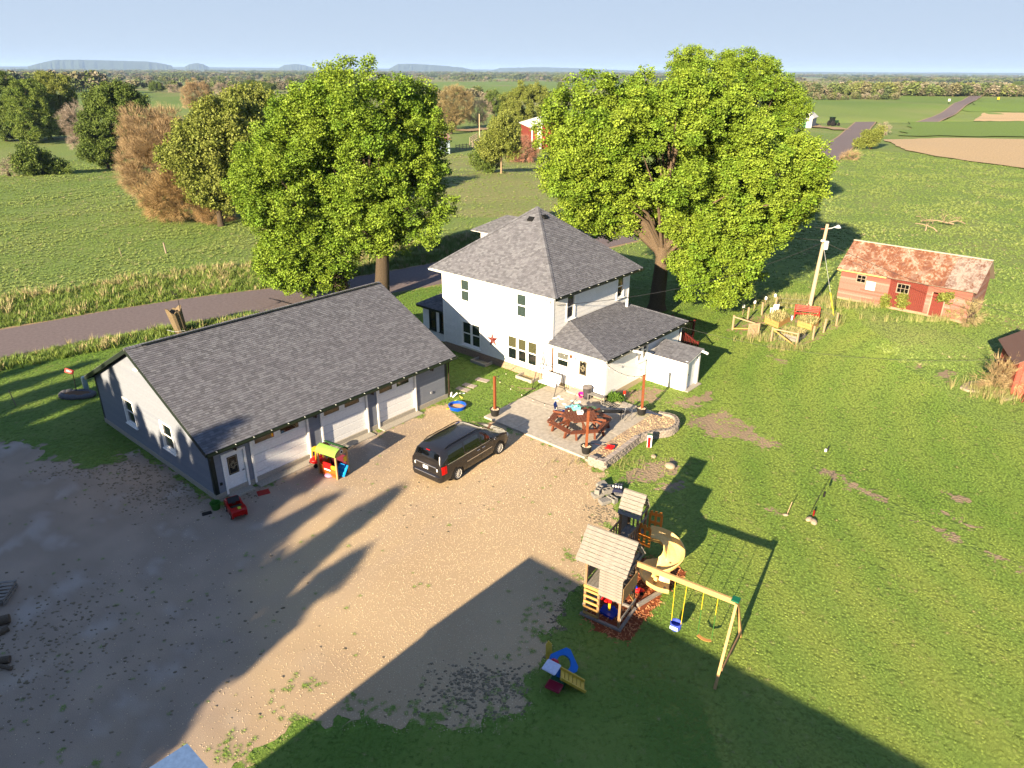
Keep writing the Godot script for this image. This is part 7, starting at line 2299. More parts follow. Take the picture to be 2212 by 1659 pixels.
# ---------- fenced kitchen garden
func make_garden() -> void:
	var gw := mat("weathered_pine", Color(0.66, 0.57, 0.46), 0.85, noise_tex("wood", 0.03, 0.7, 1.0, 4), Vector3(3, 0.5, 3), false)
	var yw := mat("bed_pine", Color(0.72, 0.56, 0.33), 0.8, noise_tex("wood", 0.03, 0.7, 1.0, 4), Vector3(0.5, 4, 4), false)
	var P := [[1582, 713, 681], [1614, 693.5, 664], [1644.6, 681, 653], [1674, 669, 641], [1741, 674, 656], [1805.5, 704.7, 675.6], [1779, 719.5, 688.6], [1755, 734, 704], [1719, 752, 718], [1665, 737.4, 706.5], [1636, 730.6, 698]]
	var f := thing("garden_fence", "post and rail fence with wire round the kitchen garden", "fence", Vector3.ZERO)
	var g := []
	for q in P:
		var b := G(q[0], q[1])
		var h := above(b, q[2])
		g.append([b, h])
		pbox(f, "post", Vector3(0.11, h, 0.11), at(b.x, h / 2, b.z, rng.randf_range(-2, 2), 30, rng.randf_range(-2, 2)), gw, 0.01)
	for q in [[0, 10], [9, 8]]:
		var A: Vector3 = g[q[0]][0] + Vector3(0, g[q[0]][1] - 0.12, 0)
		var B: Vector3 = g[q[1]][0] + Vector3(0, g[q[1]][1] - 0.12, 0)
		bar(f, "top_rail", A, B, 0.05, 0.1, gw)
		bar(f, "brace", g[q[0]][0] + Vector3(0, 0.95 if q[0] == 9 else 0.15, 0.06), g[q[1]][0] + Vector3(0, 0.12 if q[0] == 9 else 0.75, 0.06), 0.04, 0.09, yw)
	# wire strands
	var wm := mat("wire_grey", Color(0.45, 0.45, 0.43), 0.5)
	for k in range(0, 10):
		if k == 9: continue
		for y in [0.3, 0.65, 1.0]:
			rod(f, "wire", [g[k][0] + Vector3(0, y, 0), g[k + 1][0] + Vector3(0, y, 0)], 0.008, wm, 4)
	# slatted gate standing open
	var a := G(1612.5, 732.5)
	var b2 := G(1636, 730.6)
	var gt := thing("garden_gate", "slatted wooden garden gate standing open", "gate", a, atan2(-(b2 - a).z, (b2 - a).x))
	var W := a.distance_to(b2)
	for k in 8: pbox(gt, "slat", Vector3(0.07, 1.15, 0.02), at(W * (k + 0.5) / 8, 0.62, 0), gw, 0.004)
	for y in [0.15, 1.1]: pbox(gt, "rail", Vector3(W, 0.09, 0.035), at(W / 2, y, 0.03), gw, 0.006)
	bar(gt, "brace", Vector3(0.05, 1.05, 0.03), Vector3(W - 0.05, 0.2, 0.03), 0.03, 0.09, gw)
	# raised beds
	var beds := [[[1651.4, 697, 1679.9, 709.4, 1705.9, 694.5, 1678.7, 683.4], "long raised bed nearest the gate with leafy plants", yw], [[1722, 704.4, 1751.7, 714.3, 1766.5, 704.4, 1736.8, 695.8], "small yellow raised bed in front of the red bench", yw], [[1682.4, 731, 1721, 741, 1739, 730, 1703, 722], "tall grey raised bed at the front fence corner", greyed()]]
	for q in beds:
		var c := []
		for i in 4: c.append(G(q[0][i * 2], q[0][i * 2 + 1]))
		var o := thing("raised_bed", q[1], "raised bed", c[0])
		for i in 4:
			var A: Vector3 = c[i] - c[0]
			var B: Vector3 = c[(i + 1) % 4] - c[0]
			for r in 2: bar(o, "side_plank", A + Vector3(0, 0.13 + r * 0.23, 0), B + Vector3(0, 0.13 + r * 0.23, 0), 0.05, 0.22, q[2])
		slab(o, "soil", [c[0] - c[0] + Vector3(0, 0.36, 0), c[1] - c[0] + Vector3(0, 0.36, 0), c[2] - c[0] + Vector3(0, 0.36, 0), c[3] - c[0] + Vector3(0, 0.36, 0)], 0.1, mat("bed_earth", Color(0.36, 0.27, 0.2), 0.95))
		var pos := []
		for k in 140:
			var u := rng.randf()
			var v := rng.randf()
			var p: Vector3 = c[0].lerp(c[1], u).lerp(c[3].lerp(c[2], u), v) - c[0]
			pos.append([Transform3D(Basis(Vector3.UP, rng.randf() * TAU).scaled(Vector3.ONE * rng.randf_range(1.5, 3.5)), p + Vector3(0, 0.36, 0)), Color(0.14, 0.16, 0.05).lerp(Color(0.40, 0.33, 0.16), rng.randf())])
		scatter("plants", tuft(7, 0.12, 0.02, 0.7), pos, leaf_mat("grass_blade", 0.2), o).set_meta("kind", "stuff")
	# red bench
	var rb := thing("red_bench", "red painted slatted garden bench in the fenced garden", "bench", G(1741, 690), deg_to_rad(-20))
	var red := paint("bench_red", Color(0.62, 0.17, 0.13), 0.5)
	for k in 5: pbox(rb, "seat_slat", Vector3(1.9, 0.03, 0.085), at(0, 0.44, 0.2 - k * 0.1), red, 0.006)
	for k in 4: pbox(rb, "back_slat", Vector3(1.9, 0.09, 0.025), at(0, 0.6 + k * 0.125, -0.3 - k * 0.03, -12, 0, 0), red, 0.006)
	for x in [-0.9, 0.9]:
		for z in [0.2, -0.26]: pbox(rb, "leg", Vector3(0.07, 0.44 if z > 0 else 1.05, 0.07), at(x, 0.22 if z > 0 else 0.52, z, 0 if z > 0 else -6, 0, 0), red, 0.006)
		pbox(rb, "arm", Vector3(0.08, 0.04, 0.55), at(x, 0.66, -0.02), red, 0.008)
	# white plastic stool
	var ws := thing("plastic_chair", "white plastic garden chair turned away by the garden fence", "chair", G(1671, 679), deg_to_rad(10))
	var wp := white_paint()
	pbox(ws, "seat", Vector3(0.5, 0.05, 0.46), at(0, 0.5, 0), wp, 0.015)
	pbox(ws, "back", Vector3(0.5, 0.42, 0.04), at(0, 0.72, 0.22, 8, 0, 0), wp, 0.015)
	for x in [-0.2, 0.2]:
		for z in [-0.18, 0.18]: pbox(ws, "leg", Vector3(0.07, 0.5, 0.06), at(x, 0.25, z), wp, 0.008)
	# white jugs on stakes and a bucket
	var k := 0
	var lb := ["white jug on a stake by the shaded fence corner", "white jug on a stake beside the second fence post", "white jug on a stake beside the third fence post", "white jug on a stake above the white chair"]
	for q in [[1604, 681, 672], [1628, 671, 665], [1652, 663, 657], [1672, 657, 650]]:
		var p := G(q[0], q[1])
		var h := 0.75
		var o := thing("jug_stake", lb[k], "jug", p, 0.0, "white jugs on stakes by the garden")
		rod(o, "stake", [Vector3.ZERO, Vector3(0, h, 0)], 0.02, gw, 6)
		var m := MB.new()
		turned(m, [Vector2(0, 0), Vector2(0.1, 0.01), Vector2(0.11, 0.2), Vector2(0.04, 0.28), Vector2(0, 0.28)], 10, at(0, h - 0.12, 0))
		part(o, "jug", m, wp)
		k += 1
	var m := MB.new()
	turned(m, [Vector2(0, 0), Vector2(0.14, 0), Vector2(0.17, 0.36), Vector2(0, 0.36)], 12)
	single("white_bucket", "white plastic bucket between the raised beds", "bucket", m.mesh(), wp, G(1708, 691))
	# red-brown ground inside
	var pl := PackedVector2Array()
	for e in g: pl.append(Vector2(e[0].x, e[0].z))
	var pf := poly_field(pl)
	sheet("garden_ground", func(x: float, z: float) -> float: return pf.call(x, z) + 0.25 + n1.get_noise_2d(x * 9, z * 9) * 0.5, 12, -62, 30, -44, 0.2, 0.006, mats["earth"], func(x: float, z: float) -> Color: return Color(0.38, 0.22, 0.15).lerp(Color(0.42, 0.33, 0.21), clamp(0.5 + n1.get_noise_2d(x * 7, z * 7) * 1.4, 0, 1)))

# ---------- utility pole and wires
func make_pole() -> void:
	var p := G(1748, 668)
	var h := above(p, 484)
	var o := thing("utility_pole", "tall wooden utility pole with transformer and yard lamp by garden", "utility pole", p)
	var wood := mat("pole_wood", Color(0.52, 0.44, 0.35), 0.9, noise_tex("wood", 0.03, 0.7, 1.0, 4), Vector3(3, 0.3, 3))
	var b := MB.new()
	b.tube([Vector3.ZERO, Vector3(0.1, h * 0.5, 0), Vector3(0.22, h, 0)], [0.17, 0.15, 0.12], 12)
	part(o, "pole", b, wood)
	var mt := mat("galvanised", Color(0.66, 0.68, 0.70), 0.4)
	rod(o, "lamp_arm", [Vector3(0.2, h - 0.35, 0), Vector3(0.55, h - 0.3, 0.1), Vector3(0.95, h - 0.1, 0.2)], 0.03, mt)
	b = MB.new()
	turned(b, [Vector2(0.05, 0.1), Vector2(0.12, 0.05), Vector2(0.24, -0.12), Vector2(0.22, -0.12), Vector2(0.1, 0.02), Vector2(0, 0.05)], 14, at(1.0, h - 0.12, 0.2))
	part(o, "lamp_head", b, mt)
	bar(o, "cross_piece", Vector3(-0.25, h - 0.38, 0), Vector3(0.5, h - 0.38, 0), 0.05, 0.07, mat("rusty_bar", Color(0.42, 0.26, 0.2), 0.8))
	b = MB.new()
	turned(b, [Vector2(0, 0), Vector2(0.17, 0.02), Vector2(0.18, 0.62), Vector2(0.14, 0.68), Vector2(0, 0.7)], 14)
	part(o, "transformer", b, mt, at(0.38, h - 2.0, 0.1))
	for k in 3: rod(o, "insulator", [Vector3(-0.1 + 0.12 * k, h - 1.35, 0.16), Vector3(-0.1 + 0.12 * k, h - 1.2, 0.16)], 0.04, white_paint(), 8)
	var hb := HB()
	var wm := mat("cable", Color(0.20, 0.20, 0.20), 0.6)
	var pale := mat("cable_pale", Color(0.62, 0.64, 0.64), 0.5)
	var wire := func(label: String, A: Vector3, B: Vector3, sag: float, ma: Material, r: float) -> void:
		var m := MB.new()
		var pts := []
		var rr := []
		for k in 17:
			var t := k / 16.0
			pts.append(A.lerp(B, t) - Vector3(0, 4 * sag * t * (1 - t), 0)); rr.append(r)
		m.tube(pts, rr, 5)
		single("overhead_wire", label, "wire", m.mesh(), ma, Vector3.ZERO, 0.0, "overhead wires of the farm")
	var top := p + Vector3(0.2, h - 1.4, 0.1)
	wire.call("service wire from the utility pole to the house corner above addition roof", top, hb * Vector3(0.05, 5.1, -0.3), 0.9, wm, 0.016)
	wire.call("pale wire sagging from addition eave past the garden to red shed", hb * Vector3(4.3, 2.75, -8.0), G(2190, 775, 2.9), 0.9, wm, 0.011)
	wire.call("dark wire from the utility pole passing over the barn roof", top, G(2330, 716, 3.6), 0.5, wm, 0.016)
	wire.call("upper wire from the pole top toward the big maple", p + Vector3(0.1, h - 0.35, 0), Vector3(13.0, 7.5, -72.0), 0.5, wm, 0.014)
	wire.call("second wire from the pole toward the big maple", p + Vector3(0.1, h - 1.3, 0), Vector3(13.5, 6.3, -70.0), 0.6, wm, 0.014)
	var y := MB.new()
	var gp := G(1802, 690)
	var ty := p + Vector3(0.18, h - 1.6, 0)
	y.tube([gp, gp.lerp(ty, 0.36)], [0.045, 0.045], 8)
	var go := single("guy_guard", "yellow guy wire guard beside the utility pole", "guy wire", y.mesh(), paint("guard_yellow", Color(0.80, 0.72, 0.10), 0.4))
	rod(go, "guy_wire", [gp.lerp(ty, 0.36), ty], 0.01, mt, 5)

# ---------- smaller things about the place
func make_small() -> void:
	# broken tree stump with weather vane behind the garage
	var p := G(393, 722)
	var sc := px_m(p)
	var o := thing("tree_stump", "tall hollow broken tree stump standing at the roadside", "stump", p, 0.4)
	var b := MB.new()
	var h := above(p, 668)
	var ring0 := []
	var n := 18
	var bark := bump(mat("stump_bark", Color(0.60, 0.53, 0.42), 0.95, noise_tex("bark", 0.04, 0.35, 1.0, 5), Vector3(2.0, 0.5, 2.0)), noise_tex("bark_n", 0.06, 0, 1, 4, FastNoiseLite.TYPE_SIMPLEX_SMOOTH, 12.0), 1.0)
	var rows := []
	for j in 7:
		var t := j / 6.0
		var row := []
		for k in n:
			var a := TAU * k / n
			var r := (0.48 + 0.16 * t) * (1.0 + 0.10 * sin(a * 3.0 + 1.0) + 0.06 * sin(a * 7.0)) * 0.85
			var y := h * t + (0.16 * sin(a * 2.0 + 0.6) + 0.10 * sin(a * 5.0) if j == 6 else 0.0)
			row.append(Vector3(cos(a) * r - 0.3 * t, y, -sin(a) * r))
		rows.append(row)
	for j in 6:
		for k in n: b.quad(rows[j][k], rows[j][(k + 1) % n], rows[j + 1][(k + 1) % n], rows[j + 1][k])
	var hollow := []
	for k in n: hollow.append(rows[6][k] * Vector3(0.8, 1, 0.8) + Vector3(-0.07, 0, 0))
	for k in n: b.quad(rows[6][k], rows[6][(k + 1) % n], hollow[(k + 1) % n], hollow[k])
	for k in n: b.tri(hollow[k], hollow[(k + 1) % n], Vector3(-0.35, h * 0.55, 0))
	part(o, "trunk", b, bark)
	rod(o, "band", [Vector3(-0.9, 0.55, 0.3), Vector3(-0.4, 0.5, 0.78), Vector3(0.3, 0.5, 0.72)], 0.012, mat("cable_pale", Color(0.62, 0.64, 0.64), 0.5))
	var wv := thing("weather_vane", "thin black iron weather vane rod rising from the stump", "weather vane", p + Vector3(0.35, 0.0, 0.15))
	var iron := mat("iron", Color(0.07, 0.07, 0.07), 0.6)
	var vh := above(p, 632)
	rod(wv, "rod", [Vector3(0, 0.5, 0), Vector3(-0.1, vh, 0)], 0.018, iron)
	for k in 5: rod(wv, "curl", [Vector3(-0.1, vh - 0.1, 0), Vector3(-0.25 - 0.06 * k, vh + 0.08 * k - 0.15, 0.06 * (k % 3)), Vector3(-0.4, vh - 0.12 * k + 0.2, 0)], 0.018, iron, 5)
	# red address sign on its post: white figures on red
	p = G(166, 850)
	h = above(p, 802)
	o = thing("address_sign", "small red rural address sign with white numbers on a post", "sign", p, deg_to_rad(-8))
	rod(o, "post", [Vector3.ZERO, Vector3(0.1, h, 0)], 0.025, iron)
	var pl := pbox(o, "plate", Vector3(0.6, 0.26, 0.02), at(-0.1, h, 0.02, -18, 0, -12), paint("sign_red", Color(0.62, 0.07, 0.07), 0.4), 0.006)
	var tm := TextMesh.new()
	tm.text = "A441"
	tm.font_size = 32
	tm.pixel_size = 0.005
	tm.depth = 0.006
	var sf := SystemFont.new()
	sf.font_names = PackedStringArray(["Droid Sans"])
	tm.font = sf
	part(pl, "lettering", tm, white_paint(), at(0, 0, 0.013))
	# pale pipe and ring of stones near the garage back corner
	p = G(188, 845)
	b = MB.new()
	turned(b, [Vector2(0, 0), Vector2(0.15, 0), Vector2(0.15, 0.9), Vector2(0.13, 0.96), Vector2(0, 0.97)], 16)
	single("well_pipe", "pale blue capped well pipe beside the garage back corner", "pipe", b.mesh(), paint("pipe_blue", Color(0.50, 0.60, 0.62), 0.4), p)
	var sr := thing("stone_planter", "low oval planter of dark grey stones near the well pipe", "planter", G(168, 856))
	var stone := mat("field_stone", Color(0.40, 0.40, 0.42), 0.9, noise_tex("peel", 0.035, 0.62, 1.0, 5), Vector3.ONE)
	for k in 16:
		var a := TAU * k / 16.0
		var m := MB.new()
		m.blob(Vector3(0.26, 0.17, 0.18) * rng.randf_range(0.85, 1.2), at(cos(a) * 0.95, 0.12, sin(a) * 0.45, 0, rad_to_deg(-a) + 90, 0), 7, 5)
		part(sr, "stone", m, stone)
	pbox(sr, "soil", Vector3(1.6, 0.2, 0.7), at(0, 0.1, 0), mats["bed_earth"], 0.05)
	p = G(35, 877)
	b = MB.new()
	b.tube([Vector3.ZERO, Vector3(-0.12, above(p, 842), 0.05)], [0.03, 0.025], 6)
	single("survey_stake", "thin grey leaning stake in the shaded lawn", "stake", b.mesh(), mats["grey_wood"], p)
	# fence posts beyond the road
	var k := 0
	var names := ["leaning weathered fence post before the brown shrubs", "thin steel fence post in the pasture edge grass", "pale fence post between maple trunk and house", "fence post at the roadside right of the maple trunk"]
	for q in [[359, 547, 524, 0.09], [263, 555, 535, 0.03], [864, 527, 506, 0.1], [905, 545, 527, 0.08]]:
		p = G(q[0], q[1])
		b = MB.new()
		b.tube([Vector3.ZERO, Vector3(-0.08, above(p, q[2]), 0)], [q[3], q[3] * 0.9], 7)
		single("fence_post", names[k], "fence post", b.mesh(), mats["grey_wood"], p, 0.0, "pasture fence posts")
		k += 1
	# fallen limbs in the pasture
	o = thing("fallen_limb", "bare fallen tree limb lying in the right pasture", "fallen branch", G(2030, 488))
	var fm := MB.new()
	limb(fm, Vector3(-2.3, 0.5, -0.6), Vector3(1.6, 0.3, 0.3), 0.1, 5)
	limb(fm, Vector3(3.2, 0.3, 0.0), Vector3(0.8, 0.5, 0.4), 0.1, 4)
	for q in [[-2.2, -3.4], [-1.7, -2.6], [-1.0, -1.2], [0.4, 0.9], [1.2, 1.9]]: limb(fm, Vector3(q[0], 0.5, -0.3), Vector3(q[1], rng.randf_range(0.3, 1.9), rng.randf_range(-0.6, 1.2)), 0.045, 4)
	part(o, "limb", fm, mat("dead_wood", Color(0.50, 0.44, 0.36), 0.9))
	o = thing("fallen_limb", "short curved fallen branch in front of the larger limb", "fallen branch", G(2010, 500))
	fm = MB.new()
	limb(fm, Vector3(-1.6, 0.8, -0.8), Vector3(0.6, 0.12, 0.5), 0.08, 3)
	limb(fm, Vector3(-0.6, 0.9, 0), Vector3(-0.9, 0.1, 0.4), 0.09, 2)
	part(o, "limb", fm, mats["dead_wood"])
	# shepherd hook, stake and stones of the small flower bed
	o = thing("shepherd_hook", "thin black shepherd hook with hanging feeder in the lawn", "plant hook", G(1749, 1112))
	rod(o, "hook", [Vector3.ZERO, Vector3(0.25, 1.0, 0), Vector3(0.38, 1.35, 0), Vector3(0.42, 1.42, 0), Vector3(0.46, 1.3, 0)], 0.014, iron)
	rod(o, "feeder", [Vector3(0.46, 0.95, 0), Vector3(0.46, 1.2, 0)], 0.05, iron, 8)
	rod(o, "flower", [Vector3(0.12, 0.02, 0.1), Vector3(0.12, 0.3, 0.1)], 0.04, paint("flower_red", Color(0.45, 0.06, 0.05), 0.6), 6)
	b = MB.new()
	b.tube([Vector3.ZERO, Vector3(0.12, 0.65, 0)], [0.02, 0.02], 6)
	single("garden_stake", "pale bamboo stake at the small flower bed", "stake", b.mesh(), mats["weathered_pine"], G(1700, 1111))
	k = 0
	for q in [[1697, 1114, 0.5], [1747, 1124, 0.8], [1757, 1130, 0.9]]:
		b = MB.new()
		b.blob(Vector3(0.22, 0.1, 0.14), at(0, 0.07, 0), 8, 5)
		var s := single("edging_stone", ["tan stone beside the pale bamboo stake", "tan edging stone below the shepherd hook", "tan edging stone below the shepherd hook"][k], "stone", b.mesh(), mats["pale_stone"], G(q[0], q[1]), k * 0.7, "stones of the small flower bed")
		s.scale = Vector3.ONE * q[2] * 1.2
		k += 1
	o = thing("sprinkler", "small white sprinkler head in a dark tuft on the lawn", "sprinkler", G(1783, 976))
	rod(o, "head", [Vector3(0, 0, 0), Vector3(0, 0.16, 0)], 0.06, white_paint(), 8)
	rod(o, "spike", [Vector3(0.1, 0, 0), Vector3(0.14, 0.32, -0.05)], 0.03, iron, 6)
	# hydrant-like red hose post at the addition
	o = thing("hose_post", "red topped hose post by the plants at the addition wall", "hose post", G(1348, 866))
	rod(o, "post", [Vector3.ZERO, Vector3(0, 0.45, 0)], 0.035, white_paint(), 8)
	pbox(o, "valve", Vector3(0.16, 0.22, 0.14), at(0, 0.55, 0), paint("valve_red", Color(0.62, 0.16, 0.1), 0.4), 0.03)
	# pallet and logs at the left edge
	var pa := thing("pallet_stack", "grey wooden pallet at the left edge of the packed drive", "pallet", G(8, 1290), deg_to_rad(12))
	for i in 2:
		for j in 6: pbox(pa, "deck_board", Vector3(1.2, 0.025, 0.11), at(-0.3, 0.15 + i * 0.16, -0.5 + j * 0.2), greyed(), 0.004)
		for j in 3: pbox(pa, "stringer", Vector3(0.05, 0.1, 1.15), at(-0.85 + j * 0.55, 0.08 + i * 0.16, 0), greyed(), 0.004)
	k = 0
	for q in [[2, 1348, 0.17, 0.5, "round sawn log with pale end by the drive edge"], [-2, 1372, 0.11, 1.0, "split grey log lying below the round log"], [2, 1432, 0.13, 0.3, "grey split timber at the left drive edge"], [12, 1442, 0.07, -0.2, "thin grey board by the split timber"]]:
		b = MB.new()
		b.tube([Vector3(-0.6, q[2], 0), Vector3(0.3, q[2], 0.05)], [q[2], q[2] * 0.95], 12)
		single("log", q[4], "log", b.mesh(), mat("log_wood", Color(0.45, 0.40, 0.34), 0.9, noise_tex("bark", 0.04, 0.35, 1.0, 5), Vector3.ONE * 2.0), G(q[0], q[1]), q[3], "logs at the left edge")
		k += 1
	# road markers at the far right
	for q in [[2155, 214, "yellow road marker at the far crest", Color(0.85, 0.65, 0.1)], [2049, 218, "white mailbox beside the far road", Color(0.85, 0.85, 0.85)]]:
		p = GT(q[0], q[1] + 6)
		o = thing("road_marker", q[2], "road marker", p)
		rod(o, "post", [Vector3.ZERO, Vector3(0, 1.6, 0)], 0.12, iron, 6)
		pbox(o, "plate", Vector3(1.3, 1.3, 0.12), at(0, 2.0, 0), paint("marker%s" % q[3].to_html(), q[3], 0.5), 0.02)
func limb(b: MB, a: Vector3, c: Vector3, r: float, twigs: int) -> void:
	var pts := []
	var rr := []
	for k in 5:
		var t := k / 4.0
		pts.append(a.lerp(c, t) + Vector3(0, 0.25 * sin(PI * t), 0) + Vector3(rng.randf_range(-0.1, 0.1), rng.randf_range(-0.06, 0.06), rng.randf_range(-0.1, 0.1)))
		rr.append(lerp(r * 0.5, r, t))
	b.tube(pts, rr, 7)
	for k in twigs:
		var q: Vector3 = pts[rng.randi() % 4]
		var d := Vector3(rng.randf_range(-1, 0.4), rng.randf_range(0.2, 1.2), rng.randf_range(-1, 1)) * rng.randf_range(0.6, 1.3)
		b.tube([q, q + d * 0.5 + Vector3(0, 0.1, 0), q + d], [r * 0.3, r * 0.2, r * 0.06], 5)

# ---------- foliage
func leaf_mat(key: String, light := 0.5) -> StandardMaterial3D:
	if mats.has(key): return mats[key]
	var m := mat(key, Color.WHITE, 0.6, null, Vector3.ONE, true, true)
	m.cull_mode = BaseMaterial3D.CULL_DISABLED
	if light > 0.0:
		m.backlight_enabled = true
		m.backlight = Color(light * 0.8, light, light * 0.25)
	return m
func tuft(n: int, h: float, w: float, lean: float, flat := 0.0) -> ArrayMesh:
	var b := MB.new()
	for k in n:
		var a := TAU * k / n + rng.randf() * 0.8
		var d := Vector3(cos(a), 0, sin(a))
		var s := Vector3(-sin(a), 0, cos(a)) * w * 0.5
		var p := d * rng.randf() * h * 0.35
		var hh := h * rng.randf_range(0.6, 1.1)
		var mid := p + d * hh * lean * 0.35 + Vector3(0, hh * 0.6, 0)
		var tip := p + d * hh * lean * rng.randf_range(0.7, 1.2) + Vector3(0, hh * (1.0 - flat), 0)
		b.quad(p - s, p + s, mid + s * 0.7, mid - s * 0.7)
		b.tri(mid - s * 0.7, mid + s * 0.7, tip)
	return b.mesh()
func leaf_clump(n: int, rad: float, size: float) -> ArrayMesh:
	# a spray of separate folded leaves
	var b := MB.new()
	for k in n:
		var c := Vector3(rng.randf_range(-1, 1), rng.randf_range(-1, 1), rng.randf_range(-1, 1))
		c = c.normalized() * rad * pow(rng.randf(), 0.45)
		c.y *= 0.75
		var s := size * rng.randf_range(0.7, 1.25)
		var bs := Basis.from_euler(Vector3(rng.randf_range(-1.0, 1.0), rng.randf() * TAU, rng.randf_range(-0.8, 0.8)))
		var f := func(x: float, y: float, z: float) -> Vector3: return c + bs * (Vector3(x, y, z) * s)
		b.col = Color.WHITE * rng.randf_range(0.75, 1.15)
		# two halves folded along the midrib, lobed outline
		b.quad(f.call(0, 0, -0.5), f.call(0.32, 0.12, -0.3), f.call(0.42, 0.14, 0.12), f.call(0, 0, 0.55))
		b.quad(f.call(0, 0, 0.55), f.call(-0.42, 0.14, 0.12), f.call(-0.32, 0.12, -0.3), f.call(0, 0, -0.5))
	return b.mesh()
func twig_clump(n: int, len_: float, w: float) -> ArrayMesh:
	var b := MB.new()
	for k in n:
		var d := Vector3(rng.randf_range(-0.6, 0.6), 1.0, rng.randf_range(-0.6, 0.6)).normalized()
		var s := d.cross(Vector3(rng.randf_range(-1, 1), 0.1, rng.randf_range(-1, 1))).normalized() * w
		var p := Vector3(rng.randf_range(-0.15, 0.15), 0, rng.randf_range(-0.15, 0.15)) * len_
		var l := len_ * rng.randf_range(0.6, 1.1)
		b.col = Color.WHITE * rng.randf_range(0.7, 1.15)
		b.tri(p - s, p + s, p + d * l)
		for j in 3:
			var q := p + d * l * rng.randf_range(0.35, 0.95)
			var e := s.normalized() * w * 2.2
			b.tri(q, q + e + d * w, q + d * w * 4.0)
	return b.mesh()
var bark_mat: StandardMaterial3D
func wood_of(key: String, col: Color) -> StandardMaterial3D:
	return bump(mat(key, col, 0.95, noise_tex("bark", 0.04, 0.35, 1.0, 5), Vector3(1.2, 0.35, 1.2)), noise_tex("bark_n", 0.06, 0, 1, 4, FastNoiseLite.TYPE_SIMPLEX_SMOOTH, 12.0), 0.8)
# ells: centre and radii in metres relative to the base of the trunk
func tree(called: String, label: String, base: Vector3, ells: Array, o := {}) -> Node3D:
	var t := thing(called, label, "tree", base, 0.0, o.get("group", ""))
	var pr: float = o.get("puff", 1.0)
	var dens: float = o.get("dens", 1.0)
	var cs: float = o.get("scale", 1.0)
	var ca: Color = o.get("a", Color(0.098, 0.185, 0.014))
	var cb: Color = o.get("b", Color(0.19, 0.27, 0.026))
	var per: float = o.get("per", 55.0)
	var out: bool = o.get("out", false)
	var pos := []
	var tips := []
	for e in ells:
		var c: Vector3 = e[0]
		var r: Vector3 = e[1]
		var area := 4.0 * PI * pow((pow(r.x * r.y, 1.6) + pow(r.x * r.z, 1.6) + pow(r.y * r.z, 1.6)) / 3.0, 0.625)
		var n := int(max(5.0, area / (pr * pr * 2.6) * dens))
		for k in n:
			var y := 1.0 - 2.0 * (k + 0.5) / n
			var a := k * 2.39996 + rng.randf() * 0.7
			var d := Vector3(sqrt(1 - y * y) * cos(a), y, sqrt(1 - y * y) * sin(a))
			var f := rng.randf_range(0.62, 1.0) + (0.16 * rng.randf() if rng.randf() < 0.25 else 0.0)
			var pc := c + d * r * f
			if pc.y < o.get("floor", 1.2): continue
			if n > 60 and n1.get_noise_3d(pc.x * 4.0 + base.x, pc.y * 4.0, pc.z * 4.0 + base.z) < -0.21: continue
			var rr := pr * rng.randf_range(0.5, 1.35)
			if rng.randf() < 0.3: tips.append(pc)
			var tone := rng.randf()
			var m := int(per * rr * rr / (pr * pr))
			for j in m:
				var q := Vector3(rng.randf_range(-1, 1), rng.randf_range(-1, 1), rng.randf_range(-1, 1)).normalized()
				q *= rr * rng.randf_range(0.55, 1.05)
				q.y *= 0.7 + 0.7 * tone
				var w := pc + q
				var bs: Basis
				if out:
					var u := (w - c * Vector3(1, 0.6, 1)).normalized().lerp(q.normalized(), 0.4).normalized()
					var s := u.cross(Vector3(0.3, 0.1, 0.9)).normalized()
					bs = Basis(s, u, s.cross(u))
				else: bs = Basis.from_euler(Vector3(rng.randf_range(-0.6, 0.6), rng.randf() * TAU, rng.randf_range(-0.6, 0.6)))
				var col := ca.lerp(cb, clamp(tone * 0.7 + rng.randf() * 0.5 - 0.1, 0, 1))
				pos.append([Transform3D(bs.scaled(Vector3.ONE * cs * rng.randf_range(0.75, 1.3)), w), col * rng.randf_range(0.8, 1.15)])
	var lm: Mesh = o.get("mesh")
	scatter("crown", lm, pos, leaf_mat(o.get("mat", "leaf"), o.get("light", 0.45)), t).set_meta("kind", "stuff")
	# trunk and limbs reach into the crown
	var b := MB.new()
	var r0: float = o.get("trunk", 0.3)
	var fork: Vector3 = o.get("fork", Vector3(0, 3.0, 0))
	b.tube([Vector3(0, -0.2, 0), Vector3(0, 0.5, 0), fork * 0.5, fork], [r0 * 1.5, r0 * 1.08, r0 * 0.95, r0 * 0.8], 12)
	var lim := []
	for e in ells: lim.append([e[0], r0 * 0.5])
	for k in min(tips.size(), int(o.get("limbs", 14))): lim.append([tips[(k * 7) % tips.size()], r0 * 0.22])
	for l in lim:
		var from := fork * rng.randf_range(0.75, 1.0)
		var to: Vector3 = l[0]
		var mid: Vector3 = from.lerp(to, 0.45) + Vector3(rng.randf_range(-0.4, 0.4), 0.12 * from.distance_to(to), rng.randf_range(-0.4, 0.4))
		b.tube([from, from.lerp(mid, 0.5), mid, mid.lerp(to, 0.6), to], [l[1] * 1.15, l[1], l[1] * 0.75, l[1] * 0.45, l[1] * 0.12], 7)
	part(t, "trunk", b, o.get("bark", wood_of("maple_bark", Color(0.40, 0.35, 0.29))))
	return t
func px_ells(base: Vector3, list: Array, depth := 0.9) -> Array:
	# crown lobes measured on the photograph, set in the upright plane through the trunk
	var out := []
	for e in list:
		var d := ray(e[0], e[1])
		var t := base.z / d.z
		var c := Vector3(0, CAM_H, 0) + d * t
		var s := px_m(c)
		var rx: float = e[2] * s
		var ry: float = e[3] * s * 1.05
		out.append([c - base + Vector3(0, 0, e[4] if e.size() > 4 else 0.0), Vector3(rx, ry, (rx + ry) * 0.5 * depth)])
	return out
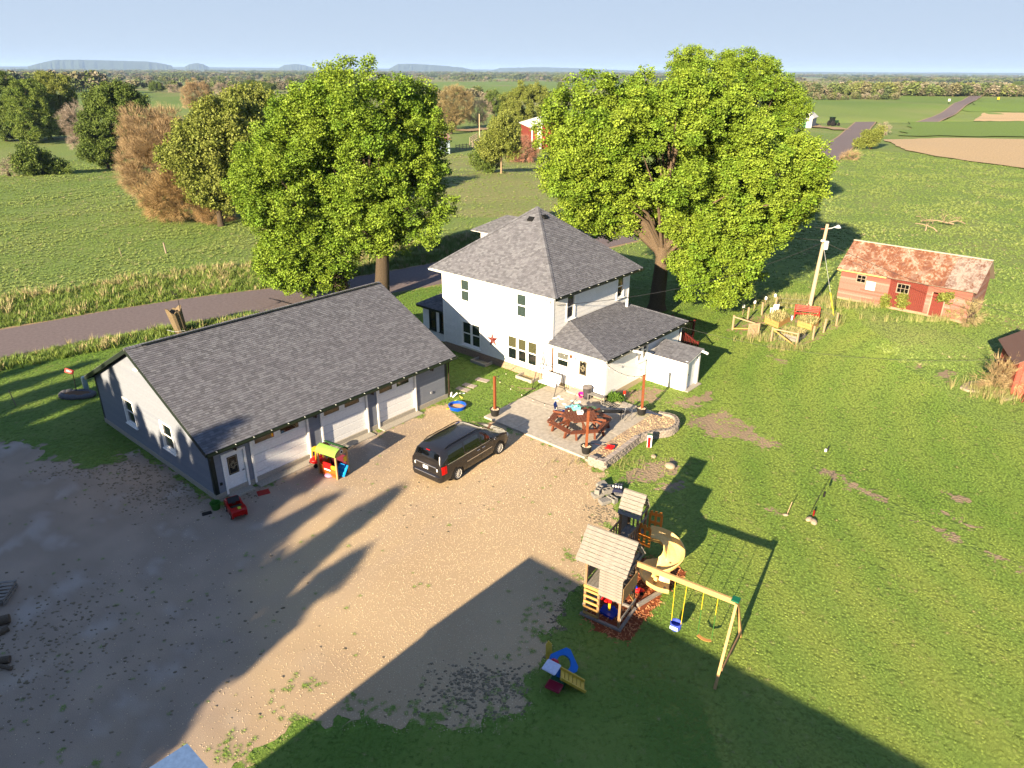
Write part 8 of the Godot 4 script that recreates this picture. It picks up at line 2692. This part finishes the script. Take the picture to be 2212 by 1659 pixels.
func make_trees() -> void:
	rng.seed = 21
	var maple := leaf_clump(18, 0.34, 0.135)
	var small := leaf_clump(20, 0.52, 0.2)
	var twig := twig_clump(16, 0.55, 0.009)
	var bright := {"mesh": maple, "puff": 0.72, "per": 27.0, "dens": 0.92, "trunk": 0.62, "limbs": 40, "light": 0.5}
	# maples at the road behind the garage
	var b := G(826, 645)
	tree("maple_tree", "large bright green maple with dark trunk behind the garage", b, px_ells(b, [[795, 300, 160, 142], [870, 405, 100, 122], [705, 258, 100, 88], [770, 468, 115, 90], [880, 270, 66, 72, -2.0]]), bright.merged({"fork": Vector3(0.3, 4.5, 0)}))
	b = G(742, 648)
	tree("maple_tree", "smaller bright green maple with low branches behind the garage", b, px_ells(b, [[625, 425, 105, 125], [650, 320, 100, 100], [640, 560, 75, 62, 1.0], [560, 400, 55, 75], [700, 560, 70, 70]]), bright.merged({"trunk": 0.42, "fork": Vector3(-0.4, 3.5, 0)}))
	# the great maple right of the house and the taller one behind it
	b = G(1418, 668)
	tree("maple_tree", "great bright green maple with thick pale trunk beside the house", b, px_ells(b, [[1430, 320, 215, 135], [1290, 300, 130, 120], [1590, 420, 165, 130], [1545, 560, 95, 100, 1.5], [1260, 380, 90, 60], [1690, 390, 95, 95], [1340, 455, 85, 58, -1.5], [1420, 440, 90, 62, -3.0], [1285, 452, 72, 50, -1.0], [1490, 480, 65, 62, 1.0], [1480, 245, 125, 74]]), bright.merged({"trunk": 0.95, "fork": Vector3(0.1, 5.2, 0), "bark": wood_of("pale_bark", Color(0.50, 0.43, 0.35)), "a": Color(0.105, 0.195, 0.015), "b": Color(0.205, 0.28, 0.028)}))
	b = Vector3(26.0, 0, -84.0)
	tree("maple_tree", "taller thinner maple rising behind the great maple", b, px_ells(b, [[1540, 200, 105, 72], [1640, 200, 60, 66], [1490, 142, 40, 34], [1600, 142, 52, 30], [1698, 245, 42, 46], [1560, 305, 125, 78]]), bright.merged({"fork": Vector3(0, 7, 0), "dens": 0.8}))
	# trees of the left pasture: [base px, lobes, kind, name, label]
	var green := {"mesh": small, "puff": 1.0, "per": 30.0, "dens": 0.8, "trunk": 0.3, "limbs": 12, "a": Color(0.085, 0.14, 0.02), "b": Color(0.15, 0.20, 0.035), "light": 0.4, "scale": 1.05}
	var olive := green.merged({"a": Color(0.13, 0.165, 0.028), "b": Color(0.18, 0.205, 0.042)}, true)
	var dusk := green.merged({"a": Color(0.06, 0.10, 0.016), "b": Color(0.11, 0.155, 0.028)}, true)
	var brown := {"mesh": twig, "puff": 0.8, "per": 26.0, "dens": 0.75, "trunk": 0.22, "limbs": 60, "a": Color(0.27, 0.19, 0.10), "b": Color(0.38, 0.285, 0.165), "light": 0.0, "mat": "twig", "out": true, "floor": 0.4, "scale": 1.5}
	var bare := brown.merged({"per": 13.0, "a": Color(0.26, 0.21, 0.16), "b": Color(0.36, 0.30, 0.24), "limbs": 34}, true)
	var list := [
		[15, 305, [[15, 225, 60, 55], [20, 270, 55, 40]], dusk, "broadleaf_tree", "dark green tree at the left end of the pasture hollow"],
		[62, 310, [[60, 210, 45, 35], [65, 260, 50, 50]], green, "broadleaf_tree", "round green tree second from the left end of hollow"],
		[112, 300, [[120, 200, 42, 40], [110, 250, 45, 50]], olive, "broadleaf_tree", "olive green tree beside the leaning bare branches"],
		[235, 366, [[250, 220, 55, 35], [240, 270, 60, 60], [215, 320, 40, 40]], dusk.merged({"fork": Vector3(0, 4, 0)}, true), "broadleaf_tree", "dark leafy tree with bare lower branches in the hollow"],
		[200, 350, [[165, 260, 30, 35], [175, 300, 25, 25]], bare, "bare_tree", "grey leafless leaning tree left of the dark leafy tree"],
		[372, 452, [[330, 300, 55, 55], [310, 370, 45, 50], [380, 330, 60, 75]], brown, "budding_tree", "tan budding tree rounded over the pasture edge"],
		[440, 480, [[400, 410, 70, 50], [350, 430, 50, 35], [460, 430, 45, 50]], brown.merged({"a": Color(0.25, 0.16, 0.075), "b": Color(0.33, 0.24, 0.11)}, true), "budding_tree", "low spreading brown budding tree before the green grove"],
		[478, 488, [[470, 290, 75, 70], [420, 330, 70, 55], [520, 300, 50, 70], [470, 400, 60, 45]], olive.merged({"trunk": 0.35}, true), "broadleaf_tree", "yellow green grove tree between tan trees and maple"],
		[555, 470, [[540, 260, 60, 60], [570, 340, 50, 60]], olive, "broadleaf_tree", "yellow green tree half hidden behind the smaller maple"],
		[75, 378, [[72, 345, 34, 26], [60, 330, 14, 20]], dusk.merged({"floor": 0.2}, true), "cedar_tree", "small dark cedar at the near edge of the hollow"],
		[120, 376, [[120, 362, 26, 12]], dusk.merged({"floor": 0.2}, true), "cedar_shrub", "low dark shrub right of the small cedar"],
		[20, 380, [[15, 362, 18, 14]], bare.merged({"floor": 0.2}, true), "dry_shrub", "dry grey shrub left of the small cedar"],
		[425, 252, [[425, 208, 34, 28]], brown, "budding_tree", "lone rounded brown tree on the far left field"],
		[337, 198, [[337, 188, 17, 11]], dusk, "cedar_tree", "small dark round cedar on the far left field"],
		[378, 200, [[376, 192, 12, 9]], bare, "bare_tree", "small bare shrub beside the far round cedar"],
		[985, 282, [[985, 225, 40, 36], [960, 250, 30, 30]], brown.merged({"a": Color(0.22, 0.17, 0.08), "b": Color(0.30, 0.25, 0.12)}, true), "budding_tree", "olive brown budding tree above the far gravel lane"],
		[1034, 278, [[1030, 240, 30, 26]], bare, "bare_tree", "bare tree with thick trunk above the far lane"],
		[1068, 252, [[1068, 222, 26, 22]], dusk, "broadleaf_tree", "dark round tree beyond the bare tree"],
		[1150, 300, [[1140, 230, 55, 40], [1110, 260, 40, 40]], olive, "broadleaf_tree", "big yellow green tree behind the red metal barn"],
		[1083, 375, [[1085, 290, 36, 38], [1060, 320, 26, 26], [1105, 315, 22, 24]], olive.merged({"trunk": 0.2, "fork": Vector3(0, 4.5, 0), "bark": wood_of("birch_bark", Color(0.70, 0.62, 0.5))}, true), "birch_tree", "thin pale-trunked yellow green tree on the mown rise"],
		[1052, 372, [[1050, 345, 27, 25]], dusk.merged({"floor": 0.3}, true), "broadleaf_shrub", "dark green rounded bush below the pale-trunked tree"],
		[1130, 350, [[1128, 328, 32, 24]], brown.merged({"a": Color(0.26, 0.12, 0.08), "b": Color(0.34, 0.19, 0.13)}, true), "budding_shrub", "reddish brown leafless bush before the red metal barn"],
		[975, 290, [[972, 284, 9, 10]], olive, "broadleaf_shrub", "tiny round bush beside the far gravel lane"],
		[1880, 322, [[1882, 297, 22, 12], [1868, 308, 16, 9], [1895, 288, 14, 10]], olive.merged({"floor": 0.2}, true), "hedge", "bright green hedge along the right road"],
		[1840, 345, [[1835, 337, 13, 8]], brown.merged({"floor": 0.1}, true), "dry_shrub", "small dry shrub below the green hedge"],
		[1912, 292, [[1908, 278, 12, 11]], bare, "bare_tree", "small bare tree at the top of the hedge"],
		[2100, 700, [[2096, 676, 22, 22]], brown.merged({"floor": 0.05, "a": Color(0.26, 0.21, 0.1), "b": Color(0.34, 0.29, 0.15), "puff": 0.5, "scale": 0.9, "trunk": 0.06}, true), "dry_shrub", "brushy dry shrub at the barn end wall"],
		[2172, 850, [[2165, 815, 26, 30], [2150, 835, 20, 18]], bare.merged({"floor": 0.05, "a": Color(0.28, 0.2, 0.1), "b": Color(0.38, 0.29, 0.16), "puff": 0.5, "scale": 0.9, "trunk": 0.05}, true), "dry_shrub", "tall dry brush before the small red shed"],
		[240, 212, [[240, 196, 30, 14], [215, 200, 18, 10]], olive, "broadleaf_tree", "pale green tree on the far field behind the dark leafy tree"],
		[480, 205, [[478, 192, 20, 11], [500, 194, 14, 8]], bare, "bare_tree", "grey leafless trees left of the dark far row"],
		[170, 185, [[170, 174, 22, 9]], olive, "broadleaf_tree", "pale green tree at the foot of the far woods"],
		[1215, 196, [[1213, 188, 9, 8]], dusk, "cedar_tree", "lone dark cedar at the edge of the far green crop"],
		[2195, 205, [[2198, 190, 14, 13]], dusk, "cedar_tree", "dark conifer at the right end of the far crest"],
		[565, 200, [[548, 185, 26, 10], [575, 188, 20, 9]], dusk.merged({"floor": 0.2}, true), "broadleaf_tree", "dark row of trees on the far left field"],
	]
	for q in list:
		b = GT(q[0], q[1])
		var el := px_ells(b, q[2])
		tree(q[4], q[5], b, el, q[3].merged({"fork": Vector3(0, max(0.6, el[0][0].y * 0.35), 0)}, false))
	# vines on the barn wall
	var k := 0
	for q in [[1912, 665, [[1913, 650, 5, 13]], "yellow green vine climbing left of the barn door"], [1950, 672, [[1950, 650, 7, 17]], "larger vine climbing between the barn windows"], [2052, 690, [[2045, 640, 18, 8], [2060, 665, 12, 14]], "yellowing vine spread over the barn corner"]]:
		b = G(q[0], q[1])
		var t := tree("wall_vine", q[3], b, px_ells(b, q[2], 0.3), {"mesh": maple, "puff": 0.3, "per": 26.0, "trunk": 0.03, "limbs": 6, "a": Color(0.12, 0.155, 0.025), "b": Color(0.20, 0.21, 0.045), "light": 0.4, "floor": 0.05, "scale": 0.8, "fork": Vector3(0, 0.5, 0)})
		t.set_meta("category", "vine")
		k += 1
	# dark leafy perennials at the addition wall
	b = G(1330, 866)
	var per := tree("leafy_plants", "dark green leafy perennials at the corner of the addition", b, px_ells(b, [[1327, 860, 18, 6]], 1.2), {"mesh": maple, "puff": 0.22, "per": 24.0, "trunk": 0.02, "a": Color(0.05, 0.11, 0.015), "b": Color(0.09, 0.17, 0.02), "floor": 0.03, "scale": 0.6, "fork": Vector3(0, 0.15, 0), "limbs": 4})
	per.set_meta("category", "plants")
	# a belt of spruces to the left of the viewer shades the drive and the gable
	var az := deg_to_rad(SUN_AZ)
	var dir := Vector3(sin(az), 0, -cos(az))
	var spr := leaf_clump(14, 0.6, 0.34)
	k = 0
	var ordinal := ["first", "second", "third", "fourth", "fifth", "sixth", "seventh", "eighth", "ninth", "tenth", "eleventh", "twelfth", "thirteenth", "fourteenth", "fifteenth", "sixteenth", "seventeenth", "eighteenth", "nineteenth", "twentieth", "front row first", "front row second", "front row third", "front row fourth", "front row fifth", "front row sixth", "front row seventh"]
	# (offset across the sunlight, how far along it the tip's shadow reaches)
	var across := Vector3(cos(az), 0, sin(az))
	for q in [[-17.2, 17.5], [-19.0, 22.0], [-21.2, 20.0], [-23.3, 24.0], [-25.6, 28.5], [-27.8, 25.5], [-30.0, 23.0], [-32.2, 25.5], [-34.5, 31.0], [-36.8, 32.0], [-39.2, 30.0], [-41.6, 28.0], [-44.0, 26.0], [-46.5, 24.0], [-49.0, 22.0], [-51.5, 20.0], [-54.0, 19.0], [-26.7, 24.5], [-28.9, 22.5], [-31.1, 22.0], [-33.3, 25.5], [-35.6, 27.0], [-38.0, 25.5], [-18.1, 14.5], [-20.1, 16.0], [-22.2, 16.5], [-24.4, 20.0]]:
		var a0 := (-18.0 if k < 17 else -14.5) + rng.randf_range(-1.0, 1.0)
		var p: Vector3 = across * q[0] + dir * a0
		spruce("%s dark spruce of the shelterbelt west of the drive" % ordinal[k], p, (q[1] - a0) * tan(deg_to_rad(SUN_EL)), spr)
		k += 1
func spruce(label: String, p: Vector3, h: float, m: Mesh) -> void:
	var t := thing("spruce_tree", label, "tree", p, 0.0, "spruces of the shelterbelt")
	var pos := []
	var n := int(h * 170.0)
	for k in n:
		var f := pow(rng.randf(), 0.7)
		var y := h * (1.0 - f) + 0.0
		if y < 0.6: continue
		var tier := 0.8 + 0.25 * sin(y * 4.5)
		var r: float = (0.12 + 2.5 * pow(f, 0.6)) * tier * sqrt(rng.randf_range(0.05, 1.0))
		var a := rng.randf() * TAU
		pos.append([Transform3D(Basis.from_euler(Vector3(rng.randf_range(-0.4, 0.4), rng.randf() * TAU, 0)).scaled(Vector3.ONE * (0.55 + 0.7 * f)), Vector3(cos(a) * r, y - r * 0.3, sin(a) * r)), Color(0.03, 0.055, 0.022) * rng.randf_range(0.8, 1.4)])
	scatter("crown", m, pos, leaf_mat("needles", 0.0), t).set_meta("kind", "stuff")
	var b := MB.new()
	b.tube([Vector3.ZERO, Vector3(0, h * 0.5, 0), Vector3(0, h * 0.98, 0)], [0.22, 0.13, 0.02], 8)
	part(t, "trunk", b, wood_of("maple_bark", Color(0.40, 0.35, 0.29)))

# ---------- grass
func blocked(x: float, z: float) -> bool:
	var q := Transform3D(Basis(Vector3.UP, deg_to_rad(49.7)), Vector3(-13.375, 0, -27.345)).affine_inverse() * Vector3(x, 0, z)
	if q.x > -0.1 and q.x < 14.8 and q.z < 0.1 and q.z > -12.1: return true
	q = HB().affine_inverse() * Vector3(x, 0, z)
	if q.x > -9.6 and q.x < 4.1 and q.z < 0.05 and q.z > -8.7: return true
	if q.x > 0.0 and q.x < 7.2 and q.z < 6.4 and q.z > -0.8: return true
	if q.x > 3.9 and q.x < 6.9 and q.z < -4.5 and q.z > -6.4: return true
	if q.x > -12.0 and q.x < -9.5 and q.z < -0.2 and q.z > -3.6: return true
	return false
func make_grass() -> void:
	rng.seed = 33
	var gm := leaf_mat("grass_blade", 0.25)
	var t0 := tuft(11, 0.042, 0.014, 2.4, 0.3)
	var pos := []
	for k in 330000:
		# denser near the viewer
		var z := -13.0 - 52.0 * pow(rng.randf(), 1.25)
		var half := 14.0 + -z * 0.80
		var x := rng.randf_range(-half, half)
		if x < -36.0: continue
		var gr := grid_at(ggrid, x, z)
		if gr > 0.02 and rng.randf() > (0.003 if gr > 1.6 or z < -24.0 else 0.30 * smoothstep(-0.1, 0.25, n1.get_noise_2d(x * 9.0, z * 9.0)) * (1.6 - gr)): continue
		if grid_at(dgrid, x, z) > 0.0 and rng.randf() > 0.10: continue
		if bark_f.call(x, z) > -0.05: continue
		if blocked(x, z): continue
		var rn := road_near(x, z) if z < -38.0 and x < 20.0 else Vector2(99, 1)
		if rn.x < 3.4: continue
		var a := n1.get_noise_2d(x * 2.0, z * 2.0)
		var c := Color(0.105, 0.20, 0.028).lerp(Color(0.165, 0.245, 0.044), clamp(0.45 + a * 1.1 + rng.randf_range(-0.2, 0.2), 0, 1))
		if x > 6.0: c = c.lerp(land_color(x, z) * rng.randf_range(0.9, 1.2), 0.85)
		if rng.randf() < 0.012: c = Color(0.26, 0.24, 0.10)
		var s := (0.85 + -z * 0.012) * rng.randf_range(0.75, 1.2) * (1.0 + 0.35 * a)
		pos.append([Transform3D(Basis(Vector3.UP, rng.randf() * TAU).scaled(Vector3(s * 1.15, s, s * 1.15)), Vector3(x, 0, z)), c])
	scatter("lawn_grass", t0, pos, gm)
	# rank grass along the road and the field edge
	var t1 := tuft(13, 0.55, 0.035, 0.45)
	pos = []
	for k in 90000:
		var x := rng.randf_range(-75.0, 24.0)
		var z := rng.randf_range(-98.0, -38.0)
		var rn := road_near(x, z)
		if rn.x < 3.5 or blocked(x, z): continue
		var far: bool = rn.y > 0.0
		if far and rn.x > 12.5 + 2.0 * n1.get_noise_2d(x, z): continue
		if not far and rn.x > 6.2: continue
		if not far and x > -13.0: continue
		var a := n1.get_noise_2d(x * 2.5, z * 2.5)
		var straw := rng.randf() < 0.05 + 0.22 * smoothstep(0.05, 0.4, a)
		if rn.x > 10.5 and far: straw = rng.randf() < 0.3
		var c := Color(0.08, 0.14, 0.022).lerp(Color(0.15, 0.20, 0.04), rng.randf())
		if straw: c = Color(0.24, 0.21, 0.10).lerp(Color(0.33, 0.28, 0.15), rng.randf())
		var s := rng.randf_range(0.5, 1.25) * (1.0 + 0.5 * a) * (0.75 if rn.x < 4.6 else 1.0)
		pos.append([Transform3D(Basis(Vector3.UP, rng.randf() * TAU).scaled(Vector3(s, s * (1.15 if straw else 0.9), s)), Vector3(x, 0, z)), c])
	scatter("roadside_grass", t1, pos, gm)
	# pasture clumps
	var t2 := tuft(11, 0.24, 0.05, 1.2, 0.15)
	pos = []
	for k in 130000:
		var d := 50.0 + 150.0 * pow(rng.randf(), 1.3)
		var an := rng.randf_range(-0.80, 0.80)
		var x := sin(an) * d * 1.15
		var z := -cos(an) * d
		if z > -62.0 and x > -36.0 and x < 26.0: continue
		if z > -46.0 and x < -34.0: continue
		var rn := road_near(x, z)
		if rn.x < 3.6: continue
		if x > 26.0 and x < 37.0 and z > -62.0 and z < -48.0: continue
		var a := n1.get_noise_2d(x * 0.9, z * 0.9)
		if x > -20.0 and x < 30.0 and rng.randf() < 0.7: continue
		var c := Color(0.135, 0.215, 0.042).lerp(Color(0.205, 0.26, 0.07), clamp(0.5 + a + rng.randf_range(-0.3, 0.3), 0, 1))
		if rng.randf() < 0.02: c = Color(0.30, 0.27, 0.14)
		var s := rng.randf_range(0.35, 1.0) * (0.8 + 0.5 * a) * (0.7 + d / 160.0)
		pos.append([Transform3D(Basis(Vector3.UP, rng.randf() * TAU).scaled(Vector3(s * 1.4, s * 0.8, s * 1.4)), Vector3(x, T(x, z), z)), c])
	scatter("pasture_grass", t2, pos, gm)
	# dry stalks about the garden, the barn foot and the sheds
	var t3 := tuft(12, 0.6, 0.02, 0.35)
	pos = []
	for q in [[1735, 655, 3.2, 1.6, 260], [1690, 660, 3.0, 1.2, 170], [1790, 690, 1.2, 1.6, 150], [1640, 735, 2.2, 0.4, 50], [1700, 755, 1.6, 0.3, 40], [1860, 663, 3.5, 0.4, 70], [2000, 694, 3.5, 0.4, 80], [2160, 850, 1.8, 1.2, 300], [1340, 1000, 3.0, 1.0, 160], [1395, 900, 0.8, 0.6, 60]]:
		var c0 := G(q[0], q[1])
		for k in q[4]:
			var p := c0 + Vector3(rng.randfn() * q[2] * 0.5, 0, rng.randfn() * q[3] * 0.5)
			var s := rng.randf_range(0.5, 1.3) * (0.35 if q[0] == 1340 or q[0] == 1395 else 1.0)
			pos.append([Transform3D(Basis(Vector3.UP, rng.randf() * TAU).scaled(Vector3(s, s, s)), p), Color(0.27, 0.23, 0.11).lerp(Color(0.13, 0.18, 0.045), rng.randf())])
	scatter("dry_stalks", t3, pos, gm)

# ---------- the far country
func make_far_woods() -> void:
	rng.seed = 44
	var blob := MB.new()
	# one distant tree: overlapping flat sprays in a loose dome
	for k in 260:
		var d := Vector3(rng.randf_range(-1, 1), rng.randf_range(-0.6, 1), rng.randf_range(-1, 1)).normalized() * pow(rng.randf(), 0.35)
		var c := Vector3(d.x * 4.2, 6.0 + d.y * 4.6, d.z * 4.2)
		var bs := Basis.from_euler(Vector3(rng.randf_range(-1, 1), rng.randf() * TAU, rng.randf_range(-1, 1)))
		var s := rng.randf_range(0.35, 0.85)
		blob.col = Color.WHITE * rng.randf_range(0.7, 1.2)
		blob.quad(c + bs * Vector3(-s, 0, -s * 0.7), c + bs * Vector3(s * 0.8, 0.2, -s), c + bs * Vector3(s, 0, s * 0.8), c + bs * Vector3(-s * 0.7, 0.3, s))
	blob.col = Color(0.5, 0.42, 0.4)
	blob.tube([Vector3.ZERO, Vector3(0, 7, 0)], [0.35, 0.15], 5, false)
	var bm := blob.mesh()
	var pos := []
	var palette := [Color(0.085, 0.115, 0.035), Color(0.12, 0.14, 0.045), Color(0.135, 0.13, 0.07), Color(0.13, 0.125, 0.08), Color(0.12, 0.155, 0.05), Color(0.065, 0.09, 0.035), Color(0.20, 0.18, 0.13)]
	# [x px from, x px to, row px near, row px far, count, size]
	var bands := [[-150, 930, 183, 168, 1000, 0.75], [-150, 1000, 170, 158, 1800, 0.8], [900, 1500, 174, 163, 1000, 0.8], [1680, 2400, 205, 192, 1500, 0.62], [1680, 2400, 192, 176, 2600, 0.7], [-100, 220, 205, 180, 160, 1.0], [1200, 1500, 180, 170, 160, 0.8], [150, 640, 196, 193, 130, 0.5], [330, 700, 186, 184, 160, 0.5], [-100, 330, 190, 187, 120, 0.6], [940, 1260, 177, 175, 110, 0.5], [930, 1060, 214, 208, 40, 0.55], [1720, 1950, 213, 211, 60, 0.35]]
	for b in bands:
		for k in b[4]:
			var px := rng.randf_range(b[0], b[1])
			var py: float = lerp(float(b[2]), float(b[3]), pow(rng.randf(), 1.0)) + (px - 1106.0) * 0.0061 * 0.6
			if n1.get_noise_2d(px * 0.25, py * 2.0) < -0.18: continue
			var p := GT(px, py)
			var s: float = b[5] * rng.randf_range(0.75, 1.5)
			pos.append([Transform3D(Basis(Vector3.UP, rng.randf() * TAU).scaled(Vector3(s * 1.2, s, s * 1.2)), p - Vector3(0, 1.0, 0)), palette[rng.randi() % palette.size()] * rng.randf_range(0.8, 1.15)])
	# the far plain beyond
	for k in 9000:
		var d := 2500.0 * pow(5.0, rng.randf())
		var an := rng.randf_range(-0.72, 0.72)
		var x := sin(an) * d
		var z := -cos(an) * d
		if n2.get_noise_2d(x * 0.05, z * 0.05) < 0.0: continue
		var s := rng.randf_range(1.0, 1.8)
		pos.append([Transform3D(Basis(Vector3.UP, rng.randf() * TAU).scaled(Vector3(s * 3.5, s * 1.1, s * 2.0)), Vector3(x, T(x, z) - 2.0, z)), palette[rng.randi() % 6] * rng.randf_range(0.7, 1.0)])
	scatter("far_woods", bm, pos, leaf_mat("far_leaf", 0.15))
	# white farm buildings scattered over the plain
	var names := ["tiny white farm building below the long mesa", "tiny white farm building on the far plain", "long white shed on the far right plain"]
	var wp := mat("far_white", Color(0.85, 0.85, 0.85), 0.6)
	for q in [[205, 149, 60, 0], [238, 147, 50, 0], [312, 149, 50, 0], [425, 152, 50, 1], [505, 152, 60, 1], [1228, 160, 70, 1], [1300, 162, 60, 1], [1925, 173, 60, 1], [2060, 174, 26, 1], [2115, 172, 90, 2]]:
		var d := ray(q[0], q[1])
		var p := Vector3(0, CAM_H, 0) + d * (3800.0 / Vector2(d.x, d.z).length())
		p.y = T(p.x, p.z)
		var b := MB.new()
		var w: float = q[2]
		b.prism(pv([-w / 2, 0, w / 2, 0, w / 2, 9, 0, 14, -w / 2, 9]), -20.0, 0.0)
		single("far_farm_building", names[q[3]], "building", b.mesh(), wp, p, 0.0, "farm buildings on the plain")
func make_hills() -> void:
	var hm := mat("hill_wood", Color(0.22, 0.27, 0.16), 0.95, noise_tex("turf", 0.03, 0.74, 1.0, 5), Vector3.ONE * 0.002)
	# outline of each ridge in pixels, and how far off it stands
	var ridges := [[13000.0, [60, 143, 95, 134, 120, 129, 180, 129, 250, 131, 320, 133, 350, 137, 372, 142]], [14000.0, [398, 145, 408, 139, 425, 136, 440, 139, 452, 145]], [14500.0, [602, 147, 615, 140, 640, 138, 660, 141, 680, 147]], [13500.0, [840, 149, 860, 138, 900, 138, 960, 142, 1000, 146, 1020, 151]], [15000.0, [1060, 152, 1080, 147, 1160, 145, 1240, 147, 1330, 151, 1420, 154]], [16000.0, [1640, 158, 1720, 155.5, 1800, 156.5, 1900, 157.5, 2060, 158.5, 2150, 160, 2300, 162]], [17000.0, [-200, 143.5, 60, 143.5, 400, 144.8, 700, 147.2, 1100, 150.4, 1500, 153, 1700, 155, 2300, 158]]]
	for r in ridges:
		var b := MB.new()
		var pts: Array = r[1]
		var n := pts.size() / 2
		var prev := []
		for i in n:
			for k in (1 if i == n - 1 else 10):
				var f := k / 10.0
				var j: int = min(i + 1, n - 1)
				var px: float = lerp(float(pts[i * 2]), float(pts[j * 2]), f)
				var py: float = lerp(float(pts[i * 2 + 1]), float(pts[j * 2 + 1]), f) + n1.get_noise_2d(px * 1.3, r[0]) * 0.7
				var d := ray(px, py)
				var t: float = r[0] / Vector2(d.x, d.z).length()
				var top := Vector3(0, CAM_H, 0) + d * t
				var out := Vector3(d.x, 0, d.z).normalized()
				var wob := n1.get_noise_2d(px * 2.0, 7.0) * 200.0
				var row := [Vector3(top.x, -25, top.z) - out * (1300.0 + wob), Vector3(top.x, lerp(-25.0, top.y, 0.55), top.z) - out * (500.0 + wob), top, Vector3(top.x, -25, top.z) + out * 1500.0]
				if prev.size():
					for q in 3: b.quad(prev[q], row[q], row[q + 1], prev[q + 1])
				prev = row
		structure("hill", b.mesh(), hm)
